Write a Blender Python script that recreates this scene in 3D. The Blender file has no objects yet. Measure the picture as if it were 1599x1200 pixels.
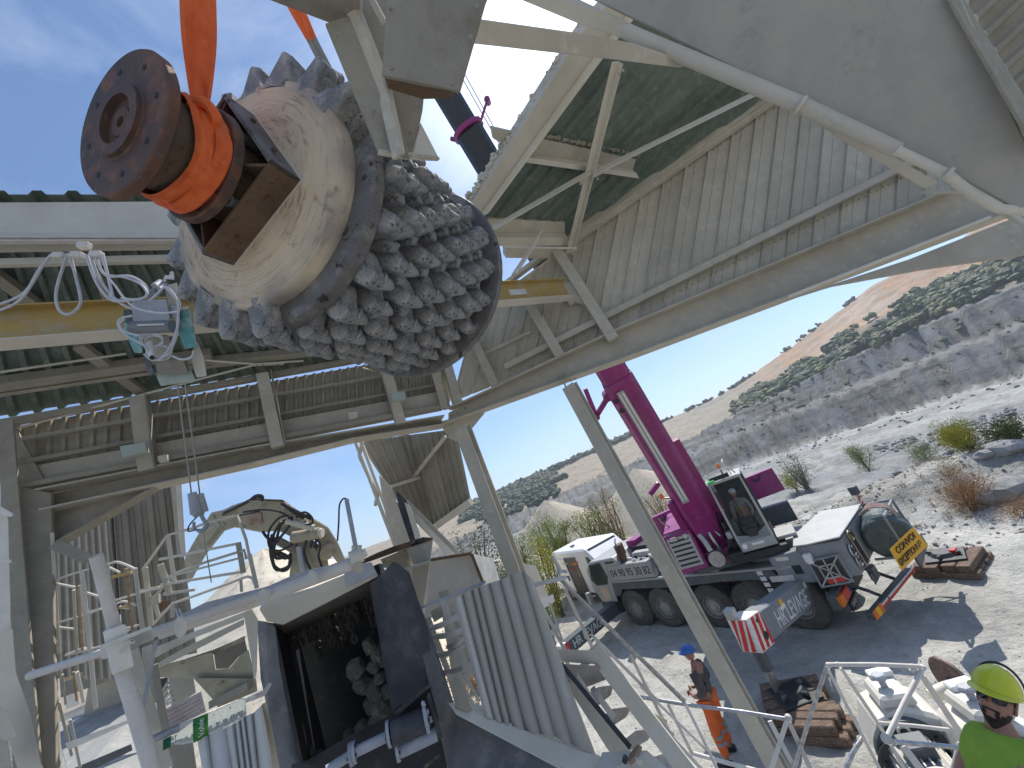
HAZE = True
import bpy, bmesh, math, random
import numpy as np
from mathutils import Matrix, Vector, Quaternion
R_ = math.radians
scene = bpy.context.scene
col = scene.collection
rng = np.random.default_rng(7)
random.seed(7)

# ------------------------------------------------------------------ camera
FP, PIT, ROL, HC = 600.0, R_(15.5), R_(-23.0), 5.5
cp, sp = math.cos(PIT), math.sin(PIT)
Fw = np.array([0, cp, sp]); U0 = np.array([0, -sp, cp]); X0 = np.array([1., 0, 0])
cr, sr = math.cos(ROL), math.sin(ROL)
Xc = cr * X0 + sr * U0; Uc = -sr * X0 + cr * U0
CAM = np.array([0, 0, HC])
cd = bpy.data.cameras.new('camera'); cam = bpy.data.objects.new('camera', cd); col.objects.link(cam)
cd.sensor_width = 36; cd.lens = 36 * FP / 1599; cd.clip_start = .05; cd.clip_end = 3000
cam.matrix_world = Matrix(((Xc[0], Uc[0], -Fw[0], CAM[0]), (Xc[1], Uc[1], -Fw[1], CAM[1]), (Xc[2], Uc[2], -Fw[2], CAM[2]), (0, 0, 0, 1)))
scene.camera = cam

# ------------------------------------------------------------------ light
SUN_EL, SUN_AZ = R_(51.0), R_(32.0)
world = bpy.data.worlds.new('World'); scene.world = world; world.use_nodes = True
nt = world.node_tree; nt.nodes.clear()
wo = nt.nodes.new('ShaderNodeOutputWorld'); bg = nt.nodes.new('ShaderNodeBackground')
sky = nt.nodes.new('ShaderNodeTexSky'); sky.sky_type = 'NISHITA'; sky.sun_disc = False
sky.sun_elevation = SUN_EL; sky.sun_rotation = SUN_AZ; sky.altitude = 100; sky.air_density = 1.0; sky.dust_density = .25; sky.ozone_density = 2.0
tc = nt.nodes.new('ShaderNodeTexCoord'); mp = nt.nodes.new('ShaderNodeMapping'); mp.inputs['Scale'].default_value = (1.2, 2.6, 5.0); mp.inputs['Rotation'].default_value = (0, .25, .5)
nz = nt.nodes.new('ShaderNodeTexNoise'); nz.inputs['Scale'].default_value = 1.6; nz.inputs['Detail'].default_value = 7; nz.inputs['Roughness'].default_value = .62; nz.inputs['Distortion'].default_value = .5
rp = nt.nodes.new('ShaderNodeValToRGB'); rp.color_ramp.elements[0].position = .44; rp.color_ramp.elements[0].color = (0, 0, 0, 1); rp.color_ramp.elements[1].position = .8; rp.color_ramp.elements[1].color = (.6, .6, .6, 1)
mx = nt.nodes.new('ShaderNodeMix'); mx.data_type = 'RGBA'; mx.inputs['B'].default_value = (3.6, 4.3, 5.2, 1)
L = nt.links.new
L(tc.outputs['Generated'], mp.inputs['Vector']); L(mp.outputs[0], nz.inputs['Vector']); L(nz.outputs['Fac'], rp.inputs[0])
gmn = nt.nodes.new('ShaderNodeGamma'); gmn.inputs['Gamma'].default_value = .74; tn = nt.nodes.new('ShaderNodeMix'); tn.data_type = 'RGBA'; tn.blend_type = 'MULTIPLY'; tn.inputs['Factor'].default_value = 1; tn.inputs['B'].default_value = (.88, 1.06, 1.32, 1)
L(sky.outputs[0], gmn.inputs['Color']); L(gmn.outputs[0], tn.inputs['A'])
L(rp.outputs[0], mx.inputs['Factor']); L(tn.outputs['Result'], mx.inputs['A']); gm_ = nt.nodes.new('ShaderNodeVectorMath'); gm_.operation = 'DOT_PRODUCT'; nn_ = nt.nodes.new('ShaderNodeVectorMath'); nn_.operation = 'NORMALIZE'; L(tc.outputs['Generated'], nn_.inputs[0]); L(nn_.outputs[0], gm_.inputs[0])
gm_.inputs[1].default_value = (math.sin(SUN_AZ) * math.cos(SUN_EL), math.cos(SUN_AZ) * math.cos(SUN_EL), math.sin(SUN_EL))
mx0 = nt.nodes.new('ShaderNodeMath'); mx0.operation = 'MAXIMUM'; mx0.inputs[1].default_value = 0; L(gm_.outputs['Value'], mx0.inputs[0]); pw = nt.nodes.new('ShaderNodeMath'); pw.operation = 'POWER'; pw.inputs[1].default_value = 26; L(mx0.outputs[0], pw.inputs[0])
ad = nt.nodes.new('ShaderNodeMix'); ad.data_type = 'RGBA'; ad.blend_type = 'ADD'; ad.inputs['B'].default_value = (7.0, 6.9, 6.6, 1); ad.clamp_result = False; L(pw.outputs[0], ad.inputs['Factor']); L(mx.outputs['Result'], ad.inputs['A']); L(ad.outputs['Result'], bg.inputs['Color']); L(bg.outputs[0], wo.inputs[0])
bg.inputs['Strength'].default_value = .14
sd = bpy.data.lights.new('sun', 'SUN'); sd.energy = 4.3; sd.angle = R_(.5); sd.color = (1, .955, .88)
sun = bpy.data.objects.new('sun', sd); col.objects.link(sun)
sdir = Vector((math.sin(SUN_AZ) * math.cos(SUN_EL), math.cos(SUN_AZ) * math.cos(SUN_EL), math.sin(SUN_EL)))
sun.rotation_euler = sdir.to_track_quat('Z', 'Y').to_euler(); sun.location = (5, 8, 30)
scene.view_settings.view_transform = 'Standard'; scene.view_settings.look = 'None'
scene.view_settings.exposure = EXPOSURE if 'EXPOSURE' in globals() else 0.48
scene.view_settings.gamma = 1; scene.view_settings.use_curve_mapping = False
scene.cycles.max_bounces = 8; scene.cycles.diffuse_bounces = 6; scene.cycles.transparent_max_bounces = 12

# ------------------------------------------------------------------ geometry helpers
def unit(a): a = np.array(a, float); return a / (np.linalg.norm(a) + 1e-12)
def ray(u, v): return Fw + (u - 799.5) / FP * Xc - (v - 600) / FP * Uc
def P(u, v, d): return CAM + d * ray(u, v)
def vplane(p, az):
    a = R_(az); d = np.array([math.sin(a), math.cos(a), 0]); return np.array(p, float), np.cross(d, [0, 0, 1.])
def plane3(a, b, c):
    n = np.cross(np.array(b) - a, np.array(c) - a); return np.array(a, float), n / np.linalg.norm(n)
def facing(a, b):
    a = np.array(a, float); d = unit(np.array(b) - a); q = unit((a + b) / 2 - CAM); return a, unit(q - d * (q @ d))
def on(u, v, pl):
    r = ray(u, v); t = ((pl[0] - CAM) @ pl[1]) / (r @ pl[1]); return CAM + t * r
def onz(u, v, z):
    r = ray(u, v); return CAM + (z - HC) / r[2] * r
def toward(pl):
    n = pl[1]; return n if (CAM - pl[0]) @ n > 0 else -n

WM = {}
def wmat(o): return WM.get(o.name, Matrix.Identity(4)) if o else Matrix.Identity(4)
def tagit(o, label=None, cat=None, group=None, kind=None):
    for k, v in (('label', label), ('category', cat), ('group', group), ('kind', kind)):
        if v: o[k] = v
    return o
def thing(name, label, cat, loc=(0, 0, 0), group=None, M=None):
    o = bpy.data.objects.new(name, None); col.objects.link(o); o.empty_display_size = .2
    m = M if M is not None else Matrix.Translation(Vector([float(x) for x in loc]))
    o.matrix_world = m; o.matrix_basis = m; WM[o.name] = m.copy()
    return tagit(o, label, cat, group)
def link(name, me, parent=None, M=None):
    o = bpy.data.objects.new(name, me); col.objects.link(o)
    m = M if M is not None else Matrix.Identity(4)
    if parent: o.parent = parent; o.matrix_basis = m; WM[o.name] = wmat(parent) @ m
    else: o.matrix_basis = m; WM[o.name] = m.copy()
    return o
def basis(d, ref):
    d = unit(d); t = np.array(ref, float); t = t - d * (t @ d)
    if np.linalg.norm(t) < 1e-6: t = np.cross(d, [1, 0.1, 0.3])
    t = unit(t); return d, t, np.cross(d, t)
class MB:
    def __init__(s): s.v = []; s.f = []; s.m = []
    def add(s, v, f, mi=0):
        n = len(s.v); s.v += [tuple(map(float, p)) for p in v]; s.f += [tuple(n + i for i in q) for q in f]; s.m += [mi] * len(f); return s
    def prism(s, pts, vec, mi=0):
        k = len(pts); a = [np.array(p, float) for p in pts]; b = [p + np.array(vec) for p in a]
        return s.add(a + b, [tuple(range(k))[::-1], tuple(range(k, 2 * k))] + [(i, (i + 1) % k, k + (i + 1) % k, k + i) for i in range(k)], mi)
    def box(s, c, sx, sy, sz, X=(1, 0, 0), Y=(0, 1, 0), mi=0):
        X = unit(X); Y = np.array(Y, float); Y = unit(Y - X * (X @ Y)); Z = np.cross(X, Y); c = np.array(c, float)
        q = [c - X * sx / 2 + Y * a * sy / 2 + Z * b * sz / 2 for a, b in ((-1, -1), (1, -1), (1, 1), (-1, 1))]
        return s.prism(q, X * sx, mi)
    def bb(s, x0, x1, y0, y1, z0, z1, mi=0): return s.box(((x0 + x1) / 2, (y0 + y1) / 2, (z0 + z1) / 2), abs(x1 - x0), abs(y1 - y0), abs(z1 - z0), mi=mi)
    def bar(s, p1, p2, w, t, ref=(0, 0, 1), kind='box', tk=.014, mi=0, caps=True):
        p1 = np.array(p1, float); p2 = np.array(p2, float); d, T, Wv = basis(p2 - p1, ref)
        a, b = w / 2, t / 2
        if kind == 'box': pr = [(-a, -b), (a, -b), (a, b), (-a, b)]
        elif kind == 'I': pr = [(-a, -b), (a, -b), (a, -b + tk), (tk / 2, -b + tk), (tk / 2, b - tk), (a, b - tk), (a, b), (-a, b), (-a, b - tk), (-tk / 2, b - tk), (-tk / 2, -b + tk), (-a, -b + tk)]
        elif kind == 'H': pr = [(-a, -b), (-a + tk, -b), (-a + tk, -tk / 2), (a - tk, -tk / 2), (a - tk, -b), (a, -b), (a, b), (a - tk, b), (a - tk, tk / 2), (-a + tk, tk / 2), (-a + tk, b), (-a, b)]
        elif kind == 'C': pr = [(-a, -b), (a, -b), (a, b), (a - tk, b), (a - tk, -b + tk), (-a + tk, -b + tk), (-a + tk, b), (-a, b)]
        elif kind == 'L': pr = [(-a, -b), (a, -b), (a, -b + tk), (-a + tk, -b + tk), (-a + tk, b), (-a, b)]
        return s.prism([p1 + Wv * x + T * y for x, y in pr], p2 - p1, mi)
    def cyl(s, p1, p2, r1, r2=None, n=12, mi=0, caps=True):
        p1 = np.array(p1, float); p2 = np.array(p2, float); r2 = r1 if r2 is None else r2
        d, T, Wv = basis(p2 - p1, (0.13, .31, 1) if abs(unit(p2 - p1)[2]) < .9 else (1, .1, 0))
        cs = [(math.cos(2 * math.pi * i / n), math.sin(2 * math.pi * i / n)) for i in range(n)]
        v = [p1 + r1 * (T * c + Wv * q) for c, q in cs] + [p2 + r2 * (T * c + Wv * q) for c, q in cs]
        f = [(i, (i + 1) % n, n + (i + 1) % n, n + i) for i in range(n)]
        if caps: f += [tuple(range(n))[::-1], tuple(range(n, 2 * n))]
        return s.add(v, f, mi)
    def tube(s, pts, r, n=8, mi=0):
        pts = [np.array(p, float) for p in pts]; k = len(pts); v = []; T = None
        for i, p in enumerate(pts):
            d = unit(pts[min(i + 1, k - 1)] - pts[max(i - 1, 0)])
            if T is None: _, T, _ = basis(d, (0.2, .3, 1) if abs(d[2]) < .9 else (1, 0, .1))
            T = unit(T - d * (T @ d)); Wv = np.cross(d, T); rr = r[i] if hasattr(r, '__len__') else r
            v += [p + rr * (T * math.cos(2 * math.pi * j / n) + Wv * math.sin(2 * math.pi * j / n)) for j in range(n)]
        f = [(i * n + j, i * n + (j + 1) % n, (i + 1) * n + (j + 1) % n, (i + 1) * n + j) for i in range(k - 1) for j in range(n)]
        f += [tuple(range(n))[::-1], tuple(range((k - 1) * n, k * n))]
        return s.add(v, f, mi)
    def lathe(s, prof, c, ax, ref=(0, 0, 1), n=32, a0=0., a1=360., mi=0):
        c = np.array(c, float); d, T, Wv = basis(ax, ref); full = abs(a1 - a0 - 360) < 1e-3; m = n if full else n + 1; v = []
        for i in range(m):
            a = R_(a0 + (a1 - a0) * i / n); e = T * math.cos(a) + Wv * math.sin(a)
            v += [c + d * z + e * r for r, z in prof]
        k = len(prof); f = []
        for i in range(n):
            j = (i + 1) % m
            f += [(i * k + q, j * k + q, j * k + q + 1, i * k + q + 1) for q in range(k - 1)]
        return s.add(v, f, mi)
    def ico(s, c, r, sub=1, jit=0., sc=(1, 1, 1), mi=0, rg=None):
        V, Fc = ICO[sub]; g = rg or rng
        q = V * (1 + (g.random((len(V), 1)) - .5) * 2 * jit) * r * np.array(sc)
        th = g.random() * 6.28; Rz = np.array([[math.cos(th), -math.sin(th), 0], [math.sin(th), math.cos(th), 0], [0, 0, 1]])
        return s.add(q @ Rz.T + np.array(c), Fc, mi)
    def mesh(s, name, mats, smooth=False, inv=None):
        me = bpy.data.meshes.new(name); v = np.array(s.v, dtype=float).reshape(-1, 3)
        if inv is not None:
            A = np.array(inv); v = v @ A[:3, :3].T + A[:3, 3]
        me.from_pydata(v.tolist(), [], s.f)
        for m in (mats if isinstance(mats, (list, tuple)) else [mats]): me.materials.append(m)
        if any(s.m): me.polygons.foreach_set('material_index', s.m)
        bm = bmesh.new(); bm.from_mesh(me); bmesh.ops.recalc_face_normals(bm, faces=bm.faces); bm.to_mesh(me); bm.free()
        if smooth:
            me.polygons.foreach_set('use_smooth', [True] * len(me.polygons))
            try: me.set_sharp_from_angle(angle=R_(38))
            except Exception: pass
        me.update(); return me
    def build(s, name, mats, parent=None, smooth=False, bevel=0, local=False, label=None, kind=None):
        """verts are world coordinates (local=True: already in the parent's frame)"""
        inv = None
        if parent is not None and not local: inv = wmat(parent).inverted()
        M = None
        if parent is None:
            v = np.array(s.v); c = v.mean(axis=0); c[2] = v[:, 2].min(); M = Matrix.Translation(Vector(c.tolist())); inv = M.inverted()
        o = link(name, s.mesh(name, mats, smooth, inv), parent, M)
        if bevel:
            b = o.modifiers.new('bevel', 'BEVEL'); b.width = bevel; b.segments = 1; b.limit_method = 'ANGLE'; b.angle_limit = R_(40)
        return tagit(o, label, None, None, kind)
def _ico(sub):
    bm = bmesh.new(); bmesh.ops.create_icosphere(bm, subdivisions=sub, radius=1); v = np.array([q.co[:] for q in bm.verts]); f = [tuple(x.index for x in q.verts) for q in bm.faces]; bm.free(); return v, f
ICO = {k: _ico(k) for k in (1, 2, 3)}
def slab(name, pxs, pl, th, m, parent, bevel=.004, away=True, **k):
    n = toward(pl); vec = -n * th if away else n * th
    return MB().prism([on(u, v, pl) for u, v in pxs], vec).build(name, m, parent, bevel=bevel, **k)
def pbar(name, a, b, pl, w, t, m, parent, kind='box', off=0., bevel=.003, **k):
    n = toward(pl); return MB().bar(on(*a, pl) + n * off, on(*b, pl) + n * off, w, t, n, kind).build(name, m, parent, bevel=bevel, **k)
def b3(name, a, b, w, t, m, parent, ref=(0, 0, 1), kind='box', bevel=.003, **k):
    """a, b = (u, v, depth)"""
    return MB().bar(P(*a), P(*b), w, t, ref, kind).build(name, m, parent, bevel=bevel, **k)
def px_tube(name, pts, r, m, parent, n=8, **k): return MB().tube([P(*p) for p in pts], r, n).build(name, m, parent, smooth=True, **k)
def smooth_path(pts, k=6):
    pts = [np.array(p, float) for p in pts]; o = []
    for i in range(len(pts) - 1):
        p0 = pts[max(i - 1, 0)]; p1 = pts[i]; p2 = pts[i + 1]; p3 = pts[min(i + 2, len(pts) - 1)]
        for j in range(k):
            t = j / k; o.append(.5 * ((2 * p1) + (-p0 + p2) * t + (2 * p0 - 5 * p1 + 4 * p2 - p3) * t * t + (-p0 + 3 * p1 - 3 * p2 + p3) * t ** 3))
    o.append(pts[-1]); return o
class Frame:
    def __init__(s, O, az, S=1.0):
        a = R_(az); s.O = np.array(O, float); s.x = np.array([math.sin(a), math.cos(a), 0]); s.y = np.array([-s.x[1], s.x[0], 0]); s.S = S
        s.M = Matrix(((s.x[0] * S, s.y[0] * S, 0, s.O[0]), (s.x[1] * S, s.y[1] * S, 0, s.O[1]), (0, 0, S, s.O[2]), (0, 0, 0, 1)))
    def w(s, x, y, z): return s.O + s.S * (s.x * x + s.y * y + np.array([0, 0, z]))
def text(s, size, m, parent, M, ext=.004, name='lettering', serif=False, sx=1., bold=0.):
    cu = bpy.data.curves.new('t', 'FONT'); cu.body = s; cu.size = size; cu.extrude = ext; cu.align_x = 'CENTER'; cu.align_y = 'CENTER'; cu.offset = bold
    t = bpy.data.objects.new('t', cu); col.objects.link(t)
    dg = bpy.context.evaluated_depsgraph_get(); me = bpy.data.meshes.new_from_object(t.evaluated_get(dg)); bpy.data.objects.remove(t)
    if serif:
        pass
    me.name = name; me.materials.clear(); me.materials.append(m)
    if sx != 1: me.transform(Matrix.Diagonal((sx, 1, 1, 1)))
    return link(name, me, parent, M)
def mframe(o, x, y):
    x = unit(x); y = np.array(y, float); y = unit(y - x * (x @ y)); z = np.cross(x, y)
    return Matrix(((x[0], y[0], z[0], o[0]), (x[1], y[1], z[1], o[1]), (x[2], y[2], z[2], o[2]), (0, 0, 0, 1)))

# ------------------------------------------------------------------ materials
MATS = {}
def mat(name, c1, c2=None, sc=3., rough=.8, metal=0., bump=.15, bsc=40., c3=None, c3sc=12., c3pos=(.55, .7), stretch=(1, 1, 1), spec=.4, c4=None, c4sc=60., c4pos=(.5, .6), trans=0., c5=None, c5sc=4., c5pos=(.66, .76)):
    m = bpy.data.materials.new(name); m.use_nodes = True; t = m.node_tree; N = t.nodes; Lk = t.links.new
    b = N['Principled BSDF']; b.inputs['Roughness'].default_value = rough; b.inputs['Metallic'].default_value = metal
    b.inputs['Specular IOR Level'].default_value = spec
    tcn = N.new('ShaderNodeTexCoord'); mpn = N.new('ShaderNodeMapping'); mpn.inputs['Scale'].default_value = stretch; Lk(tcn.outputs['Object'], mpn.inputs[0])
    def noise(s, det=6, r=.6):
        n = N.new('ShaderNodeTexNoise'); n.inputs['Scale'].default_value = s; n.inputs['Detail'].default_value = det; n.inputs['Roughness'].default_value = r; Lk(mpn.outputs[0], n.inputs['Vector']); return n
    def ramp(n, a, bb):
        r = N.new('ShaderNodeMapRange'); r.inputs[1].default_value = a; r.inputs[2].default_value = bb; Lk(n.outputs['Fac'], r.inputs[0]); return r
    def mixc(f, A, B):
        x = N.new('ShaderNodeMix'); x.data_type = 'RGBA'; Lk(f.outputs[0], x.inputs['Factor'])
        for k, q in (('A', A), ('B', B)):
            if isinstance(q, tuple): x.inputs[k].default_value = (*q, 1)
            else: Lk(q, x.inputs[k])
        return x.outputs['Result']
    c2 = c2 or tuple(x * .75 for x in c1)
    cur = mixc(ramp(noise(sc), .35, .65), c1, c2)
    if c3: cur = mixc(ramp(noise(c3sc, 8, .7), *c3pos), cur, c3)
    if c4: cur = mixc(ramp(noise(c4sc, 4, .7), *c4pos), cur, c4)
    if c5: cur = mixc(ramp(noise(c5sc, 9, .78), *c5pos), cur, c5)
    oi = N.new('ShaderNodeObjectInfo'); vr = N.new('ShaderNodeMapRange'); vr.inputs[3].default_value = .88; vr.inputs[4].default_value = 1.08; Lk(oi.outputs['Random'], vr.inputs[0]); vs = N.new('ShaderNodeVectorMath'); vs.operation = 'SCALE'; Lk(cur, vs.inputs[0]); Lk(vr.outputs[0], vs.inputs['Scale']); cur = vs.outputs[0]
    Lk(cur, b.inputs['Base Color'])
    if bump:
        bn = N.new('ShaderNodeBump'); bn.inputs['Strength'].default_value = bump; bn.inputs['Distance'].default_value = .02; Lk(noise(bsc, 8, .65).outputs['Fac'], bn.inputs['Height']); Lk(bn.outputs[0], b.inputs['Normal'])
    if trans: b.inputs['Transmission Weight'].default_value = trans
    MATS[name] = m; return m
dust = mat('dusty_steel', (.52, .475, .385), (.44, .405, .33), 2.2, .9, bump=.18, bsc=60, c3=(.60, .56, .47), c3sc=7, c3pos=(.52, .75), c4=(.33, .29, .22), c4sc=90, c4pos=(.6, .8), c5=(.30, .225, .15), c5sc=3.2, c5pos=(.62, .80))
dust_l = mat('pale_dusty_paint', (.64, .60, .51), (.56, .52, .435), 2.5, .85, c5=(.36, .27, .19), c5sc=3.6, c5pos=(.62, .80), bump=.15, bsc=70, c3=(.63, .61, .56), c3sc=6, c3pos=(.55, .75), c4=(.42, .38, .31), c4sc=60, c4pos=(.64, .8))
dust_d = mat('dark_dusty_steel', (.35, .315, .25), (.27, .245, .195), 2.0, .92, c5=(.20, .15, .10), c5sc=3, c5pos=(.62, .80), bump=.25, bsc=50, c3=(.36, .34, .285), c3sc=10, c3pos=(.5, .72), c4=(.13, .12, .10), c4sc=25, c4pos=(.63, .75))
belt_dust = mat('chalk_coated_sheet', (.46, .43, .37), (.39, .37, .33), 1.3, .95, c5=(.20, .195, .20), c5sc=2.2, c5pos=(.57, .80), bump=.35, bsc=110, c3=(.49, .45, .37), c3sc=3.5, c3pos=(.45, .7), c4=(.24, .235, .225), c4sc=9, c4pos=(.68, .9))
green = mat('green_roof_sheet', (.105, .14, .115), (.145, .175, .14), 2.0, .55, bump=.1, bsc=30, c3=(.24, .25, .20), c3sc=9, c3pos=(.5, .72), c4=(.05, .07, .06), c4sc=40, c4pos=(.62, .75))
yellow = mat('yellow_beam_paint', (.50, .33, .085), (.44, .31, .12), 3, .6, bump=.08, c3=(.45, .40, .29), c3sc=5, c3pos=(.48, .7), c4=(.38, .35, .28), c4sc=30, c4pos=(.6, .75))
white = mat('white_paint', (.70, .665, .595), (.61, .58, .51), 4, .6, c5=(.38, .28, .19), c5sc=5, c5pos=(.64, .8), bump=.06, c3=(.52, .49, .43), c3sc=8, c3pos=(.58, .8))
white_c = mat('clean_white_paint', (.72, .72, .72), (.66, .66, .66), 2, .35, bump=.02, c3=(.55, .54, .5), c3sc=6, c3pos=(.6, .85))
whitepipe = mat('white_dusty_pipe', (.68, .635, .58), (.58, .535, .48), 9, .6, c5=(.42, .34, .27), c5sc=7, c5pos=(.60, .78), bump=.14, bsc=90, c3=(.43, .36, .33), c3sc=22, c3pos=(.6, .75))
chrome = mat('worn_galvanised_tube', (.45, .45, .46), (.32, .31, .32), 20, .35, .85, bump=.08, c3=(.6, .58, .56), c3sc=14, c3pos=(.5, .66))
spike = mat('chalky_cast_steel', (.19, .195, .205), (.27, .27, .265), 5, .8, .05, bump=.35, bsc=70, c3=(.41, .395, .365), c3sc=11, c3pos=(.46, .62), c4=(.075, .078, .088), c4sc=38, c4pos=(.53, .66))
rust = mat('rusty_steel', (.14, .07, .042), (.075, .06, .058), 5, .6, .3, bump=.3, bsc=50, c3=(.27, .11, .05), c3sc=6, c3pos=(.5, .68), c4=(.16, .13, .11), c4sc=25, c4pos=(.58, .72))
rust_hub = mat('rusty_cast_hub', (.20, .125, .07), (.115, .08, .055), 4, .8, .2, bump=.4, bsc=70, c3=(.21, .14, .085), c3sc=14, c3pos=(.5, .7), c4=(.07, .05, .04), c4sc=40, c4pos=(.55, .7))
darkred = mat('dark_red_plate', (.07, .028, .015), (.04, .02, .015), 5, .6, .2, bump=.2, c3=(.14, .10, .08), c3sc=14, c3pos=(.62, .75))
orange = mat('orange_sling_web', (.85, .17, .04), (.68, .11, .025), 6, .75, bump=.3, bsc=120, c3=(.85, .2, .07), c3sc=9, c3pos=(.5, .75), stretch=(3, 3, .6))
greyweb = mat('grey_sling_sleeve', (.28, .28, .27), None, 8, .9, bump=.3, bsc=150)
pink = mat('magenta_crane_paint', (.27, .018, .155), (.20, .014, .115), 1.5, .36, bump=.04, spec=.5, c3=(.33, .10, .23), c3sc=5, c3pos=(.52, .85), c4=(.36, .22, .28), c4sc=30, c4pos=(.66, .8))
craneg = mat('grey_crane_paint', (.215, .235, .25), (.18, .195, .21), 2, .45, bump=.04, c3=(.30, .31, .31), c3sc=5, c3pos=(.52, .8), c4=(.36, .36, .35), c4sc=25, c4pos=(.66, .8))
craned = mat('dark_grey_crane_paint', (.06, .075, .085), (.085, .095, .10), 3, .5, bump=.05, c3=(.17, .175, .17), c3sc=6, c3pos=(.55, .8))
cranel = mat('light_grey_crane_paint', (.37, .37, .36), (.32, .32, .31), 2, .45, bump=.03, c3=(.33, .32, .3), c3sc=7, c3pos=(.6, .85))
black = mat('black_steel', (.02, .021, .024), (.035, .035, .038), 5, .45, .2, bump=.08, c3=(.10, .10, .10), c3sc=12, c3pos=(.6, .8))
boomblk = mat('dark_telescopic_tube', (.035, .037, .042), (.05, .052, .058), 4, .35, .5, bump=.06, c3=(.12, .12, .125), c3sc=9, c3pos=(.58, .8), stretch=(4, 4, .5))
rubber = mat('tyre_rubber', (.06, .055, .048), (.10, .09, .078), 6, .9, bump=.3, c3=(.14, .13, .115), c3sc=10, c3pos=(.55, .8))
rim = mat('dusty_wheel_rim', (.34, .33, .30), (.25, .24, .22), 8, .6, .2, bump=.1, c3=(.33, .32, .3), c3sc=12, c3pos=(.5, .7))
glass = mat('tinted_glass', (.02, .035, .035), (.03, .045, .045), 2, .06, 0, bump=0, spec=.8)
wood = mat('weathered_timber', (.16, .105, .075), (.11, .07, .05), 6, .9, bump=.4, bsc=50, c3=(.34, .27, .21), c3sc=7, c3pos=(.5, .72), stretch=(1, 6, 6))
red = mat('red_reflective', (.62, .03, .02), (.5, .025, .02), 5, .4, bump=.02)
redwhite = mat('white_reflective', (.75, .74, .72), None, 5, .4, bump=.02)
ylw = mat('yellow_sign', (.80, .42, .02), (.74, .38, .02), 3, .5, bump=.02)
orng = mat('orange_reflective', (.8, .2, .02), None, 5, .4, bump=.02)
letter = mat('black_lettering', (.02, .02, .022), None, 5, .6, bump=0)
letterw = mat('white_lettering', (.72, .72, .72), None, 5, .6, bump=0)
teal = mat('teal_hoist_paint', (.09, .30, .29), (.14, .36, .34), 6, .55, bump=.1, c3=(.42, .46, .42), c3sc=12, c3pos=(.5, .7))
pale_green = mat('pale_green_plate', (.42, .48, .43), (.35, .4, .36), 8, .7, bump=.1, c3=(.5, .48, .42), c3sc=12, c3pos=(.5, .7))
bluegrey = mat('blue_grey_housing', (.30, .32, .37), (.38, .39, .42), 7, .6, bump=.15, c3=(.48, .47, .45), c3sc=16, c3pos=(.52, .7))
chute_dark = mat('polished_chute_steel', (.045, .047, .058), (.075, .078, .088), 3, .6, .3, bump=.35, bsc=120, c3=(.14, .135, .13), c3sc=6, c3pos=(.5, .8), c4=(.03, .03, .036), c4sc=80, c4pos=(.55, .68))
chain = mat('dirty_chain_steel', (.13, .115, .085), (.07, .062, .048), 10, .8, .2, bump=.3, c3=(.17, .15, .11), c3sc=22, c3pos=(.55, .72))
rockm = mat('chalk_rock', (.36, .33, .27), (.28, .26, .22), 5, .95, bump=.5, bsc=30, c3=(.46, .43, .36), c3sc=14, c3pos=(.5, .7))
greyrock = mat('grey_rubble', (.30, .295, .285), (.21, .21, .205), 1.2, .95, bump=.5, bsc=6, c3=(.40, .39, .37), c3sc=4, c3pos=(.5, .7))
excav = mat('dusty_cream_machine_paint', (.43, .385, .28), (.35, .32, .24), 3, .8, bump=.25, bsc=40, c3=(.50, .46, .36), c3sc=8, c3pos=(.5, .7), c4=(.2, .175, .13), c4sc=25, c4pos=(.64, .75))
cable = mat('white_cable', (.60, .60, .62), (.5, .5, .52), 20, .6, bump=.05)
blackhose = mat('black_hose', (.03, .03, .033), None, 8, .5, bump=.05, c3=(.12, .11, .10), c3sc=9, c3pos=(.6, .8))
wire = mat('steel_wire_rope', (.42, .41, .39), None, 40, .5, .6, bump=.1)
bark = mat('bark', (.15, .12, .085), None, 8, .9, bump=.3)
skin = mat('skin', (.36, .185, .125), (.31, .15, .10), 12, .55, bump=.05)
hiviz = mat('lime_hi_vis_cloth', (.30, .62, .04), None, 8, .85, bump=.15)
tshirt = mat('yellow_green_tshirt', (.30, .46, .06), (.25, .39, .05), 9, .9, bump=.5, bsc=25)
helmetm = mat('yellow_helmet_shell', (.66, .68, .04), (.58, .60, .035), 6, .35, bump=.01, c3=(.5, .5, .12), c3sc=12, c3pos=(.6, .8))
otrous = mat('orange_work_trousers', (.80, .16, .03), (.65, .12, .025), 9, .85, bump=.5, bsc=20, c3=(.45, .36, .28), c3sc=7, c3pos=(.6, .75))
navy = mat('dark_work_jacket', (.045, .045, .055), (.10, .085, .075), 5, .9, bump=.4, bsc=20, c3=(.17, .14, .11), c3sc=6, c3pos=(.55, .75))
bluem = mat('blue_helmet_shell', (.03, .12, .42), None, 5, .4, bump=.02)
beacon = mat('amber_beacon', (.85, .22, .02), None, 5, .25, bump=0)
hair = mat('dark_hair', (.02, .014, .01), (.035, .022, .015), 60, .8, bump=.6, bsc=150)
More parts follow.
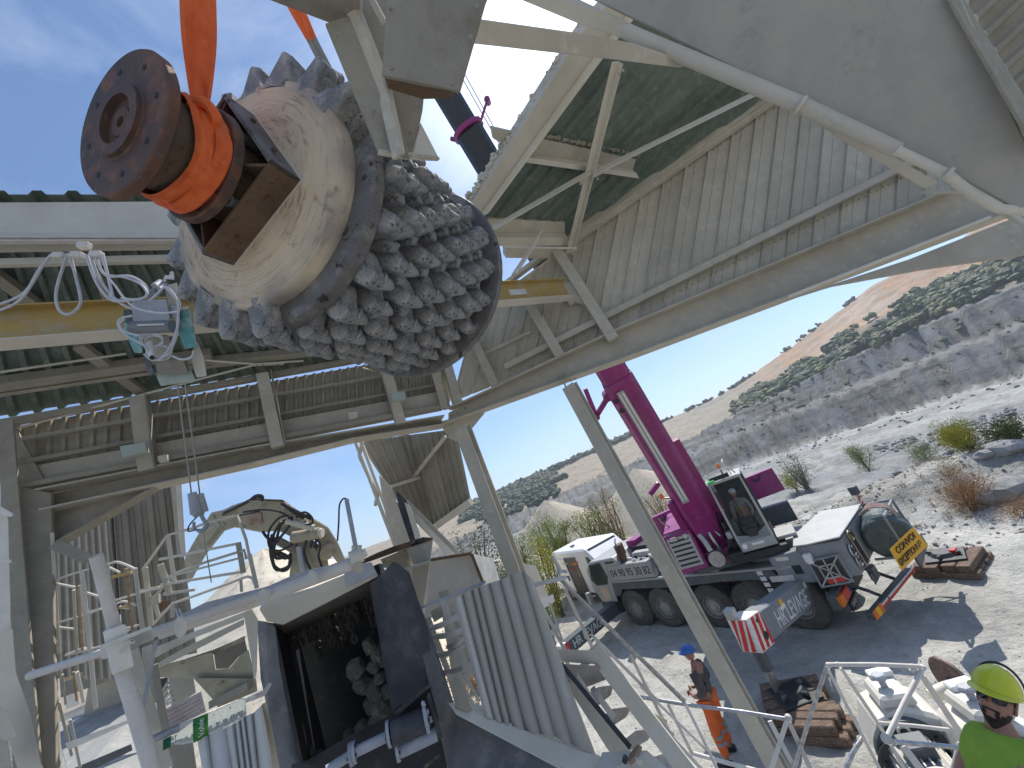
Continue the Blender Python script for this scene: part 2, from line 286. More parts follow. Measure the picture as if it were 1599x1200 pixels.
# ------------------------------------------------------------------ terrain
def vnoise(x, y, seed=0):
    xi = np.floor(x).astype(int); yi = np.floor(y).astype(int); fx = x - xi; fy = y - yi
    fx = fx * fx * (3 - 2 * fx); fy = fy * fy * (3 - 2 * fy)
    def h(a, b):
        n = (a * 374761393 + b * 668265263 + seed * 974711) & 0x7fffffff; n = ((n ^ (n >> 13)) * 1274126177) & 0x7fffffff; return ((n ^ (n >> 16)) & 0xffff) / 65535.
    return (h(xi, yi) * (1 - fx) + h(xi + 1, yi) * fx) * (1 - fy) + (h(xi, yi + 1) * (1 - fx) + h(xi + 1, yi + 1) * fx) * fy
def fbm(x, y, o=5, seed=0):
    s = 0; a = .5; t = 0
    for i in range(o): s = s + a * vnoise(x * 2 ** i, y * 2 ** i, seed + i); t += a; a *= .55
    return s / t
RR = [0, 13, 16.5, 18.5, 20.5, 26, 45, 75, 100, 122, 126, 138, 142, 152, 164, 170, 205, 240, 300, 420, 900]
ZR = [0, 0, .25, 1.15, 1.0, -1.5, -5, -8, -9.2, -10, -9.4, -3.2, -2.9, -2.3, 5.2, 5.8, 13, 20, 36.5, 39, 39]      # az 45
ZL = [0, 0, 0, 0, 0, 0, .1, -1, -2, -4, -4, -3, -2.6, -2.4, -.5, 0, 3.5, 6, 13.5, 15, 15]                  # az -5
ZM = [0, 0, .05, .2, .1, -1, -4, -7, -8.5, -9.5, -9, -3.6, -3.2, -2.8, 0, .4, 3.5, 6.5, 14.5, 16, 16]                  # az 18
def height(az, r):
    t1 = np.clip((az + 5) / 23., 0, 1); t2 = np.clip((az - 16) / 24., 0, 1)
    l = np.interp(r, RR, ZL); m = np.interp(r, RR, ZM); g = np.interp(r, RR, ZR)
    t2b = np.where(r > 166, np.clip((az - 24) / 20., 0, 1) ** 1.25, t2)
    z = l * (1 - t1) + m * t1; z = z * (1 - t2b) + g * t2b
    return z
az = np.concatenate([np.arange(-180, -50, 4.), np.arange(-50, -16, 1.), np.arange(-16, 66, .22), np.arange(66, 100, 1.), np.arange(100, 180, 4.)])
rr = np.concatenate([np.linspace(.4, 6, 8), np.arange(6.5, 30, .16), 30 * np.exp(np.linspace(.01, math.log(116 / 30.), 84)), np.arange(117, 175, .65), np.arange(175, 320, 1.9), np.linspace(324, 1100, 24)])
A, Rg = np.meshgrid(az, rr, indexing='ij'); Ar = np.radians(A)
wall = (Rg > 118) & (Rg < 174)
re = Rg + np.where(wall, (fbm(A * .9, Rg * .02, 5, 3) - .5) * 9, (fbm(A * .25, Rg * .03, 4, 5) - .5) * np.clip(Rg / 20, 0, 5) * (Rg > 26))
re = re + np.where((Rg > 15) & (Rg < 26), (fbm(A * .12, Rg * 0 + 1, 3, 9) - .5) * 2.4, 0)
Zt = height(A, re)
X = Rg * np.sin(Ar); Y = Rg * np.cos(Ar)
near = np.clip((20 - Rg) / 8, 0, 1)
Zt += (fbm(X * 1.1, Y * 1.1, 5, 11) - .5) * .07 * near + (fbm(X * .25, Y * .25, 3, 12) - .5) * .12 * near
for (ox, oy, hd, sep) in ((1.5, 9.5, -42, 2.0), (4.5, 9.0, -38, 1.9), (2.2, 8.2, -75, 1.7), (6.5, 9.5, 20, 1.8), (8.5, 11, -62, 1.9), (3.2, 7.4, 60, 1.6)):
    h_ = math.radians(hd); al = (X - ox) * math.sin(h_) + (Y - oy) * math.cos(h_); dd = (X - ox) * math.cos(h_) - (Y - oy) * math.sin(h_) + .35 * np.sin(al * .22)
    for s_ in (-.5, .5): q_ = dd - s_ * sep; Zt -= (.035 * np.exp(-(q_ / .17) ** 2) - .018 * np.exp(-((abs(q_) - .32) / .12) ** 2)) * (.7 + .3 * np.sin(al * 14)) * near
mid = np.clip((Rg - 14) / 3, 0, 1) * np.clip((120 - Rg) / 30, 0, 1)
Zt += (fbm(X * .5, Y * .5, 6, 13) - .5) * mid * np.clip(Rg / 26, .35, 1.9)
far = np.clip((Rg - 90) / 40, 0, 1)
Zt += (fbm(X * .11, Y * .11, 6, 14) - .5) * far * np.where(Rg > 172, 2.8, 1.5)
Zt += (fbm(A * 2.2, Rg * .05, 4, 31) - .5) * np.where(wall, 2.6, 0) + (fbm(A * 7, Rg * .15, 3, 33) - .5) * np.where(wall, .9, 0)
# roads and benches on the quarry floor
rz = fbm(A * .10, Rg * .02, 4, 21)
# surface colours (chalk, blue-grey rock, buff, orange overburden, soil)
chalk = np.array([.455, .445, .41]); grey = np.array([.20, .205, .21]); buff = np.array([.33, .29, .225]); ora = np.array([.42, .245, .13]); soil = np.array([.14, .13, .09]); pale = np.array([.225, .227, .222]); gd = np.array([.27, .26, .23])
def lerp(a, b, t): return a[None, None] * (1 - t[..., None]) + b[None, None] * t[..., None] if a.ndim == 1 else a * (1 - t[..., None]) + b[None, None] * t[..., None]
n1 = fbm(X * .06, Y * .06, 5, 41); n2 = fbm(A * .8, Rg * .22, 5, 42); n3 = fbm(X * .6, Y * .6, 4, 43)
C = lerp(chalk, gd, np.clip((n3 - .45) * 1.2, 0, .35))
right = np.clip((A - 12) / 14, 0, 1)
ber = np.clip((Rg - 16.5) / 1.5, 0, 1) * right
C = lerp(C, gd * .92, ber * np.clip(.45 + (n3 - .5) * 1.6, 0, .9))
t = np.clip((Rg - 26) / 8, 0, 1); C = lerp(C, grey * 1.2, t * np.clip(.6 + (n1 - .5) * 3, 0, .9))
t = np.clip((Rg - 52) / 16, 0, 1) * np.clip((126 - Rg) / 5, 0, 1); C = lerp(C, pale, t * np.clip((n2 - .36) * 4, .1, 1))
road = np.exp(-((Rg - 88 - (A - 30) * .6 - 14 * (n1 - .5)) / 7) ** 2) + .7 * np.exp(-((Rg - 113 + (n1 - .5) * 16) / 4) ** 2); C = lerp(C, np.array([.37, .37, .355]), np.clip(road * 1.3, 0, .95) * np.clip(.35 + (n2 - .4) * 4, .15, 1))
strat = .40 + 1.05 * np.clip((fbm(Zt * 2.6 + n1 * 2.5, A * .06, 4, 55) - .25) * 1.8, 0, 1); t = np.clip((Rg - 120) / 4, 0, 1); C = lerp(C, gd * .62, t); C = C * np.where(((re > 121) & (re < 170))[..., None], strat[..., None], 1); C = lerp(C, grey * .85, t * np.clip((n2 - .42) * 3.2, 0, .9) * np.clip((re - 122) / 4, 0, 1))
led = np.exp(-((re - 146) / 4) ** 2); C = lerp(C, pale * .95, led * .7)
t = np.clip((re - 167) / 5, 0, 1); C = lerp(C, buff * .92, t)
tr = t * np.clip((A - 26) / 8, 0, 1) * np.clip((re - 208) / 12, 0, 1); C = lerp(C, ora, tr * np.clip(.65 + (n2 - .5) * 2.2, 0, 1)); C = lerp(C, np.array([.43, .34, .26]), tr * np.clip((n1 - .5) * 4, 0, .7))
tl = t * np.clip((24 - A) / 12, 0, 1); C = lerp(C, np.array([.34, .255, .18]), tl * np.clip(.3 + (n2 - .5) * 2, 0, .8))
vegm = t * np.clip((222 - re) / 10, 0, 1) * np.clip((n1 - .38) * 5, 0, 1) * np.clip((A - 22) / 8, 0, 1); C = lerp(C, soil, vegm * .75)
lefts = np.clip((10 - A) / 8, 0, 1) * np.clip((Rg - 14) / 6, 0, 1) * np.clip((60 - Rg) / 10, 0, 1); C = lerp(C, buff * 1.15, lefts * .6)
na, nr = A.shape
verts = np.stack([X, Y, Zt], -1).reshape(-1, 3)
idx = np.arange(na * nr).reshape(na, nr); a = idx; b = np.roll(idx, -1, axis=0)
F_ = np.stack([a[:, :-1], a[:, 1:], b[:, 1:], b[:, :-1]], -1).reshape(-1, 4)
verts = np.vstack([verts, [[0, 0, 0]]]); cc = len(verts) - 1
me = bpy.data.meshes.new('ground')
fan = [(int(a[i, 0]), int(b[i, 0]), cc) for i in range(na)]
me.from_pydata(verts.tolist(), [], F_.tolist() + fan)
ca = me.color_attributes.new('zone', 'FLOAT_COLOR', 'POINT')
cb = np.ones((len(verts), 4)); cb[:-1, :3] = C.reshape(-1, 3); cb[-1, :3] = chalk; ca.data.foreach_set('color', cb.ravel())
me.polygons.foreach_set('use_smooth', [True] * len(me.polygons)); me.update()
gm = bpy.data.materials.new('quarry_ground'); gm.use_nodes = True; t_ = gm.node_tree; N = t_.nodes; Lk = t_.links.new; B = N['Principled BSDF']; B.inputs['Roughness'].default_value = .95; B.inputs['Specular IOR Level'].default_value = .15
at = N.new('ShaderNodeAttribute'); at.attribute_name = 'zone'; tc_ = N.new('ShaderNodeTexCoord')
def nn(s, d=8, r=.65):
    n = N.new('ShaderNodeTexNoise'); n.inputs['Scale'].default_value = s; n.inputs['Detail'].default_value = d; n.inputs['Roughness'].default_value = r; Lk(tc_.outputs['Object'], n.inputs['Vector']); return n
def mr(n, a, b, c, d):
    r = N.new('ShaderNodeMapRange'); 
    for i, q in enumerate((a, b, c, d)): r.inputs[i + 1].default_value = q
    Lk(n.outputs['Fac'], r.inputs[0]); return r
def mul(A_, f):
    x = N.new('ShaderNodeVectorMath'); x.operation = 'SCALE'; Lk(A_, x.inputs[0]); Lk(f.outputs[0], x.inputs['Scale']); return x.outputs[0]
cur = mul(at.outputs['Color'], mr(nn(.35), .3, .7, .74, 1.16)); cur = mul(cur, mr(nn(3.2), .3, .7, .86, 1.12)); cur = mul(cur, mr(nn(22, 6, .7), .3, .7, .84, 1.14)); cur = mul(cur, mr(nn(2.1, 7, .8), .56, .72, 1, .62))
Lk(cur, B.inputs['Base Color'])
b1 = N.new('ShaderNodeBump'); b1.inputs['Strength'].default_value = .6; b1.inputs['Distance'].default_value = .06; Lk(nn(6, 9, .7).outputs['Fac'], b1.inputs['Height'])
b2 = N.new('ShaderNodeBump'); b2.inputs['Strength'].default_value = .5; b2.inputs['Distance'].default_value = 1.2; Lk(nn(.5, 9, .7).outputs['Fac'], b2.inputs['Height']); Lk(b1.outputs[0], b2.inputs['Normal']); Lk(b2.outputs[0], B.inputs['Normal'])
me.materials.append(gm)
g = link('ground', me); g['kind'] = 'structure'
def gz(x, y):
    r = math.hypot(x, y); a = math.degrees(math.atan2(x, y)); i = int(np.argmin(abs(az - a))); j = int(np.argmin(abs(rr - r))); return float(Zt[i, j])
def ground_hit(u, v, rmin=8):
    r = ray(u, v); 
    for t in np.concatenate([np.arange(3, 40, .1), np.arange(40, 700, 1.)]):
        p = CAM + t * r
        if math.hypot(p[0], p[1]) > rmin and p[2] < gz(p[0], p[1]): return p
    return CAM + 400 * r

# haze: thin closed box of air
hz = MB().bb(-560, 760, -120, 1000, -14, 72)
hm = bpy.data.materials.new('air'); hm.use_nodes = True; hm.node_tree.nodes.clear(); o_ = hm.node_tree.nodes.new('ShaderNodeOutputMaterial'); pv = hm.node_tree.nodes.new('ShaderNodeVolumePrincipled'); pv.inputs['Density'].default_value = .0006; pv.inputs['Color'].default_value = (.82, .9, 1, 1); pv.inputs['Anisotropy'].default_value = .2
hm.node_tree.links.new(pv.outputs[0], o_.inputs['Volume'])
if HAZE:
    h = hz.build('haze', hm, None, kind='stuff')

# ------------------------------------------------------------------ rubble, stones, far vegetation
def mk_rocks(name, n, fn, m, sub=1, jit=.25):
    mb = MB(); k = 0
    for _ in range(n):
        q = fn()
        if q is None: continue
        (x, y, s) = q; mb.ico((x, y, gz(x, y) + s * .25), s, sub, jit, (1, .8, .7)); k += 1
    return mb.build(name, m, None, kind='stuff')
def f1():
    a = rng.uniform(36, 62); r = rng.uniform(34, 78); 
    if vnoise(np.array(a * .4), np.array(r * .08), 5) < .42: return None
    s = rng.uniform(.08, .34) * (1 + 1.2 * (rng.random() < .06)); return r * math.sin(R_(a)), r * math.cos(R_(a)), s
mk_rocks('rubble', 4200, f1, greyrock)
def f2():
    a = rng.uniform(14, 62); r = rng.uniform(14.5, 22); return r * math.sin(R_(a)), r * math.cos(R_(a)), rng.uniform(.015, .06) * (1 + 2.5 * (rng.random() < .02))
mk_rocks('loose_stones', 1500, f2, greyrock)
def f3():
    a = rng.uniform(-12, 50); r = rng.uniform(6, 15); return r * math.sin(R_(a)), r * math.cos(R_(a)), rng.uniform(.006, .022)
mk_rocks('gravel', 900, f3, rockm)
def f4():
    a = rng.uniform(10, 60); r = rng.uniform(96, 168); return r * math.sin(R_(a)), r * math.cos(R_(a)), rng.uniform(.08, .4)
mk_rocks('bench_debris', 700, f4, mat('dark_bench_rock', (.20, .195, .185), (.14, .14, .135), 1, .95, bump=0))

def leafmat(name, c1, c2, c3=None):
    m = mat(name, c1, c2, .9, .75, bump=0, c3=c3 or tuple(x * 1.5 for x in c1), c3sc=4, c3pos=(.5, .7)); b = m.node_tree.nodes['Principled BSDF']; b.inputs['Subsurface Weight'].default_value = 0; b.inputs['Transmission Weight'].default_value = 0.0; return m
pine = leafmat('dark_pine_foliage', (.022, .036, .012), (.035, .05, .016))
midg = leafmat('mid_green_foliage', (.075, .10, .02), (.11, .12, .03))
olive = leafmat('olive_grey_foliage', (.13, .15, .085), (.19, .19, .11), (.26, .25, .17))
lime = leafmat('yellow_green_foliage', (.40, .37, .035), (.30, .31, .04), (.50, .44, .06))
freshg = leafmat('fresh_green_foliage', (.20, .25, .045), (.15, .20, .035), (.32, .34, .08))
dry = leafmat('dry_orange_foliage', (.38, .20, .075), (.30, .17, .07), (.46, .28, .12))
straw = leafmat('dry_straw', (.42, .33, .19), (.34, .26, .15))
def veg(name, n, fn, m):
    mb = MB()
    for _ in range(n):
        q = fn()
        if q is None: continue
        a, r, s = q; x, y = r * math.sin(R_(a)), r * math.cos(R_(a)); z = gz(x, y)
        for k in range(3):
            d = rng.normal(size=3) * s * .42; mb.ico((x + d[0], y + d[1], z + s * .45 + abs(d[2]) * .6), s * rng.uniform(.4, .8), 1, .38, (1, 1, .9))
    return mb.build(name, m, None, kind='stuff')
def v1():
    a = rng.uniform(26, 64); r = rng.uniform(168, 224) ; 
    if float(fbm(np.array(a * .55), np.array(r * .07), 3, 77)) < .47: return None
    return a, r, rng.uniform(.9, 2.5)
veg('distant_scrub', 2100, v1, pine); veg('distant_bushes', 1100, v1, midg)
def v1b():
    a = rng.uniform(22, 64); r = rng.uniform(141, 170); return a, r, rng.uniform(.3, .9)
veg('distant_bushes', 90, v1b, midg)
def v2():
    a = rng.uniform(-14, 13); r = rng.uniform(215, 308); lim = .38 + max(0, a + 2) * .045
    if a > 4 and r < 285: return None
    if float(fbm(np.array(a * .6), np.array(r * .03), 3, 78)) < lim and r < 292: return None
    return a, r, rng.uniform(1.2, 2.8)
veg('distant_pine_wood', 2300, v2, pine); veg('distant_bushes', 500, v2, midg)
def v3():
    a = rng.uniform(-12, 0); r = rng.uniform(166, 205); return (a, r, rng.uniform(.8, 2.1)) if float(fbm(np.array(a * .8), np.array(r * .05), 3, 79)) > .45 else None
veg('distant_pine_wood', 500, v3, pine)
def v4():
    a = rng.uniform(8, 42); r = rng.uniform(296, 303); return (a, r, rng.uniform(.6, 1.8)) if float(vnoise(np.array(a * 1.3), np.array(3.3), 80)) > .42 else None
veg('skyline_trees', 330, v4, pine)

def shrub(label, pos, h, w, m, n=2600, leaf=.035, cat='shrub', group=None, style='round', stems=7, sm=None, name='shrub'):
    x, y = pos[0], pos[1]; z = gz(x, y) if len(pos) < 3 else pos[2]
    t = thing(name, label, cat, (x, y, z - .05), group)
    mb = MB(); st = MB(); o = np.array([x, y, z - .05]); tips = []
    for i in range(stems):
        th = rng.uniform(0, 6.28); sp_ = rng.uniform(.15, .9) * w * .5; top = o + [math.cos(th) * sp_, math.sin(th) * sp_, h * rng.uniform(.55, .9) * (1 - .25 * (sp_ / (w * .5)) ** 2)]
        mid_ = o * .5 + top * .5 + rng.normal(size=3) * w * .05; pts = smooth_path([o + rng.normal(size=3) * [.04, .04, 0], mid_, top], 4); st.tube(pts, [max(.006, h * .016 * (1 - .8 * k / (len(pts) - 1))) for k in range(len(pts))], 5); tips.append(pts)
    cl = []
    for p in tips:
        for q in p[3:]:
            for _ in range(2): cl.append((q + rng.normal(size=3) * w * .09, rng.uniform(.10, .2) * w))
    V = []; Fs = []
    for i in range(n):
        c, rad = cl[int(rng.integers(len(cl)))]; d = rng.normal(size=3); d /= np.linalg.norm(d); p = c + d * rad * rng.random() ** .4
        if style == 'broom': dirv = unit([d[0] * 1.1, d[1] * 1.1, .55 + rng.random()]); Ln = leaf * rng.uniform(1.6, 3.2); wd = leaf * .26
        else: dirv = unit(rng.normal(size=3) + [0, 0, .3]); Ln = leaf * rng.uniform(.8, 1.8); wd = leaf * rng.uniform(.4, .7)
        sd_ = unit(np.cross(dirv, rng.normal(size=3))) * wd; k = len(V)
        V += [p - sd_ * .5, p + dirv * Ln * .5 - sd_, p + dirv * Ln, p + dirv * Ln * .5 + sd_]; Fs.append((k, k + 1, k + 2, k + 3))
    mb.v = [tuple(q) for q in V]; mb.f = Fs; mb.m = [0] * len(Fs)
    mb.build('foliage', m, t); st.build('stem', sm or bark, t); return t
def spx(label, u, v, wp, hp, *a, rmin=14, **k):
    p = ground_hit(u, v, rmin); d = float((p - CAM) @ Fw); k['leaf'] = k.get('leaf', .03) * max(1, d / 16); return shrub(label, (p[0], p[1]), hp * d / 520, wp * d / 600, *a, **k)
def at_px(u, v, rmin=8): p = ground_hit(u, v, rmin); return (p[0], p[1])
G1 = 'bushes on the rubble bank'
spx('large bright yellow-green bush on the rubble bank above the orange dry bush', 1521, 704, 68, 46, lime, 6500, leaf=.035, group=G1, style='broom', stems=16)
spx('small yellow-green bush on the bank, right of the magenta counterweight panel', 1357, 734, 46, 38, freshg, 3000, leaf=.03, group=G1, style='broom', stems=10)
spx('low green bush with orange tips beside the large yellow-green bush', 1447, 716, 60, 24, freshg, 2200, leaf=.03, group=G1, style='broom', stems=10)
spx('low dark olive bush at the right edge of the photo behind the rubble bank', 1590, 692, 70, 36, midg, 3500, leaf=.04, group=G1)
spx('sparse grey-green shrub with a yellow-green base behind the crane cab', 1262, 764, 62, 62, olive, 3000, leaf=.028, group=G1, stems=14)
spx('small yellow-green tuft in front of the sparse grey-green shrub', 1246, 768, 36, 30, lime, 1800, leaf=.03, group=G1, style='broom')
spx('dry orange-brown bush on the slope behind the crane tail', 1522, 796, 80, 52, dry, 7500, leaf=.022, group=G1, style='broom', stems=18)
shrub('faded orange dry tuft at the right edge below the stone blocks', at_px(1592, 805, 11), .5, 1.1, dry, 2500, .02, group=G1, style='broom', stems=12)
shrub('low brown dry scrub on the bank crest left of the dry orange bush', at_px(1478, 745, 13), .4, 1.4, straw, 1600, .025, group=G1, style='broom', stems=12)
G2 = 'trees and bushes behind the van and shed'
def pos_d(u, v, d): p = P(u, v, d); return (p[0], p[1])
shrub('grey-green feathery tree seen between the cladding hood and the corner column', (*pos_d(728, 868, 12.5), .2), 5.6, 3.6, olive, 11000, .05, cat='tree', group=G2, stems=18, name='tree')
shrub('tall yellow-green tree close behind the corner column, left of the van', (*pos_d(806, 868, 15), 0), 5.2, 2.0, freshg, 8000, .05, cat='tree', group=G2, stems=12, style='broom', name='tree')
shrub('thin pale green sapling between the column tree and the pine bush', (*pos_d(836, 852, 18), 0), 4.2, 1.8, lime, 3500, .05, cat='tree', group=G2, stems=9, name='tree')
shrub('round bright green pine bush directly behind the roof of the white van', (*pos_d(873, 872, 22), 0), 4.6, 2.6, freshg, 9000, .06, group=G2, stems=16, style='broom')
shrub('wide green and ochre bush right of the round pine bush, behind the van', (*pos_d(925, 835, 22), 0), 4.5, 3.4, freshg, 6500, .05, group=G2, stems=14)
shrub('tall sparse ochre-leaved shrub left of the middle column', (*pos_d(957, 820, 22), 0), 5.0, 2.6, straw, 4500, .05, group=G2, stems=14)
shrub('sparse ochre shrub between the middle column and the magenta crane body', (*pos_d(1032, 800, 22), 0), 3.6, 2.0, straw, 2600, .05, group=G2, stems=10)
shrub('dry orange grass at the foot of the concrete bin wall', (*pos_d(690, 872, 8.2), 2.2), 1.1, 1.4, dry, 3500, .03, group=G2, style='broom', stems=14)
shrub('dry straw-coloured grass beside the van behind the stair rail', at_px(870, 960, 8), .5, 1.0, straw, 1500, .03, group=G2, style='broom', stems=10)

def pile(name, label, u, v, d, rad, h, m, group):
    p = P(u, v, d); x, y = p[0], p[1]; z0 = gz(x, y) - .3; mb = MB(); n = 40
    V = [(x, y, z0 + h)]; 
    for j in range(1, 15):
        for i in range(n):
            a = 6.2832 * i / n; r = rad * j / 14 * (1 + .12 * (float(vnoise(np.array(a * 2), np.array(.5), 3)) - .5)); zz = h * max(0, 1 - (j / 14) ** 1.1) + (rng.random() - .5) * h * .03 * (j < 14)
            V.append((x + r * math.cos(a), y + r * math.sin(a), z0 + zz))
    Fs = [(0, 1 + i, 1 + (i + 1) % n) for i in range(n)]
    for j in range(13): Fs += [(1 + j * n + i, 1 + (j + 1) * n + i, 1 + (j + 1) * n + (i + 1) % n, 1 + j * n + (i + 1) % n) for i in range(n)]
    mb.v = V; mb.f = Fs; mb.m = [0] * len(Fs); o = mb.build(name, m, None, smooth=True); tagit(o, label, 'gravel pile', group); return o
pilem = mat('buff_gravel', (.42, .37, .29), (.36, .315, .245), 1.2, .95, bump=.8, bsc=8, c3=(.5, .46, .38), c3sc=6, c3pos=(.5, .7))
pile('gravel_pile', 'conical buff gravel heap behind the bush right of the van', 878, 850, 40, 6.5, 4.6, pilem, 'gravel heaps behind the crane')
pile('gravel_pile', 'long buff gravel heap behind the middle column and magenta panel', 1015, 790, 40, 9, 6.2, pilem, 'gravel heaps behind the crane')
pile('rock_pile', 'chalk rock bank in a painted sunlit tone behind the excavator arm and platform railing', 425, 930, 17, 11, 8.2, mat('sun_painted_chalk_bank', (.72, .64, .50), (.58, .51, .40), 1.5, .95, bump=1, bsc=4, c3=(.33, .30, .25), c3sc=3, c3pos=(.55, .7)), None)  # base colour lightened to paint in sunlight; the face itself lies shaded
# stone blocks by the dry bush and the pylon at the right edge
for k, (u, v, s, lb) in enumerate([(1560, 778, .55, 'broken grey stone block beside the dry orange bush'), (1585, 772, .6, 'pale stone block at the right edge under the white lattice'), (1575, 706, .5, 'flat pale boulder on the crest of the bank'), (1540, 715, .3, 'small grey boulder beside the large yellow-green bush')]):
    p = at_px(u, v, 11); mb = MB().ico((p[0], p[1], gz(*p) + s * .15), s, 2, .16, (1, .7, .55)); o = mb.build('boulder', greyrock, None); tagit(o, lb, 'boulder', 'stone blocks on the bank')
t = thing('lattice_boom', 'white lattice gantry end sticking in at the right edge above the stones', 'lattice', at_px(1592, 760, 11) + (gz(*at_px(1592, 760, 11)),))
for q, (a, b) in enumerate([((1569, 747, 15), (1625, 690, 15)), ((1569, 749, 15), (1630, 775, 15)), ((1578, 738, 15), (1628, 757, 15)), ((1588, 729, 15), (1628, 743, 15)), ((1598, 718, 15), (1628, 728, 15))]): b3('lattice_bar', a, b, .05, .05, white, t)

# thin dry weeds scattered over the bank and round the bushes
mb = MB(); V = []; F_ = []
for k in range(520):
    a = rng.uniform(20, 60); r = rng.uniform(15, 23); x, y = r * math.sin(R_(a)), r * math.cos(R_(a))
    if float(fbm(np.array(x * .5), np.array(y * .5), 3, 90)) < .5: continue
    z = gz(x, y); hgt = rng.uniform(.06, .28)
    for q in range(14):
        d = unit(rng.normal(size=3) * [.8, .8, 0] + [0, 0, 1.]) * hgt * rng.uniform(.5, 1); w = unit(np.cross(d, rng.normal(size=3))) * .008; p = np.array([x, y, z - .01]) + rng.normal(size=3) * [.06, .06, 0]; n = len(V)
        V += [p - w, p + w, p + d]; F_.append((n, n + 1, n + 2))
mb.v = [tuple(q) for q in V]; mb.f = F_; mb.m = [0] * len(F_); mb.build('dry_weeds', straw, None, kind='stuff')
# ------------------------------------------------------------------ the shed (one building, its steel and sheets are parts)
Apt = P(925, 673, 6.0); WR = vplane(Apt, -80); Bp = on(700, 650, WR); WL = vplane(Bp, 60)
nR, nL = toward(WR), toward(WL)
shed = thing('crusher_shed', 'dust-coated open steel shed with ribbed cladding and green roof sheets around the camera', 'shed', (Bp[0], Bp[1], 0))
def lerp3(a, b, t): return np.array(a) * (1 - t) + np.array(b) * t
def sheet(name, q00, q10, q11, q01, n, depth, m, parent, side, per=1, prof='pan', th=.004, kind=None):
    """ribbed sheet, ribs run from the 0x edge to the 1x edge; n trays, 'per' trays per panel object"""
    out = []
    for k in range(0, n, per):
        mb = MB()
        us = []
        for j in range(k, min(n, k + per)):
            u0, u1 = j / n, (j + 1) / n; w = u1 - u0
            if prof == 'pan': us += [(u0 + .0 * w, 0), (u0 + .05 * w, 1), (u0 + .10 * w, 1), (u0 + .15 * w, 0), (u0 + .48 * w, 0), (u0 + .50 * w, .25), (u0 + .52 * w, 0), (u1 - .002 * w, 0)]
            elif prof == 'trap': us += [(u0, 0), (u0 + .12 * w, 1), (u0 + .38 * w, 1), (u0 + .5 * w, 0), (u1 - .002 * w, 0)]
            else: us += [(u0 + w * q / 8, .5 - .5 * math.cos(2 * math.pi * q / 8)) for q in range(9)]
        lo = [lerp3(q00, q10, u) + side * depth * d for u, d in us]; hi = [lerp3(q01, q11, u) + side * depth * d for u, d in us]; K = len(us)
        bk = [p - side * th for p in lo] + [p - side * th for p in hi]
        fr = lo + hi
        f = [(i, i + 1, K + i + 1, K + i) for i in range(K - 1)]
        mb.add(fr + bk, f + [tuple(2 * K + x for x in q[::-1]) for q in f] + [(i, 2 * K + i, 2 * K + i + 1, i + 1) for i in range(K - 1)] + [(K + i, K + i + 1, 3 * K + i + 1, 3 * K + i) for i in range(K - 1)] + [(0, K, 3 * K, 2 * K), (K - 1, 3 * K - 1, 4 * K - 1, 2 * K - 1)])
        out.append(mb.build(name, m, parent, kind=kind))
    return out
# right wall cladding: trays seen from inside
sheet('wall_panel', on(703, 628, WR) - nR * .05, on(1640, 262, WR) - nR * .05, on(1640, -175, WR) - nR * .05, on(741, 487, WR) - nR * .05, 24, .035, dust, shed, nR)
# left wall cladding band
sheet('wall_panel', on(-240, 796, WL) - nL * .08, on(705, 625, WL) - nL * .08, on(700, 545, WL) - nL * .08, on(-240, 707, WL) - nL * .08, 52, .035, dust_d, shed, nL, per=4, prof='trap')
# girts of the right wall
for a, b, w, t, of in [((742, 484), (1640, -195), .07, .12, .07), ((866, 383), (1230, 142), .06, .1, .10), ((790, 575), (1640, 149), .10, .10, .06), ((745, 560), (830, 520), .05, .06, .05)]: pbar('girt', a, b, WR, w, t, dust, shed, 'C', of, tk=None) if False else pbar('girt', a, b, WR, w, t, dust, shed, 'box', of)
# lintel beam of the right wall: web, top flange, bottom flange
slab('lintel_web', [(700, 660), (981, 561), (1213, 474), (1640, 312), (1640, 236), (1499, 291), (1253, 399), (966, 519), (733, 628), (700, 645)], WR, .02, dust, shed)
for off, A_ in ((0, [(704, 640), (733, 628), (966, 519), (1253, 399), (1640, 236)]), (0, [(700, 662), (981, 561), (1213, 474), (1640, 312)])):
    for i in range(len(A_) - 1): pbar('lintel_flange', A_[i], A_[i + 1], WR, .022, .30, dust_l if off else dust, shed, 'box', .06)
pbar('stiffener', (876, 585), (886, 610), WR, .02, .12, dust, shed, 'box', .06)
# studs on the right wall
for a, b, w in [((865, 388), (958, 535), .17), ((815, 455), (878, 562), .16), ((740, 525), (778, 605), .14), ((684, 575), (702, 640), .12)]: pbar('stud', a, b, WR, w, .14, dust, shed, 'box', .14)
# columns on plan: vertical I sections standing on the ground
def column(top, w, t, ref, m=dust, name='column', z0=0., kind='I', tk=.02, dx=0.): return MB().bar((top[0] + dx, top[1], z0), top, w, t, ref, kind, tk).build(name, m, shed, bevel=.004)
tA = P(889, 602, 5.98); column(tA, .13, .22, (-.75, .6, 0), dust, kind='H', tk=.02, dx=.40); tA = tA + [.40, 0, 0]
MB().bb(tA[0] - .25, tA[0] + .25, tA[1] - .25, tA[1] + .25, 0, .03).build('base_plate', dust, shed, bevel=.004)
tB = P(722, 668, 6.25); column(tB, .18, .23, (-.93, .35, 0), dust, kind='H', tk=.025)
MB().bb(tB[0] - .3, tB[0] + .3, tB[1] - .3, tB[1] + .3, 0, .03).build('base_plate', dust, shed, bevel=.004)
# outer flashing strip beside the corner column
b3('flashing', (724, 680, 6.6), (760, 762, 6.55), .03, .12, dust_d, shed)
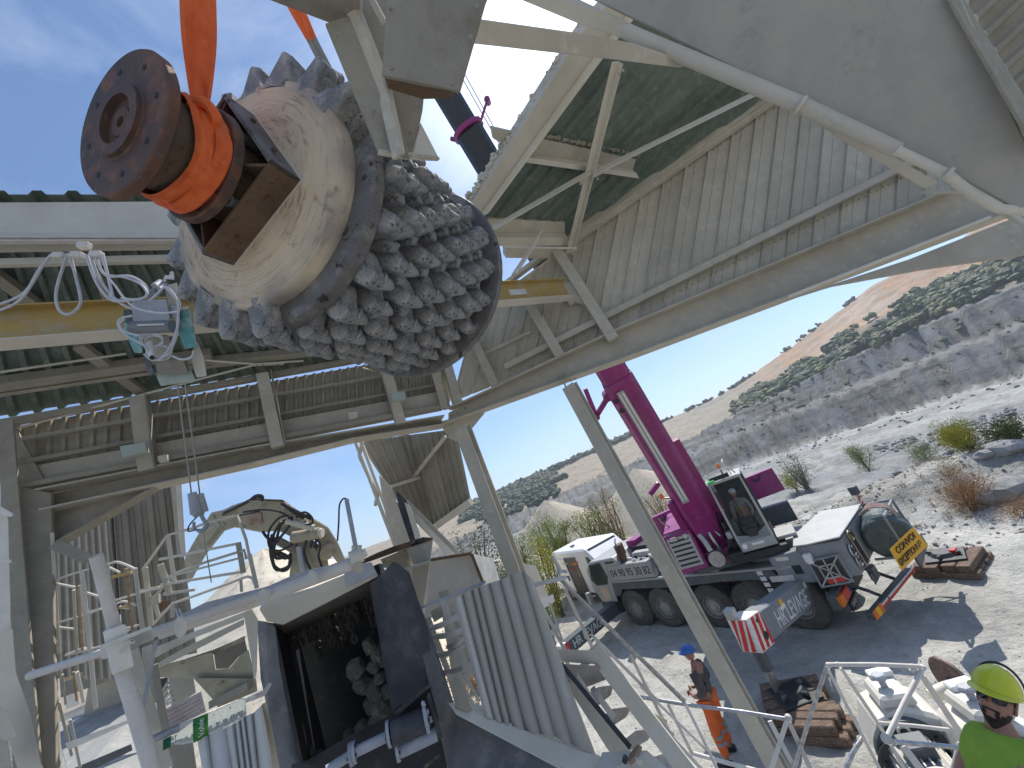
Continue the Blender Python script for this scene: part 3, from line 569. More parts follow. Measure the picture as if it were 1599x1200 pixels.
# haunch at the corner
slab('haunch_plate', [(560, 690), (700, 655), (702, 682), (690, 668), (620, 681)], WL, .02, dust, shed)
slab('haunch_plate', [(700, 655), (757, 645), (738, 668), (712, 690), (700, 684)], WR, .02, dust, shed)
# big left column
WLn = vplane(P(50, 900, 3.95), 60); n_ = toward(WLn)
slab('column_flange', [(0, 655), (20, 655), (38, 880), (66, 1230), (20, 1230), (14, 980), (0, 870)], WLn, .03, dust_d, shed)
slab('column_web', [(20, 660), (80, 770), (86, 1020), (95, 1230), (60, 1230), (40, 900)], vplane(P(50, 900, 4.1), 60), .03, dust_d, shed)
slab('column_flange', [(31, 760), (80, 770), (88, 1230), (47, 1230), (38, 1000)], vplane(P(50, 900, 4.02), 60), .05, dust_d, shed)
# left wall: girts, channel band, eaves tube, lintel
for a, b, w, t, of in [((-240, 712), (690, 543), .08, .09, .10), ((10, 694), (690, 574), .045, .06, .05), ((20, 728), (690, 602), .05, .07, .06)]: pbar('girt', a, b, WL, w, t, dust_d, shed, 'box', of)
slab('girt_beam', [(18, 735), (640, 621), (690, 612), (690, 634), (640, 643), (20, 762)], WL, .03, dust, shed, away=False)
slab('girt_beam', [(20, 764), (640, 645), (690, 636), (690, 642), (640, 652), (20, 772)], WL, .16, dust_d, shed, away=False)
LB1 = [(72, 770), (400, 704), (690, 655)]; LB0 = [(78, 800), (400, 728), (553, 690), (690, 668)]
slab('lintel_web', [(76, 795), (400, 724), (553, 688), (690, 664), (690, 652), (400, 703), (74, 773)], WL, .03, dust_d, shed)
for A_ in (LB1, LB0):
    for i in range(len(A_) - 1): pbar('lintel_flange', A_[i], A_[i + 1], WL, .022, .26, dust, shed, 'box', .08)
# haunch running down to the left column
slab('haunch_plate', [(78, 800), (250, 760), (160, 806), (84, 850)], WL, .03, dust_d, shed)
pbar('lintel_flange', (83, 855), (255, 758), WL, .02, .22, dust_d, shed, 'box', .02)
for a, b in [((225, 628), (240, 740)), ((413, 592), (437, 704)), ((600, 582), (624, 668)), ((690, 560), (712, 640))]: pbar('stud', a, b, WL, .16, .13, dust, shed, 'box', .16)
for a, b in [((410, 588), (433, 702)), ((222, 625), (236, 735))]: pbar('stud_rib', (a[0] + 16, a[1]), (b[0] + 16, b[1]), WL, .02, .14, dust_d, shed, 'box', .17)
# ---- left roof plane
zr0 = on(-20, 655, WL)[2]
RL = plane3(on(-20, 652, WL) - nL * .1, on(690, 540, WL) - nL * .1, onz(0, 400, zr0 + .75))
nu = np.array(toward(RL))
q00, q10 = on(-260, 692, RL), on(740, 530, RL); e0, e1 = on(-260, 340, RL), on(560, 330, RL)
sheet('roof_sheet', q00, q10, e1, e0, 36, .05, green, shed, nu, prof='trap', per=1)
# outer cut edge: beam, fascia and rough sheet ends
RLe = vplane(on(130, 345, RL), 60)
slab('eaves_beam', [(-260, 333), (290, 326), (290, 384), (-260, 391)], RLe, .10, dust_l, shed, away=False)
slab('eaves_lip', [(-260, 387), (290, 380), (290, 391), (-260, 399)], RLe, .16, dust_l, shed, away=False)
sheet('sheet_end', on(-60, 324, RLe) + nL * .14, on(300, 320, RLe) + nL * .14, on(300, 308, RLe) - nL * .5, on(-60, 312, RLe) - nL * .5, 7, .05, green, shed, np.array([0, 0, 1.]), prof='trap', per=1)
pbar('cable_rail', (-260, 408), (290, 399), RLe, .05, .05, whitepipe, shed, 'C', .22)
slab('rail_plate', [(-260, 416), (290, 402), (290, 412), (-260, 426)], RLe, .05, dust_l, shed, away=False)
for a, b, w in [((-10, 415), (75, 480), .10), ((125, 530), (232, 612), .11), ((150, 408), (175, 470), .07), ((470, 470), (560, 560), .10)]: pbar('purlin', a, b, RL, w, .10, dust_d, shed, 'box', .10)
for a, b, w in [((-250, 623), (330, 545), .12), ((-250, 635), (330, 556), .05), ((300, 560), (690, 520), .10)]: pbar('purlin', a, b, RL, w, .14, dust_d, shed, 'box', .12)
for a, b in [((320, 545), (395, 552)), ((395, 552), (470, 548)), ((0, 655), (320, 572)), ((320, 572), (400, 552)), ((0, 560), (200, 533)), ((560, 560), (690, 600))]: pbar('tie_rod', a, b, RL, .022, .022, dust_l, shed, 'box', .24)
pbar('gusset_plate', (394, 553), (440, 551), RL, .05, .02, dust_l, shed, 'box', .24)
# ---- right roof plane
a1 = on(868, 392, WR) - nR * .04; a2 = on(1230, 140, WR) - nR * .04
RRp = plane3(a1, a2, onz(740, 312, a1[2] + .25)); nu2 = toward(RRp)
s00, s10 = on(735, 330, RRp), on(905, 40, RRp); s01, s11 = on(900, 420, RRp), on(1290, 90, RRp)
sheet('roof_sheet', on(722, 335, RRp), on(905, 420, RRp), on(1330, 60, RRp), on(935, 15, RRp), 13, .045, green, shed, nu2, prof='trap', per=1)
slab('rake_beam', [(722, 322), (745, 322), (920, 78), (1000, -30), (970, -40), (898, 42)], RRp, .16, dust_l, shed, away=False)
slab('rake_flange', [(745, 322), (752, 318), (925, 78), (1008, -30), (1000, -30), (920, 75)], RRp, .24, dust_l, shed, away=False)
# ragged dust crust along the rake edge
mb = MB()
for k in range(90):
    tt = rng.random(); mb.ico(lerp3(on(722, 318, RRp), on(905, 35, RRp), tt) + nu2 * rng.uniform(0, .1), rng.uniform(.015, .04), 1, .4)
mb.build('dust_crust', dust_l, shed, kind='stuff')
slab('purlin_web', [(765, 196), (990, 247), (984, 268), (805, 236), (768, 214)], RRp, .05, dust, shed, away=False)
slab('purlin_flange', [(806, 234), (984, 262), (988, 270), (808, 243)], RRp, .18, dust_l, shed, away=False)
slab('purlin_web', [(760, 338), (880, 345), (880, 362), (760, 360)], RRp, .05, dust, shed, away=False)
slab('purlin_flange', [(760, 360), (880, 362), (880, 374), (760, 374)], RRp, .18, dust_l, shed, away=False)
slab('purlin_flange', [(785, 380), (866, 383), (866, 398), (785, 396)], RRp, .12, dust_l, shed, away=False)
mb = MB()
for k in range(60): mb.ico(lerp3(on(835, 205, RRp), on(995, 240, RRp), rng.random()) + nu2 * .06, rng.uniform(.012, .03), 1, .5)
mb.build('dust_crust', dust_d, shed, kind='stuff')
pbar('cross_brace', (940, 82), (875, 380), RRp, .10, .09, dust_l, shed, 'L', .32)
pbar('cross_brace', (755, 342), (905, 255), RRp, .085, .09, dust_l, shed, 'L', .30)
pbar('cross_brace', (905, 260), (1200, 115), RRp, .085, .09, dust_l, shed, 'L', .30)
pbar('gusset_plate', (890, 268), (925, 250), RRp, .12, .02, dust_l, shed, 'box', .27)
# rafter group along the wall head
for (a, b, w, of) in [((868, 392), (1215, 145), .16, .12), ((880, 370), (1190, 150), .05, .22), ((880, 392), (1225, 150), .05, .05)]: pbar('rafter', a, b, WR, w, .12, dust, shed, 'box', of)
# thin conduit and hanger by the yellow beam
for a, b in [((785, 386, 5.6), (900, 388, 5.9)), ((848, 358, 5.5), (800, 430, 5.5)), ((842, 372, 5.5), (806, 428, 5.5))]: b3('conduit', a, b, .025, .025, dust_l, shed)
# small light fittings on the left lintel
for k, (a, b, c, d, lb) in enumerate([((209, 710), (246, 703), (249, 717), (213, 726), 'pale box light on the left lintel near the hoist wire'), ((607, 627), (628, 625), (629, 636), (608, 641), 'small pale box light on the lintel near the corner column'), ((264, 724), (278, 721), (279, 730), (266, 733), 'tiny white lamp at the end of the sky slit'), ((543, 658), (556, 657), (557, 663), (545, 666), 'tiny lamp bracket at the right end of the sky slit')]):
    mb = MB().prism([on(*q, WL) + nL * .30 for q in (a, b, c, d)], nL * .08); o = mb.build('light_fitting', pale_green if k < 2 else dust_l, None, bevel=.003); tagit(o, lb, 'light', 'light fittings on the left lintel')
# ---- overhead chalk-coated belt casing, its rim pipe and struts
ov = thing('conveyor_casing', 'huge chalk-coated sheet overhead with a pipe along its lower edge at the top right', 'casing', P(1300, 150, 2.9))
OV = plane3(P(900, 0, 3.4), P(1599, 345, 2.7), P(1480, 0, 2.45))
mbp = [(845, -40), (1250, 158), (1470, 262), (1590, 330), (1640, 300), (1560, 130), (1478, -60), (1300, -300), (860, -200)]
N_ = 26; mb = MB(); nO = toward(OV)
slab('casing_sheet', mbp, OV, .05, belt_dust, ov, bevel=.01)
pts = [P(820, -25, 3.55), P(1000, 60, 3.3), P(1250, 165, 3.0), P(1400, 235, 2.85), P(1478, 285, 2.78)]
MB().tube([p + nO * .04 for p in pts[:4]], [.055, .055, .055, .05], 14).build('rim_pipe', whitepipe if False else dust_l, ov, smooth=True)
MB().tube([P(1398, 234, 2.8), P(1478, 272, 2.76), P(1520, 305, 2.74), P(1560, 326, 2.72), P(1640, 333, 2.7)], .032, 12).build('rim_pipe', dust_l, ov, smooth=True)
for c in ((1250, 165, 2.96), (1478, 270, 2.72)): p = P(*c); d = unit(pts[3] - pts[1]); MB().cyl(p - d * .012 + nO * .03, p + d * .012 + nO * .03, .064 if c[0] < 1300 else .04, n=16).build('pipe_collar', dust_l, ov, smooth=True)
slab('casing_edge_plate', [(1480, -10), (1500, -10), (1600, 150), (1640, 215), (1625, 240), (1590, 180)], plane3(P(1480, 0, 2.40), P(1599, 190, 2.45), P(1560, 40, 2.6)), .02, rust_hub if False else dust_d, ov)
# corrugated roof piece at the very top right corner
CT = plane3(P(1500, 0, 3.2), P(1620, 200, 3.2), P(1640, 0, 3.0)); nCT = toward(CT)
sheet('roof_sheet', on(1490, -30, CT), on(1700, 330, CT), on(1800, 250, CT), on(1620, -160, CT), 14, .03, dust_d, shed, nCT, prof='trap', per=2)
# struts between casing, column and roof
slab('strut', [(735, 28), (905, 52), (990, 68), (1085, 100), (1060, 106), (930, 90), (735, 68)], facing(P(740, 45, 2.7), P(1085, 95, 3.3)), .09, dust, shed)
slab('strut', [(815, -20), (945, 20), (1090, 85), (1250, 165), (1215, 158), (1085, 108), (980, 62), (905, 38), (790, -10)], facing(P(815, 0, 3.2), P(1250, 160, 3.5)), .08, dust_l, shed)
slab('strut', [(1236, 160), (1290, 182), (1380, 236), (1466, 286), (1444, 295), (1345, 238), (1255, 180)], facing(P(1200, 152, 3.3), P(1466, 290, 3.5)), .07, dust_l, shed)
# plates under the right end of the lintel
slab('bracket_plate', [(1213, 474), (1246, 462), (1420, 405), (1640, 318), (1640, 388), (1599, 398), (1440, 421), (1300, 447)], vplane(P(1450, 400, 4.6), -80), .04, dust, shed)
for a, b in [((1230, 464, 4.55), (1545, 340, 4.45)), ((1440, 300, 3.6), (1500, 300, 3.4)), ((1560, 330, 3.2), (1640, 370, 3.0)), ((1500, 275, 3.3), (1599, 350, 3.1))]: b3('tie_rod', a, b, .04, .03, dust_l, shed)
# ---- near steel post end at the top centre
sp_ = thing('steel_post', 'end of a heavy dusty steel post with a flat plate above the spiked drum', 'steel post', P(640, 120, 1.55))
slab('post_flange', [(417, 0), (548, 50), (562, 20), (560, -60), (410, -60)], plane3(P(420, 0, 1.55), P(560, 0, 1.55), P(500, 40, 1.65)), .02, dust_d, sp_)
PF = plane3(P(500, 20, 1.58), P(600, 240, 1.58), P(640, 100, 1.7)) 
slab('post_flange', [(507, 36), (560, 18), (606, 130), (640, 246), (590, 237)], plane3(P(507, 36, 1.58), P(590, 237, 1.6), P(620, 120, 1.63)), .02, dust_d, sp_)
slab('post_web', [(535, -30), (606, -30), (606, 110), (662, 152), (660, 172), (646, 240), (610, 236), (560, 60)], plane3(P(560, 0, 1.66), P(600, 236, 1.66), P(650, 180, 1.72)), .02, dust_d, sp_)
slab('post_rib', [(538, -30), (548, -30), (612, 134), (634, 240), (626, 240), (603, 140)], plane3(P(540, 0, 1.54), P(630, 238, 1.56), P(600, 130, 1.6)), .05, dust, sp_)
for a, b in [((562, -10, 1.6), (560, 30, 1.6)), ((578, -5, 1.58), (602, 40, 1.58))]: b3('post_brace', a, b, .025, .02, dust, sp_)
slab('end_plate', [(606, -30), (770, -30), (758, 0), (717, 142), (596, 117), (603, 0)], plane3(P(606, 0, 1.5), P(758, 0, 1.5), P(717, 142, 1.55)), .025, mat('bare_dusty_plate', (.33, .30, .25), (.27, .245, .2), 4, .85, bump=.2, c3=(.22, .19, .15), c3sc=5, c3pos=(.52, .7), c4=(.45, .42, .36), c4sc=60, c4pos=(.62, .75)), sp_)
slab('packing_plate', [(598, 118), (662, 132), (706, 142), (706, 155), (660, 156), (606, 140)], plane3(P(598, 118, 1.56), P(706, 142, 1.56), P(650, 155, 1.62)), .03, rust_hub, sp_)
slab('base_plate', [(657, 190), (687, 248), (640, 246), (590, 238), (592, 232), (645, 238)], plane3(P(657, 190, 1.72), P(687, 248, 1.72), P(600, 235, 1.6)), .02, dust_l, sp_)
mb = MB()
for k in range(70): mb.ico(lerp3(P(592, 238, 1.6), P(684, 247, 1.7), rng.random()), rng.uniform(.004, .011), 1, .5)
mb.build('dust_crust', dust, sp_, kind='stuff')

# ------------------------------------------------------------------ ribbed hood tower right of the opening and cladding tower on the left
hd = thing('cladding_hood', 'ribbed metal hood hanging beyond the corner column with a diagonal brace', 'hood', P(650, 800, 8.5))
HL = plane3(P(557, 690, 8.2), P(635, 690, 9.2), P(677, 825, 8.9)); HR = plane3(P(635, 690, 9.2), P(715, 672, 8.4), P(677, 825, 8.9))
sheet('hood_panel', on(560, 690, HL), on(636, 680, HL), on(677, 825, HL), on(625, 790, HL), 5, .05, dust_d, hd, toward(HL), prof='pan')
sheet('hood_panel', on(636, 680, HR), on(712, 670, HR), on(736, 785, HR), on(677, 825, HR), 8, .05, dust_d, hd, toward(HR), prof='pan', per=2)
pbar('hood_post', (635, 676), (676, 826), HR, .12, .12, dust_d, hd, 'box', .06)
pbar('hood_beam', (676, 826), (738, 782), HR, .14, .12, dust, hd, 'box', .06); pbar('hood_brace', (703, 680), (649, 748), HR, .07, .07, dust, hd, 'box', .15); pbar('hood_brace', (605, 762), (650, 748), HL, .07, .07, dust, hd, 'box', .12)
for a, b in [((553, 685, 8), (619, 858, 7.9)), ((562, 685, 8), (624, 852, 7.9)), ((566, 690, 8), (561, 712, 8)), ((561, 712, 8), (590, 775, 8)), ((590, 772, 8), (586, 790, 8))]: b3('hood_truss_bar', a, b, .06, .05, dust_l, hd)
slab('hood_side_plate', [(592, 742), (612, 762), (642, 850), (634, 862), (618, 862), (600, 795)], vplane(P(610, 800, 7.4), 60), .04, dust, hd)
slab('hood_side_plate', [(618, 765), (634, 780), (656, 838), (636, 858)], vplane(P(630, 800, 7.5), 60), .04, chute_dark, hd)
slab('hood_side_plate', [(632, 785), (642, 792), (657, 838), (650, 846)], vplane(P(645, 820, 7.3), 60), .04, dust_l, hd)
b3('hood_leg', (630, 785, 7.9), (712, 868, 7.4), .2, .12, dust_l, hd, kind='C')
b3('rusty_strip', (612, 778, 7.7), (628, 800, 7.7), .1, .03, rust_hub, hd)

tw = thing('cladding_tower', 'grey ribbed sheet tower behind the platform, with a dark vertical gap', 'cladding tower', P(170, 880, 6.0))
TWp = vplane(P(170, 850, 6.0), 62); nT = toward(TWp)
sheet('tower_panel', on(84, 1060, TWp), on(196, 1060, TWp), on(168, 740, TWp), on(78, 740, TWp), 9, .05, dust, tw, nT, prof='trap')
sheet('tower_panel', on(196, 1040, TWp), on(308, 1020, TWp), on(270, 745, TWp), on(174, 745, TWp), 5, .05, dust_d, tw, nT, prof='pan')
slab('tower_gap', [(166, 740), (175, 740), (192, 960), (182, 960)], TWp, .4, black, tw)
slab('tower_corner', [(270, 755), (278, 755), (288, 868), (280, 868)], TWp, .1, dust, tw, away=False)
b3('tower_post', (279, 755, 6.4), (286, 870, 6.2), .06, .06, white, tw)
for a, b in [((272, 758, 6.5), (284, 790, 6.5)), ((284, 790, 6.5), (276, 800, 6.5)), ((276, 800, 6.5), (285, 830, 6.5))]: b3('tower_post', a, b, .03, .03, white, tw)
slab('lower_cladding', [(88, 1000), (250, 960), (262, 1030), (95, 1090)], vplane(P(170, 1010, 6.4), 62), .06, dust_d, tw)

# bolt heads and cladding screws
def bolts(pts, n_, r=.014, h=.014, m=dust_l, par=shed, name='bolt'):
    for p in pts: MB().cyl(p, p + n_ * h, r, n=6).build(name, m, par)
for u, v in ((706, 650), (716, 646), (708, 660), (718, 656), (728, 638), (730, 650)): bolts([on(u, v, WR) + nR * .05], nR, .02, .02, dust_d)
for u, v in ((893, 598), (900, 596), (895, 606), (902, 603)): bolts([on(u, v, WR) + nR * .2], nR, .016, .015, dust_d)
for u, v in ((944, 90), (938, 96), (878, 372), (882, 362), (902, 262), (911, 258), (896, 266)): bolts([on(u, v, RRp) + nu2 * .38], nu2, .014, .012, dust)
for u, v in ((398, 552), (408, 551), (430, 551)): bolts([on(u, v, RL) + np.array(nu) * .27], np.array(nu), .012, .012, dust_d)
mb = MB()
for a, b, n in (((880, 378), (1600, -100), 60), ((946, 503), (1600, 170), 70), ((790, 580), (946, 503), 14)):
    for k in range(n):
        s_ = (k + .5) / n; p = on(a[0] + (b[0] - a[0]) * s_, a[1] + (b[1] - a[1]) * s_ + 9, WR) - nR * .03; mb.cyl(p, p + nR * .02, .010, n=6)
mb.build('cladding_screws', dust_d, shed, kind='stuff')
for u, v in ((612, 108), (745, 12), (735, 60), (610, 14), (706, 132)): p = P(u, v, 1.49); MB().cyl(p, p - Fw * .008, .009, n=6).build('bolt', dust_d, sp_)
# ------------------------------------------------------------------ mobile crane
S_ = .853; hx = R_(-40.5); fxx = np.array([math.sin(hx), math.cos(hx), 0]); lyy = np.array([-fxx[1], fxx[0], 0])
K = Frame((1.71, 15.69, 0), -40.5, S_); SL = Frame(K.w(-4.3, 0, 0), -154, S_)
crane = thing('mobile_crane', 'grey mobile crane with raised magenta boom and magenta engine cover on the chalk yard', 'crane', M=K.M)
def kb(name, m, parent=crane, smooth=False, bevel=.015, **k):
    return lambda mb: mb.build(name, m, parent, smooth=smooth, bevel=bevel, local=True, **k)
def P8(mb, pts, y0, y1, mi=0): return mb.prism([(x, y0, z) for x, z in pts], (0, y1 - y0, 0), mi)
kb('chassis', black)(P8(MB(), [(1.2, .6), (1.2, 1.2), (-7.4, 1.3), (-7.4, .7)], -.45, .45))
def deckx(a, b, z0, z1, y0=-1.25, y1=1.25): return MB().bb(a, b, y0, y1, z0, z1)
kb('deck', cranel)(deckx(-6.5, .7, 1.72, 1.80)); kb('side_skirt', craned)(P8(MB(), [(.85, 1.2), (.7, 1.72), (-5.9, 1.72), (-6.0, 1.46), (-4.2, 1.48), (-2.4, 1.40), (.3, 1.46), (.55, 1.2)], 1.14, 1.235))
kb('side_skirt', craned)(P8(MB(), [(.85, 1.2), (.7, 1.72), (-5.9, 1.72), (-6.0, 1.46), (.3, 1.46)], -1.235, -1.14))
kb('fender', black)(P8(MB(), [(1.02, .5), (1.12, 1.6), (.86, 1.6), (.78, .55)], .5, 1.22)); kb('fender', black)(MB().bb(-2.75, -2.6, .6, 1.2, .7, 1.4)); 
kb('equipment_rack', black)(MB().bb(-5.9, -4.8, 1.0, 1.2, 1.0, 1.46).bb(-5.75, -5.35, .95, 1.2, 1.05, 1.5))
for q in range(3): kb('storage_box', white if q != 1 else black)(MB().bb(-6.42 + .0, -5.75, 1.1, 1.26, .98 + q * .2, 1.14 + q * .2))
for q in range(5): kb('warning_label', redwhite, bevel=0)(MB().bb(-5.62 - .02 * q, -5.45 - .02 * q, 1.235, 1.245, 1.6 - .17 * q, 1.72 - .17 * q))
# wheels
def wheel(x, y, out=1, r=.70):
    w = MB().lathe([(.30, -.17), (.44, -.18), (.62, -.165), (.675, -.13), (.70, -.10), (.705, 0), (.70, .10), (.675, .13), (.62, .165), (.44, .18), (.30, .17)], (x, y, r), (0, out, 0), n=40)
    for k in range(40):
        a = 2 * math.pi * k / 40; c = np.array([x + math.cos(a) * .70, y, r + math.sin(a) * .70]); w.box(c, .05, .30, .035, X=(-math.sin(a), 0, math.cos(a)), Y=(0, 1, 0))
    return w
def rimf(x, y, out=1, r=.70):
    w = MB().lathe([(.36, .16), (.35, .185), (.31, .15), (.30, .09), (.22, .05), (.21, .06), (.20, .12), (.11, .14), (.10, .17), (0.001, .175)], (x, y, r), (0, out, 0), n=32)
    for k in range(10):
        a = 2 * math.pi * k / 10; p = np.array([x + math.cos(a) * .165, y + .10 * out, r + math.sin(a) * .165]); w.cyl(p, p + [0, .06 * out, 0], .016, n=6)
    return w
for x in (0, -1.42, -3.44, -4.86, -6.15):
    for sd_ in (1, -1):
        o = wheel(x, sd_ * 1.06, sd_).build('wheel', rubber, crane, smooth=True, local=True); rimf(x, sd_ * 1.06, sd_).build('rim', rim, o, smooth=True, local=True)
        kb('mudguard', craned)(MB().lathe([(.79, -.2), (.80, .2)], (x, sd_ * 1.02, .70), (0, sd_, 0), ref=(0, 0, 1), n=16, a0=-58, a1=58)) if x > -6 else None
kb('axle_beam', black)(MB().cyl((0, -1, .7), (0, 1, .7), .1).cyl((-1.42, -1, .7), (-1.42, 1, .7), .1).cyl((-3.44, -1, .7), (-3.44, 1, .7), .1).cyl((-4.86, -1, .7), (-4.86, 1, .7), .1).cyl((-6.15, -1, .7), (-6.15, 1, .7), .1))
# driver's cab at the far end
o = kb('driver_cab', cranel, bevel=.03)(P8(MB(), [(.72, 1.80), (.86, .98), (1.75, 1.0), (2.0, 1.6), (1.95, 2.35), (1.60, 2.68), (.1, 2.74), (-.20, 2.42), (.62, 2.42)], -1.22, 1.25))
kb('cab_window', glass, o, bevel=.01)(P8(MB(), [(1.66, 1.72), (1.84, 1.95), (1.62, 2.52), (.95, 2.58), (.82, 2.05), (1.0, 1.74)], 1.24, 1.262)); kb('window_seal', black, o)(P8(MB(), [(1.68, 1.68), (1.89, 1.93), (1.66, 2.57), (.90, 2.63), (.77, 2.03), (.96, 1.70)], 1.235, 1.256))
kb('windscreen', glass, o, bevel=.01)(MB().prism([(1.98, -1.1, 1.66), (1.98, 1.1, 1.66), (1.66, 1.1, 2.6), (1.66, -1.1, 2.6)], (.02, 0, .01)))
kb('door', rim if False else cranel, o)(P8(MB(), [(1.62, 1.02), (1.62, 1.66), (.98, 1.66), (.98, 1.02)], 1.25, 1.275)); kb('door_sticker', mat('faded_orange_sticker', (.5, .40, .28), (.55, .34, .2), 14, .6, c3=(.6, .58, .52), c3sc=30, c3pos=(.5, .6)), o, bevel=0)(P8(MB(), [(1.5, 1.1), (1.5, 1.55), (1.12, 1.55), (1.12, 1.1)], 1.272, 1.28)); kb('door_step', black, o)(P8(MB(), [(1.9, .62), (1.9, 1.0), (.86, .98), (.86, .7)], .9, 1.2))
kb('mirror', cranel, o)(MB().bb(2.15, 2.35, 1.35, 1.52, 1.0, 1.5).cyl((1.95, 1.3, 1.3), (2.2, 1.4, 1.3), .02)); kb('exhaust_stack', rust_hub, o, smooth=True)(MB().cyl((-.15, .9, 2.45), (-.15, .9, 3.1), .17).cyl((.1, .5, 2.6), (.1, .5, 3.05), .13)); kb('hose', blackhose, o, smooth=True)(MB().tube(smooth_path([(-.2, 1.1, 2.4), (-.3, 1.15, 2.9), (-.1, .9, 3.2), (.2, .5, 3.25)]), .035, 6))
# phone-number locker and its clutter
o = kb('tool_locker', cranel, bevel=.02)(P8(MB(), [(.70, 1.80), (.60, 2.42), (-1.50, 2.42), (-1.72, 1.83)], .75, 1.25))
text('04 90 95 30 82', .42, letter, o, mframe(np.array([-.52, 1.255, 2.10]), (-1, 0, -.0), (0, 0, 1)), sx=.82, ext=.003)
text('LIEBHERR', .13, letter, crane, mframe(np.array([.36, 1.255, 2.56]), (-1, 0, 0), (0, 0, 1)), sx=1.0, bold=.004)
for q, (x0, x1, y0, y1, z0, z1, m_) in enumerate([(-.2, -1.5, -.9, .3, 2.0, 2.75, black), (-.5, -1.5, .3, .7, 2.43, 2.62, cranel), (-1.6, -2.4, -.8, .9, 1.82, 2.15, black), (-.9, -1.5, -.9, -.2, 2.75, 2.95, craneg), (.1, -.4, -.6, .1, 2.7, 2.95, pink)]): kb('deck_equipment', m_)(MB().bb(x0, x1, y0, y1, z0, z1))
for q in range(14):
    x, y = rng.uniform(-2.5, -.3), rng.uniform(.1, 1.1); kb('deck_equipment', random.choice([white_c, black, white_c, craned]))(MB().box((x, y, 2.46 + rng.uniform(-.4, .05) * (x < -1.7)), rng.uniform(.1, .4), rng.uniform(.06, .16), rng.uniform(.05, .12), X=(1, rng.uniform(-.6, .6), rng.uniform(-.2, .2))))
kb('deck_hook', white)(MB().bb(-2.65, -3.0, .9, 1.2, 1.80, 1.83).bb(-3.9, -4.25, .95, 1.2, 1.80, 1.84)); kb('lifting_eye', black)(MB().tube(smooth_path([(-5.35, 1.0, 1.8), (-5.35, 1.0, 1.88), (-5.6, 1.0, 1.88), (-5.6, 1.0, 1.8)], 4), .018, 6))
# rear deck steps and tail body
kb('rear_deck', cranel)(MB().bb(-6.9, -5.2, -1.2, .75, 1.80, 2.0).bb(-7.0, -6.0, -1.15, .45, 2.0, 2.1)); kb('rear_side_box', craneg)(P8(MB(), [(-6.05, 1.40), (-6.0, 2.05), (-6.9, 2.18), (-7.2, 2.1), (-7.2, 1.35), (-6.8, 1.3)], .4, 1.24)); kb('rear_side_box', black)(MB().bb(-6.5, -6.75, 1.1, 1.25, 1.55, 1.8)); kb('warning_label', white, bevel=0)(MB().bb(-6.2, -6.55, 1.242, 1.25, 1.95, 2.05).bb(-6.0, -6.3, 1.242, 1.25, 1.72, 1.78))
body = kb('tail_box', craneg, bevel=.02)(MB().prism([(-7.22, 1.25, 1.36), (-7.92, .98, 1.30), (-7.98, -1.55, 1.30), (-6.9, -1.55, 1.36), (-6.9, 1.25, 1.36)], (0, 0, .92)))
kb('tail_lid', cranel, body, bevel=.01)(MB().prism([(-7.20, 1.27, 2.28), (-7.94, 1.0, 2.28), (-8.01, -1.57, 2.28), (-6.85, -1.57, 2.28), (-6.6, .4, 2.28), (-6.85, 1.27, 2.28)], (0, 0, .04)))
# grille guard on the chamfer
gx = unit(np.array([-7.98 + 7.22, .98 - 1.25, 0])); gx = unit(np.array([-.70, -.27, 0])); gn = np.array([-.27, .70, 0]); gn = unit(gn); g0 = np.array([-7.12, 1.32, 1.62]) + gn * .05
def gp(a, b): return g0 + gx * a + np.array([0, 0, b])
gr = kb('lamp_guard', craneg)(MB().bar(gp(-.1, -.38), gp(.62, -.38), .05, .04, gn).bar(gp(-.1, .3), gp(.62, .3), .05, .04, gn).bar(gp(-.1, -.4), gp(-.1, .32), .05, .04, gn).bar(gp(.62, -.4), gp(.62, .32), .05, .04, gn))
for a, b in [((-.1, -.38), (.62, .3)), ((-.1, .3), (.62, -.38)), ((.26, -.38), (.26, .3)), ((.08, -.2), (.44, -.2)), ((.08, .12), (.44, .12)), ((.08, -.2), (.08, .12)), ((.44, -.2), (.44, .12))]: kb('guard_bar', cranel, gr, bevel=0)(MB().bar(gp(*a), gp(*b), .035, .02, gn))
kb('guard_recess', black, body, bevel=0)(MB().bar(gp(.26, -.34) - gn * .05, gp(.26, .28) - gn * .05, .62, .02, gn)); kb('lamp_lens', red, body, bevel=0)(MB().bar(gp(.1, -.27) - gn * .02, gp(.5, -.27) - gn * .02, .14, .03, gn))
kb('work_lamp', white_c, body)(MB().bb(-7.0, -7.18, 1.25, 1.42, 1.85, 2.1))
# rear face details (70, 80, 90 discs, opening, plate)
rx = -7.965
kb('rear_opening', black, body, bevel=0)(MB().bb(rx - .02, rx + .02, .22, .52, 1.38, 1.98)); kb('opening_frame', cranel, body)(MB().bb(rx - .03, rx + .01, .18, .22, 1.34, 2.02).bb(rx - .03, rx + .01, .52, .56, 1.34, 2.02).bb(rx - .03, rx + .01, .18, .56, 1.98, 2.03).bb(rx - .03, rx + .01, .18, .56, 1.33, 1.38))
disc = mat('speed_disc_white', (.75, .75, .72), None, 5, .5, bump=0); discy = mat('speed_disc_cream', (.72, .66, .32), None, 5, .5, bump=0)
for s, y, z, mm in (('70', .32 + .1, 2.12, discy), ('80', .82, 1.88, disc), ('90', .80, 1.60, disc)):
    o = kb('speed_disc', mm, body, bevel=0)(MB().cyl((rx - .04, y, z), (rx, y, z), .15 if s != '70' else .14, n=24)); kb('disc_rim', letter, o, bevel=0)(MB().lathe([(.155, 0), (.155, .015), (.135, .015), (.135, 0)], (rx - .035, y, z), (-1, 0, 0), n=24)); text(s, .22, letter, o, mframe(np.array([rx - .045, y, z]), (0, -1, 0), (0, 0, 1)), bold=.006)
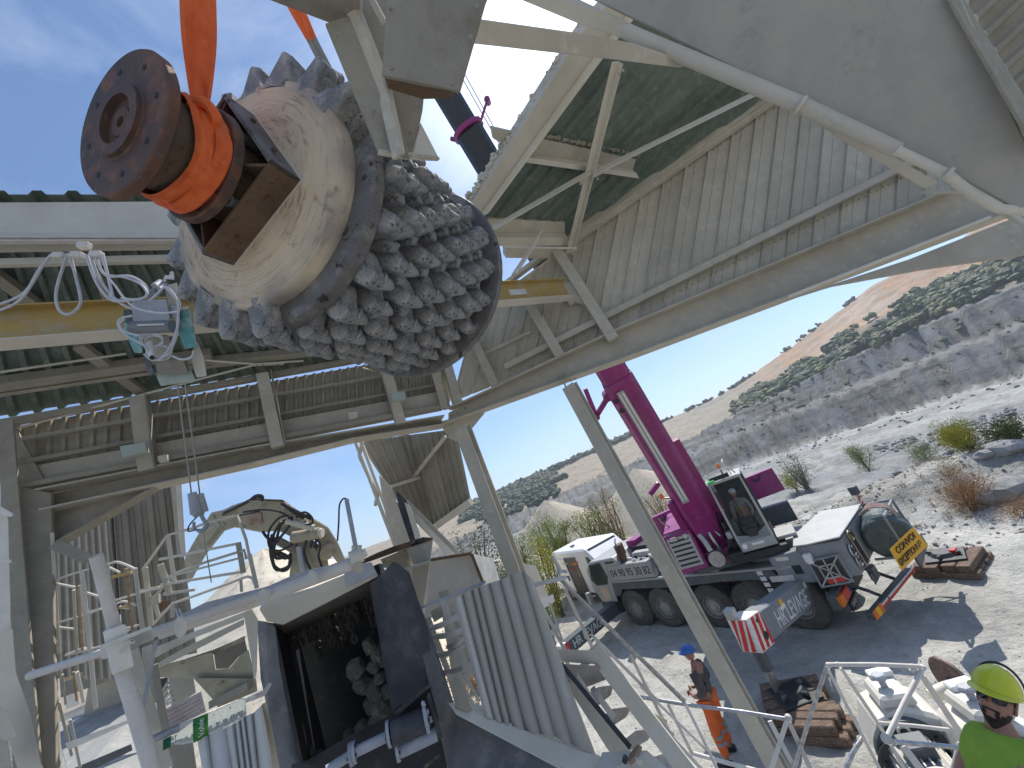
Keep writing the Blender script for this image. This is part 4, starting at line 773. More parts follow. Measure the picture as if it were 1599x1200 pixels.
kb('number_plate', craned, body, bevel=0)(MB().bb(rx - .06, rx - .04, .35, .8, .98, 1.22)); kb('mud_flap', craned, body)(MB().bb(rx - .1, rx + .05, .3, .62, 1.0, 1.3))
# folded roller drum / coiled tank at the tail
dr = kb('rolled_spare_tyre', mat('dark_green_drum', (.05, .085, .09), (.07, .10, .10), 3, .5, bump=.1, c3=(.15, .17, .165), c3sc=6, c3pos=(.5, .75)), bevel=.02)(MB().lathe([(.02, -.5), (.52, -.5), (.56, -.44), (.56, -.1), (.53, -.08), (.53, .0), (.56, .02), (.56, .42), (.50, .5), (.02, .5)], (-8.42, -.75, 1.68), (-.25, 1, 0), n=40))
dr['label'] = 'dark green ribbed cable drum'
fr = kb('drum_frame', craneg)(MB().bar((-8.75, -.1, 1.2), (-8.75, -.1, 2.35), .06, .06).bar((-8.75, -1.5, 1.2), (-8.75, -1.5, 2.35), .06, .06).bar((-8.75, -.1, 2.3), (-8.75, -1.5, 2.3), .06, .06).bar((-8.0, -.1, 1.25), (-8.8, -.1, 1.25), .06, .06).bar((-8.0, -1.5, 1.25), (-8.8, -1.5, 1.25), .06, .06).bar((-8.0, -1.5, 2.3), (-8.8, -1.5, 2.3), .06, .06))
for k in range(5): kb('coiled_rope', mat('pinkish_rope%d' % k if k else 'pinkish_rope', (.45, .33, .28), None, 20, .9, bump=.3) if k == 0 else MATS['pinkish_rope'], fr, smooth=True)(MB().tube(smooth_path([(-8.1 - .03 * k, -.55 - .06 * k, 2.3), (-8.4, -.5 - .07 * k, 2.46 + .01 * k), (-8.78, -.62 - .05 * k, 2.36), (-8.84, -.66 - .05 * k, 2.0), (-8.86, -.60 - .06 * k, 1.6)]), .022, 6))
SGc = [P(1389, 858, 7.95), P(1426, 823, 8.2), P(1449, 852, 8.15), P(1408, 892, 7.9)]
sg = MB().prism(SGc, unit(sum(SGc) / 4 - CAM) * .03).build('convoy_sign', ylw, crane, bevel=.004)
sgx = unit(SGc[1] - SGc[0]); sgy = unit(SGc[0] - SGc[3]); sgn = unit(np.cross(sgx, sgy)); sgW = np.linalg.norm(SGc[1] - SGc[0]); sgC = sum(SGc) / 4 + sgn * .006
def sgM(dy): return wmat(crane).inverted() @ mframe(sgC + sgy * dy, sgx, sgy)
for q, (tx, dy, sx_s) in enumerate((('CONVOI', .105, .88), ('EXCEPTIONNEL', -.105, .60))):
    o = text(tx, .19 / S_, letter, sg, wmat(sg).inverted() @ mframe(sgC + sgy * dy, sgx, sgy) @ Matrix.Scale(S_, 4), sx=sx_s, bold=.003)
kb('sign_backing', craned)(MB().bb(-8.86, -8.8, -1.6, -.1, .95, 1.26))
st_ = kb('corner_marker', redwhite)(MB().bar((-8.0, -1.62, 1.95), (-8.0, -1.62, 2.6), .22, .03, (-1, 0, 0)))
for k in range(3): kb('stripe', red, st_, bevel=0)(MB().prism([(-8.02, -1.51, 1.98 + .2 * k), (-8.02, -1.51, 2.08 + .2 * k), (-8.02, -1.73, 2.18 + .2 * k), (-8.02, -1.73, 2.08 + .2 * k)], (-.006, 0, 0)))
kb('marker_post', craned)(MB().bar((-8.05, -1.6, 1.3), (-8.05, -1.6, 2.0), .07, .07)); kb('marker_lamp', craned)(MB().bb(-7.9, -8.12, -1.52, -1.72, 2.6, 2.85)); kb('marker_post', cranel)(MB().bar((-8.15, -1.75, 2.0), (-8.9, -1.72, 1.3), .035, .035))
# tail lamps, plate, under-run bar
kb('tail_lamp', red)(MB().bb(-7.40, -7.32, 1.35, .85, .80, 1.04)); kb('tail_lamp', orng)(MB().bb(-7.42, -7.32, 1.62, 1.36, .82, 1.06)); kb('lamp_bracket', craned)(MB().bb(-7.32, -7.1, .3, 1.62, .75, 1.1))
pt = kb('number_plate', black, bevel=0)(MB().bb(-7.42, -7.36, .58, 1.28, .58, .76)); text('EB 823 TJ', .13, letterw, pt, mframe(np.array([-7.425, .93, .67]), (0, -1, 0), (0, 0, 1)), ext=.002)
u0, u1 = np.array([-7.82, 1.62, .6]), np.array([-8.35, -1.0, .6]); ud = unit(u1 - u0); un = np.array([-1., 0, 0])
br = kb('under_run_bar', craned)(MB().bar(u0, u1, .15, .16, un))
kb('reflective_strip', red, br, bevel=0)(MB().bar(u0 + ud * .5 + un * .09 + [0, 0, -.02], u1 + un * .09 + [0, 0, -.02], .05, .008, un)); kb('reflective_strip', redwhite, br, bevel=0)(MB().bar(u0 + ud * .5 + un * .09 + [0, 0, .035], u1 + un * .09 + [0, 0, .035], .045, .008, un))
for k in range(3): kb('reflective_strip', orng if k != 1 else ylw, br, bevel=0)(MB().bar(u0 + ud * (.02 + .16 * k) + un * .09, u0 + ud * (.18 + .16 * k) + un * .09, .19, .012, un))
for y in (.75, -.35): kb('bar_arm', craned, br)(MB().bar((-7.4, y, 1.0), (-7.8, y, .8), .10, .03, (0, 1, 0)).bar((-7.78, y, .8), (-8.1, y, .6), .10, .03, (0, 1, 0)))
# rear outrigger beam on the camera side
def tb_(y): return (1.0 + (y - .8) * .165)      # the beam rises a little towards its tip
def obp(y, dz, x): return (x, y, tb_(y) + dz)
ob = kb('outrigger_beam', craneg, bevel=.02)(MB().prism([obp(.6, .32, -6.15), obp(.6, .32, -6.6), obp(.6, -.32, -6.6), obp(.6, -.32, -6.15)], (0, 3.35, 3.35 * .165)))
kb('beam_sleeve', craned)(MB().bb(-6.66, -5.9, .4, 1.2, .62, 1.42))
oy = np.array([0, -1, -.165]); text('HR LEVAGE', .52, letterw, ob, mframe(np.array(obp(2.45, -.06, -6.608)), oy, (0, 0, 1)), sx=.74, bold=.004)
kb('beam_sticker', ylw, ob, bevel=0)(MB().bb(-6.612, -6.602, 2.78, 2.92, 1.50, 1.62)); kb('beam_sticker', white, ob, bevel=0)(MB().bb(-6.612, -6.602, 2.74, 2.94, 1.40, 1.50).bb(-6.612, -6.602, 1.22, 1.36, 1.2, 1.34))
tip = kb('beam_tip', redwhite, bevel=.01)(MB().prism([obp(3.95, .36, -6.14), obp(3.95, .36, -6.62), obp(3.95, -.36, -6.62), obp(3.95, -.36, -6.14)], (0, .62, .62 * .165)))
for k in range(3):
    a = 4.54 - .23 * k; P_ = [obp(min(4.56, max(3.96, y)), z, -6.626) for y, z in ((a, -.33), (a - .11, -.33), (a - .27, .34), (a - .16, .34))]
    kb('stripe', red, tip, bevel=0)(MB().prism(P_, (-.008, 0, 0)))
kb('tip_hole', black, tip, bevel=0)(MB().cyl(obp(4.16, -.12, -6.63), obp(4.16, -.12, -6.642), .09, n=20)); kb('tip_hole', black, tip, bevel=0)(MB().cyl(obp(4.20, .22, -6.63), obp(4.20, .22, -6.642), .04, n=12))
kb('tip_lamp', cranel, tip)(MB().bb(-6.2, -6.42, 4.45, 4.66, 2.0, 2.22))
for k in range(3):
    a = -.10 + .17 * k; P_ = [(max(-6.6, min(-6.16, x)), 4.575, tb_(4.57) + z) for x, z in ((-6.14 - a, -.34), (-6.24 - a, -.34), (-6.44 - a, .34), (-6.34 - a, .34))]
    kb('stripe', red, tip, bevel=0)(MB().prism(P_, (0, .008, 0)))
kb('jack_sleeve', craned, smooth=True, bevel=0)(MB().cyl((-6.42, 4.42, 1.35), (-6.42, 4.42, .84), .14, n=18)); kb('jack_rod', chrome, smooth=True, bevel=0)(MB().cyl((-6.42, 4.42, .9), (-6.42, 4.42, .30), .09, n=18))
# front outrigger
of = kb('outrigger_beam', craned, bevel=.02)(MB().bb(1.0, 1.35, 1.0, 4.3, .52, .98)); of['label'] = 'dark blue front outrigger beam with white lettering'
text('HR LEVAGE', .40, letterw, of, mframe(np.array([.992, 3.1, .75]), (0, -1, 0), (0, 0, 1)), sx=.9, bold=.004)
tp = kb('beam_tip', redwhite)(MB().bb(.98, 1.37, 4.3, 4.62, .5, 1.0))
for k in range(3): kb('stripe', red, tp, bevel=0)(MB().prism([(.972, y, z) for y, z in ((4.62 - .13 * k, .52), (4.55 - .13 * k, .52), (4.40 - .10 * k, .98), (4.47 - .10 * k, .98))], (-.006, 0, 0)))
kb('jack_rod', chrome, smooth=True, bevel=0)(MB().cyl((1.17, 4.45, .5), (1.17, 4.45, .12), .07, n=16)); kb('jack_pad', craned)(MB().cyl((1.17, 4.45, .06), (1.17, 4.45, .14), .25, n=20)); kb('tip_post', craned)(MB().bb(1.3, 1.5, 4.5, 4.65, 1.0, 1.5))
kb('far_outrigger_beam', craneg)(MB().bb(-6.36, -5.98, -3.4, -1.0, .78, 1.42)); kb('far_jack', craned)(MB().cyl((-6.5, -3.2, .3), (-6.5, -3.2, 1.0), .12))

# ---- superstructure, slewed towards the shed
def sw(p): return SL.w(*p)
def sb(name, m, parent=crane, smooth=False, bevel=.015):
    def f(mb):
        mb.v = [tuple(SL.w(*p)) for p in mb.v]; return mb.build(name, m, parent, smooth=smooth, bevel=bevel)
    return f
sb('slewing_ring', black)(MB().cyl((0, 0, 1.80), (0, 0, 1.98), .85, n=40)); sb('turntable', craned)(MB().bb(-1.6, 1.5, -1.1, 1.5, 1.98, 2.14)); sb('turntable', pink)(MB().bb(-1.4, 1.35, -.62, .45, 2.14, 2.5))
# operator cab
cb0, cb1 = .50, 1.52
oc = sb('operator_cab', cranel, bevel=.02)(MB().prism([(1.72, cb0, 2.33), (1.72, cb1, 2.33), (1.72, cb1, 2.62), (1.72, cb0, 2.62)], (-1.5, 0, 0)))
sb('cab_back', black, oc)(MB().bb(.22, .28, cb0, cb1, 2.4, 4.44)); sb('cab_roof', cranel, oc)(MB().bb(.22, 1.66, cb0, cb1, 4.44, 4.5))
for y in (cb0 + .03, cb1 - .03): sb('cab_pillar', cranel, oc, bevel=.01)(MB().bar((1.70, y, 2.6), (1.60, y, 4.46), .07, .07))
sb('cab_pillar', cranel, oc, bevel=.01)(MB().bar((1.60, cb0, 4.46), (1.60, cb1, 4.46), .07, .08).bar((.3, cb0 + .02, 4.46), (1.6, cb0 + .02, 4.46), .06, .06).bar((.3, cb1 - .02, 4.46), (1.6, cb1 - .02, 4.46), .06, .06))
sb('dashboard', craneg, oc)(MB().prism([(1.72, cb0, 2.62), (1.72, cb1, 2.62), (1.71, cb1, 2.95), (1.71, cb1 - .5, 2.72), (1.71, cb0, 2.85)], (-.04, 0, 0)))
gl2 = bpy.data.materials.new('clear_cab_glass'); gl2.use_nodes = True; gb = gl2.node_tree.nodes['Principled BSDF']; gb.inputs['Base Color'].default_value = (.02, .05, .05, 1); gb.inputs['Roughness'].default_value = .04; gb.inputs['Alpha'].default_value = .16
sb('windscreen', gl2, oc, bevel=0)(MB().prism([(1.70, cb0 + .06, 2.66), (1.70, cb1 - .06, 2.66), (1.605, cb1 - .06, 4.42), (1.605, cb0 + .06, 4.42)], (.012, 0, 0)))
sb('side_window', gl2, oc, bevel=0)(MB().bb(.35, 1.58, cb1 - .02, cb1, 2.7, 4.4)); sb('door_frame', black, oc)(MB().bb(.28, 1.66, cb1, cb1 + .02, 2.4, 2.66).bar((1.68, cb1 + .02, 2.4), (1.62, cb1 + .02, 4.48), .05, .05)); sb('side_window', gl2, oc, bevel=0)(MB().bb(.35, 1.58, cb0, cb0 + .02, 2.7, 4.4))
sb('green_lamp', mat('green_light_plate', (.05, .75, .2), None, 5, .4, bump=0), oc, bevel=0)(MB().bb(1.56, 1.68, cb0 + .02, cb0 + .24, 4.5, 4.56)); sb('wiper', black, oc, bevel=0)(MB().bar((1.74, 1.05, 2.9), (1.65, .98, 4.1), .03, .02).bb(1.72, 1.78, .92, 1.16, 2.72, 2.95)); sb('headlamp', white_c, oc)(MB().cyl((1.72, cb0 + .14, 2.50), (1.76, cb0 + .14, 2.50), .08, n=16)); sb('headlamp', white_c, oc)(MB().bb(1.72, 1.75, .85, 1.2, 2.46, 2.54))
sb('roof_rail', white_c, oc, smooth=True, bevel=0)(MB().tube(smooth_path([(1.5, cb0 + .1, 4.5), (1.5, cb0 + .15, 4.72), (1.5, cb1 - .3, 4.78), (1.5, cb1 - .1, 4.55)], 4), .025, 6).tube([(1.2, cb1 - .25, 4.5), (1.2, cb1 - .32, 4.95), (.9, cb1 - .3, 5.0)], .02, 6)); sb('beacon', beacon, oc, smooth=True, bevel=0)(MB().cyl((1.3, cb0 + .55, 4.82), (1.3, cb0 + .55, 4.96), .07, .05, n=14)); sb('beacon_post', black, oc)(MB().cyl((1.3, cb0 + .55, 4.5), (1.3, cb0 + .55, 4.82), .02).bb(1.2, 1.4, cb0 + .1, cb0 + .7, 4.5, 4.62))
sb('seat', black, oc)(MB().bb(.5, .95, .75, 1.25, 2.7, 3.05).bb(.42, .55, .75, 1.25, 3.05, 3.9)); sb('console', craned, oc)(MB().bb(.9, 1.5, .58, .72, 2.6, 3.2).bb(.9, 1.5, 1.28, 1.42, 2.6, 3.2).bb(1.35, 1.6, .8, 1.2, 2.6, 3.0))
sb('cab_step', black)(MB().bb(.6, 1.75, cb0 - .45, cb0, 2.1, 2.4).bb(1.2, 1.8, cb0 - .3, cb1 + .2, 2.1, 2.3)); sb('cab_step', cranel)(MB().bb(.5, 1.5, cb1, cb1 + .55, 2.36, 2.45))
# engine cover with grille
ec = sb('engine_cover', pink, bevel=.03)(MB().prism([(1.62, -1.60, 2.10), (1.62, -.62, 2.16), (1.62, -.66, 3.42), (1.62, -1.62, 3.36)], (-1.7, 0, 0))); sb('cover_top', pink, ec)(MB().prism([(1.55, -1.55, 3.40), (1.55, -.72, 3.44), (-.1, -.72, 3.72), (-.1, -1.5, 3.7)], (0, 0, .05)))
sb('grille_panel', cranel, ec, bevel=.005)(MB().bb(1.63, 1.65, -1.50, -.72, 2.30, 3.28))
for k in range(6): sb('grille_slot', black, ec, bevel=0)(MB().bb(1.645, 1.66, -1.44, -.80, 2.38 + .15 * k, 2.44 + .15 * k))
sb('cover_lamp', chrome, ec)(MB().cyl((1.64, -.86, 3.24), (1.7, -.86, 3.24), .09, n=16).box((1.72, -1.25, 3.25), .1, .22, .12)); 
mf = sb('exhaust_silencer', chrome, smooth=True, bevel=0)(MB().tube(smooth_path([(1.3, -.52, 3.5), (1.45, -.50, 3.2), (1.55, -.40, 2.9), (1.62, -.35, 2.6)], 4), .10, 12).cyl((1.2, -.28, 2.36), (1.75, -.28, 2.36), .24, n=24)); mf['label'] = 'dented bright silencer drum'
sb('hydraulic_pipes', chrome, smooth=True, bevel=0)(MB().tube(smooth_path([(1.2, -.25, 3.9), (1.3, -.2, 3.4), (1.5, -.15, 2.9), (1.4, -.1, 2.5)], 4), .05, 8).tube(smooth_path([(1.2, -.35, 3.8), (1.35, -.1, 3.3), (1.45, .1, 2.9)], 4), .03, 8))
sb('mirror_arm', pink)(MB().bar((-.2, -1.2, 3.7), (-.2, -.95, 4.5), .14, .14).cyl((-.2, -1.0, 4.2), (-.2, -1.35, 4.3), .03)); sb('beacon', beacon, smooth=True, bevel=0)(MB().cyl((-.2, -1.42, 4.3), (-.2, -1.42, 4.5), .08, .06, n=14)); sb('mirror_arm', chrome, smooth=True, bevel=0)(MB().tube([(1.1, -1.3, 3.5), (1.1, -1.5, 3.72), (1.1, -1.55, 3.9)], .025, 6))
# counterweight winch panels
cw = sb('counterweight_panel', pink, bevel=.01)(MB().prism([(-1.2, 1.40, 3.05), (-1.2, 2.42, 3.10), (-1.2, 2.40, 3.93), (-1.2, 1.40, 3.88)], (-.35, 0, 0))); sb('panel_handle', black, cw, bevel=0)(MB().tube(smooth_path([(-1.19, 1.65, 3.85), (-1.15, 1.66, 3.70), (-1.15, 1.86, 3.70), (-1.19, 1.87, 3.85)], 4), .025, 6))
cw = sb('counterweight_panel', pink, bevel=.01)(MB().prism([(-1.2, -2.42, 2.75), (-1.2, -1.2, 2.75), (-1.2, -1.2, 3.72), (-1.2, -2.42, 3.60)], (-.35, 0, 0))); sb('panel_handle', black, cw, bevel=0)(MB().tube(smooth_path([(-1.19, -2.15, 3.55), (-1.15, -2.14, 3.42), (-1.15, -1.94, 3.42), (-1.19, -1.93, 3.57)], 4), .025, 6))
sb('counterweight', craned)(MB().bb(-1.55, -1.0, -2.3, 2.3, 2.1, 2.75)); sb('counterweight', pink)(MB().bb(-1.5, -.2, -.75, 1.35, 2.5, 3.6))
for q, (x0, x1, y0, y1, z0, z1, m_, nm) in enumerate([(.3, .9, -.58, -.40, 2.5, 3.1, pink, 'boom_foot_bracket'), (.3, .9, .36, .46, 2.5, 3.4, pink, 'boom_foot_bracket'), (1.3, 1.55, -.3, .35, 2.14, 2.3, pink, 'turntable_lug'), (1.36, 1.5, .38, .48, 2.2, 3.0, black, 'cab_mount'), (-.9, -.3, -.6, .5, 3.5, 3.9, craned, 'winch_frame'), (.0, .3, -.7, -.5, 3.0, 3.9, pink, 'side_plate'), (1.45, 1.7, .30, .45, 2.8, 3.0, bluegrey, 'work_light'), (1.4, 1.6, .30, .42, 3.1, 3.3, black, 'valve_box')]): sb(nm, m_)(MB().bb(x0, x1, y0, y1, z0, z1))
for q in range(6): sb('hydraulic_hose', blackhose, smooth=True, bevel=0)(MB().tube(smooth_path([(1.2 + .04 * q, .1 + .05 * q, 2.3), (1.5 + .03 * q, .15 + .04 * q, 2.5 + .06 * q), (1.3, .3, 2.9 + .1 * q), (1.0, .35 - .02 * q, 3.3 + .1 * q)], 4), .022, 6))
sb('winch_drum', bluegrey, smooth=True, bevel=0)(MB().cyl((-.6, -.5, 3.95), (-.6, .4, 3.95), .26, n=24))
# boom: telescopic, tapering, aimed up over the shed
B0 = P(1128, 868, 11.2); Bt = P(690, 135, 9.0); bd = unit(Bt - B0)
rib = unit(np.cross(bd, B0 - CAM)); rib = rib if rib @ Xc > 0 else -rib; vw = unit(np.cross(rib, bd)); vw = vw if vw @ (B0 - CAM) > 0 else -vw        # across / away axes
def bx(t, a, b): return B0 + bd * t + rib * a + vw * b
def boomsec(t0, t1, w, h, m, name, parent=crane):
    prof = [(-w, -h * .55), (-w * .72, -h), (w * .72, -h), (w, -h * .55), (w, h * .4), (w * .55, h), (-w * .55, h), (-w, h * .4)]
    return MB().prism([bx(t0, a, b) for a, b in prof], bd * (t1 - t0)).build(name, m, parent, smooth=False, bevel=.02)
LT = np.linalg.norm(Bt - B0)
def tpx(v): # parameter along the boom for an image row
    lo, hi = -3, LT + 20
    for _ in range(50):
        m_ = (lo + hi) / 2; q = B0 + bd * m_ - CAM; vv = 600 - FP * (q @ Uc) / (q @ Fw)
        if vv > v: lo = m_
        else: hi = m_
    return lo
tb = tpx(590); bo = boomsec(-.6, tb, .42, .39, pink, 'boom_base'); 
for k, (t0, t1, w, m_) in enumerate([(tb - .2, tb + .75, .39, pink), (tb + .7, tpx(330), .36, boomblk), (tpx(360), tpx(210), .34, boomblk), (tpx(215), tpx(-60), .29, boomblk), (tpx(-60), tpx(-60) + 4, .25, boomblk)]): boomsec(t0, t1, w, w * .9, m_, 'boom_section')
sb('boom_root', black)(MB().bb(-.3, .9, -.45, .38, 2.3, 3.2)); 
MB().bar(bx(tb - 3.9, -.10, -.43), bx(tb - .25, -.10, -.43), .20, .05, -vw).build('boom_stripe', cranel, bo, bevel=.01, label='long pale grey strip on the boom')
for dd in (-.045, .05): MB().bar(bx(tb - 3.8, -.10 + dd, -.462), bx(tb - .3, -.10 + dd, -.462), .035, .01, -vw).build('strip_line', white_c, bo)
MB().bar(bx(-.4, .18, -.40), bx(tb, .18, -.40), .03, .03, -vw).build('boom_weld', pink, bo)
MB().bar(bx(-.2, .52, 0), bx(3.9, .50, 0), .18, .2, rib).bar(bx(-.3, -.55, -.2), bx(2.4, -.50, -.2), .16, .18, rib).build('luffing_cylinder', pink, crane, bevel=.02)
MB().bar(bx(tb - .35, -.42, 0), bx(tb - .68, -.98, 0), .13, .13, vw).bar(bx(tb - .68, -.98, 0), bx(tb + .15, -.85, 0), .12, .12, vw).cyl(bx(tb - .68, -.98, -.15), bx(tb - .68, -.98, .15), .09).cyl(bx(tb - .32, -.45, -.2), bx(tb - .32, -.45, .2), .12).build('rope_guide_arm', pink, crane, bevel=.01)
MB().bar(bx(tb - 3.3, -.48, 0), bx(tb - 3.5, -.85, 0), .12, .1, vw).build('rope_guide_arm', pink, crane, bevel=.01); MB().cyl(bx(tb - .45, -.30, -.40), bx(tb - .45, -.30, -.36), .07).build('pin_hole', black, crane); MB().cyl(bx(tb - .75, -.30, -.40), bx(tb - .75, -.30, -.36), .07).build('pin_hole', black, crane)
tc_ = tpx(205); c0 = bx(tc_, 0, 0)
MB().lathe([(.30, -.05), (.40, -.05), (.40, .06), (.30, .06)], c0, bd, ref=rib, n=24).build('boom_collar', pink, crane, bevel=.01)
MB().cyl(bx(tc_, .38, -.05), bx(tc_ + .25, .72, -.05), .03).cyl(bx(tc_ + .25, .72, -.1), bx(tc_ + .25, .72, .1), .07).build('collar_bracket', pink, crane); MB().cyl(bx(tc_, -.34, 0), bx(tc_ + .12, -.45, 0), .05).build('collar_lug', pink, crane)
MB().cyl(bx(tc_ - 3, .42, 0), bx(tc_ + 8, .60, 0), .012, n=5).cyl(bx(tc_ - 3, .46, .1), bx(tc_ + 8, .8, .1), .012, n=5).build('boom_rope', wire, crane)

# ------------------------------------------------------------------ timber stacks with jack plates
def stack(label, c, az_, n, w, group, seed, topplate=True):
    g = np.random.default_rng(seed); t = thing('timber_stack', label, 'timber stack', c, group); fr_ = Frame(c, az_)
    lay = 0
    for L_ in range(n):
        along = L_ % 2
        for q in range(4):
            o_ = (q - 1.5) * w / 4.2 + g.normal() * .02; ln = w * (1.0 - .08 * L_) * g.uniform(.92, 1.06); z = .075 + L_ * .15
            X = fr_.x if along else fr_.y; Y = fr_.y if along else fr_.x; c_ = np.array(c) + Y * o_ + X * g.normal() * .03 + np.array([0, 0, z]); ang = g.normal() * .04
            MB().box(c_, ln, w / 4.8, .145, X=X + Y * ang, Y=Y - X * ang).build('timber', wood, t, bevel=.012)
    if topplate:
        z = n * .15; MB().box(np.array(c) + [0, 0, z + .02], w * .62, w * .62, .04, X=fr_.x + .3 * fr_.y, Y=fr_.y).build('jack_plate', black, t, bevel=.01)
        MB().cyl(np.array(c) + [0, 0, z + .04], np.array(c) + [0, 0, z + .12], w * .22, w * .16, n=20).build('jack_foot', black, t, smooth=True)
        for q in range(4):
            a = q * 1.57 + .5; p = np.array(c) + [math.cos(a) * w * .2, math.sin(a) * w * .2, z + .08]; MB().box(p, .18, .05, .08, X=(math.cos(a), math.sin(a), .2)).build('clamp', craned, t, bevel=.01)
    return t
pj = K.w(-6.75, 4.42, 0); 
stack('rust-brown timber stack under the jack of the striped outrigger beam', (pj[0], pj[1], 0), -70, 2, 1.15, 'timber stacks under the crane jacks', 3)
for (u, v, L_, yw, lb) in [(1298, 1140, .75, 25, 'tilted pair of old brown sleepers leaning by the near timber stack'),]:
    p = onz(u, v, .1); t = thing('timber_stack', lb, 'timber stack', (p[0], p[1], 0), 'timber stacks under the crane jacks'); fr_ = Frame((p[0], p[1], 0), -50)
    for q in range(6): MB().box(np.array([p[0], p[1], .09 + .15 * (q // 3)]) + fr_.y * ((q % 3) * .2 - .2) + fr_.x * .04 * q, .7, .18, .15, X=fr_.x + .1 * fr_.y, Y=fr_.y).build('timber', wood, t, bevel=.02)
pr_ = onz(1478, 872, .25); stack('rust-brown timber stack beyond the yellow convoy sign, behind the crane tail', (pr_[0], pr_[1], 0), 60, 2, 1.2, 'timber stacks under the crane jacks', 5)
for k in range(4): q = onz(1497, 862 + 4 * k, .5); 
o = MB().box(onz(1489, 861, .40), .14, .12, .1, X=(1, .4, 0)).build('reflector_block', red, None, bevel=.01); tagit(o, 'small red reflector block on top of the far timber stack', 'reflector')

# ------------------------------------------------------------------ white van behind the crane
_va, _vb = onz(880, 923, .45), onz(927, 928, .45); _vd = unit(_vb - _va); _vn = np.cross([0, 0, 1.], _vd); _vn = _vn if _vn @ _va > 0 else -_vn
_vo = _va + _vd * 2.5 + _vn * .95; V_ = Frame((_vo[0], _vo[1], 0), math.degrees(math.atan2(-_vd[0], -_vd[1])), 1.0)
van = thing('white_van', 'white service van with its side door open, parked behind the crane', 'van', M=V_.M)
def vb(name, m, parent=van, bevel=.03, smooth=False): return lambda mb: mb.build(name, m, parent, smooth=smooth, bevel=bevel, local=True)
body = vb('body', white_c, bevel=.08)(P8(MB(), [(2.6, .45), (2.62, 1.9), (2.35, 2.32), (-1.0, 2.38), (-1.7, 1.75), (-2.5, 1.35), (-2.62, .6), (-2.5, .4)], -.95, .95))
vb('door_opening', black, bevel=0)(P8(MB(), [(.95, .5), (1.0, 2.0), (.0, 2.0), (-.1, .5)], .9, .965)); vb('door_frame', craned, bevel=.005)(P8(MB(), [(1.0, .45), (1.06, 2.06), (1.0, 2.06), (.94, .45)], .95, .985).bb(1.0, -.05, .95, .985, 2.0, 2.06))
vb('sliding_door', white_c, bevel=.02)(P8(MB(), [(2.3, .5), (2.35, 2.0), (1.1, 2.0), (1.02, .5)], .95, 1.0)); vb('door_handle', black, bevel=.005)(MB().bb(1.2, 1.3, 1.0, 1.04, 1.0, 1.2)); vb('sill_trim', black, bevel=.01)(MB().bb(-2.5, 2.6, .95, .99, .38, .52))
vb('tool_case', mat('red_tool_case', (.25, .02, .02), None, 5, .6), bevel=.01)(MB().bb(.4, .9, .88, .975, 1.45, 1.65)); vb('side_window', glass, bevel=0)(P8(MB(), [(-.95, 1.35), (-.95, 2.05), (-1.15, 2.05), (-1.75, 1.4)], .95, .965)); vb('windscreen', glass, bevel=0)(MB().prism([(-1.05, -.8, 2.3), (-1.05, .8, 2.3), (-1.64, .85, 1.75), (-1.64, -.85, 1.75)], (-.02, 0, .02)))
vb('roof_vent', black, bevel=.01)(MB().bb(.7, .9, .3, .5, 2.38, 2.43)); 
text('Service', .30, mat('blue_logo', (.02, .18, .55), None, 5, .5, bump=0), van, mframe(np.array([1.62, 1.006, 1.46]), (-1, 0, 0), (0, 0, 1)), bold=.006); text('04 90 95 30 82', .15, letter, van, mframe(np.array([1.62, 1.006, 1.18]), (-1, 0, 0), (0, 0, 1)))
for k, (x, h_) in enumerate([(2.25, .42), (2.45, .36)]): vb('logo_mark', mat('light_blue_logo', (.06, .38, .75), None, 5, .5, bump=0) if k == 0 else MATS['blue_logo'], bevel=0)(P8(MB(), [(x + .0, 1.28), (x - .12, 1.28 + h_), (x - .16, 1.28), (x - .05, 1.35)], 1.0, 1.01))
for x in (-1.7, 1.75):
    for s in (1, -1):
        o = MB().lathe([(.2, -.1), (.33, -.1), (.34, 0), (.33, .1), (.2, .1)], (x, .84 * s, .34), (0, s, 0), n=24).build('wheel', rubber, van, smooth=True, local=True); MB().lathe([(.21, .08), (.12, .05), (.001, .09)], (x, .84 * s, .34), (0, s, 0), n=20).build('rim', rim, o, smooth=True, local=True)
# ------------------------------------------------------------------ spiked roller hanging from two slings
dC = np.array([-.855, 1.501, 7.395]); dA = unit([.295, .955, .043]); dX = unit(np.cross([0, 0, 1.], dA)); dY = np.cross(dA, dX)
DM = Matrix(((dX[0], dY[0], dA[0], dC[0]), (dX[1], dY[1], dA[1], dC[1]), (dX[2], dY[2], dA[2], dC[2]), (0, 0, 0, 1)))
dr_ = thing('spiked_roller', 'big spiked crusher roller with rusty flange hanging from orange slings', 'crusher roller', M=DM)
def db(name, m, parent=dr_, smooth=False, bevel=0., **k): return lambda mb: mb.build(name, m, parent, smooth=smooth, bevel=bevel, local=True, **k)
Zx = (0, 0, 1)
# cream end disc with ring-shaped scratches
cm = bpy.data.materials.new('scratched_cream_disc'); cm.use_nodes = True; tt_ = cm.node_tree; N = tt_.nodes; Lk = tt_.links.new; B = N['Principled BSDF']; B.inputs['Roughness'].default_value = .75
g_ = N.new('ShaderNodeTexCoord'); sx_ = N.new('ShaderNodeSeparateXYZ'); Lk(g_.outputs['Object'], sx_.inputs[0])
def mth(op, a, b=None):
    n = N.new('ShaderNodeMath'); n.operation = op
    for i, q in enumerate((a, b)):
        if q is None: continue
        if isinstance(q, (int, float)): n.inputs[i].default_value = q
        else: Lk(q, n.inputs[i])
    return n.outputs[0]
rr_ = mth('SQRT', mth('ADD', mth('MULTIPLY', sx_.outputs[0], sx_.outputs[0]), mth('MULTIPLY', sx_.outputs[1], sx_.outputs[1]))); an = mth('ARCTAN2', sx_.outputs[1], sx_.outputs[0])
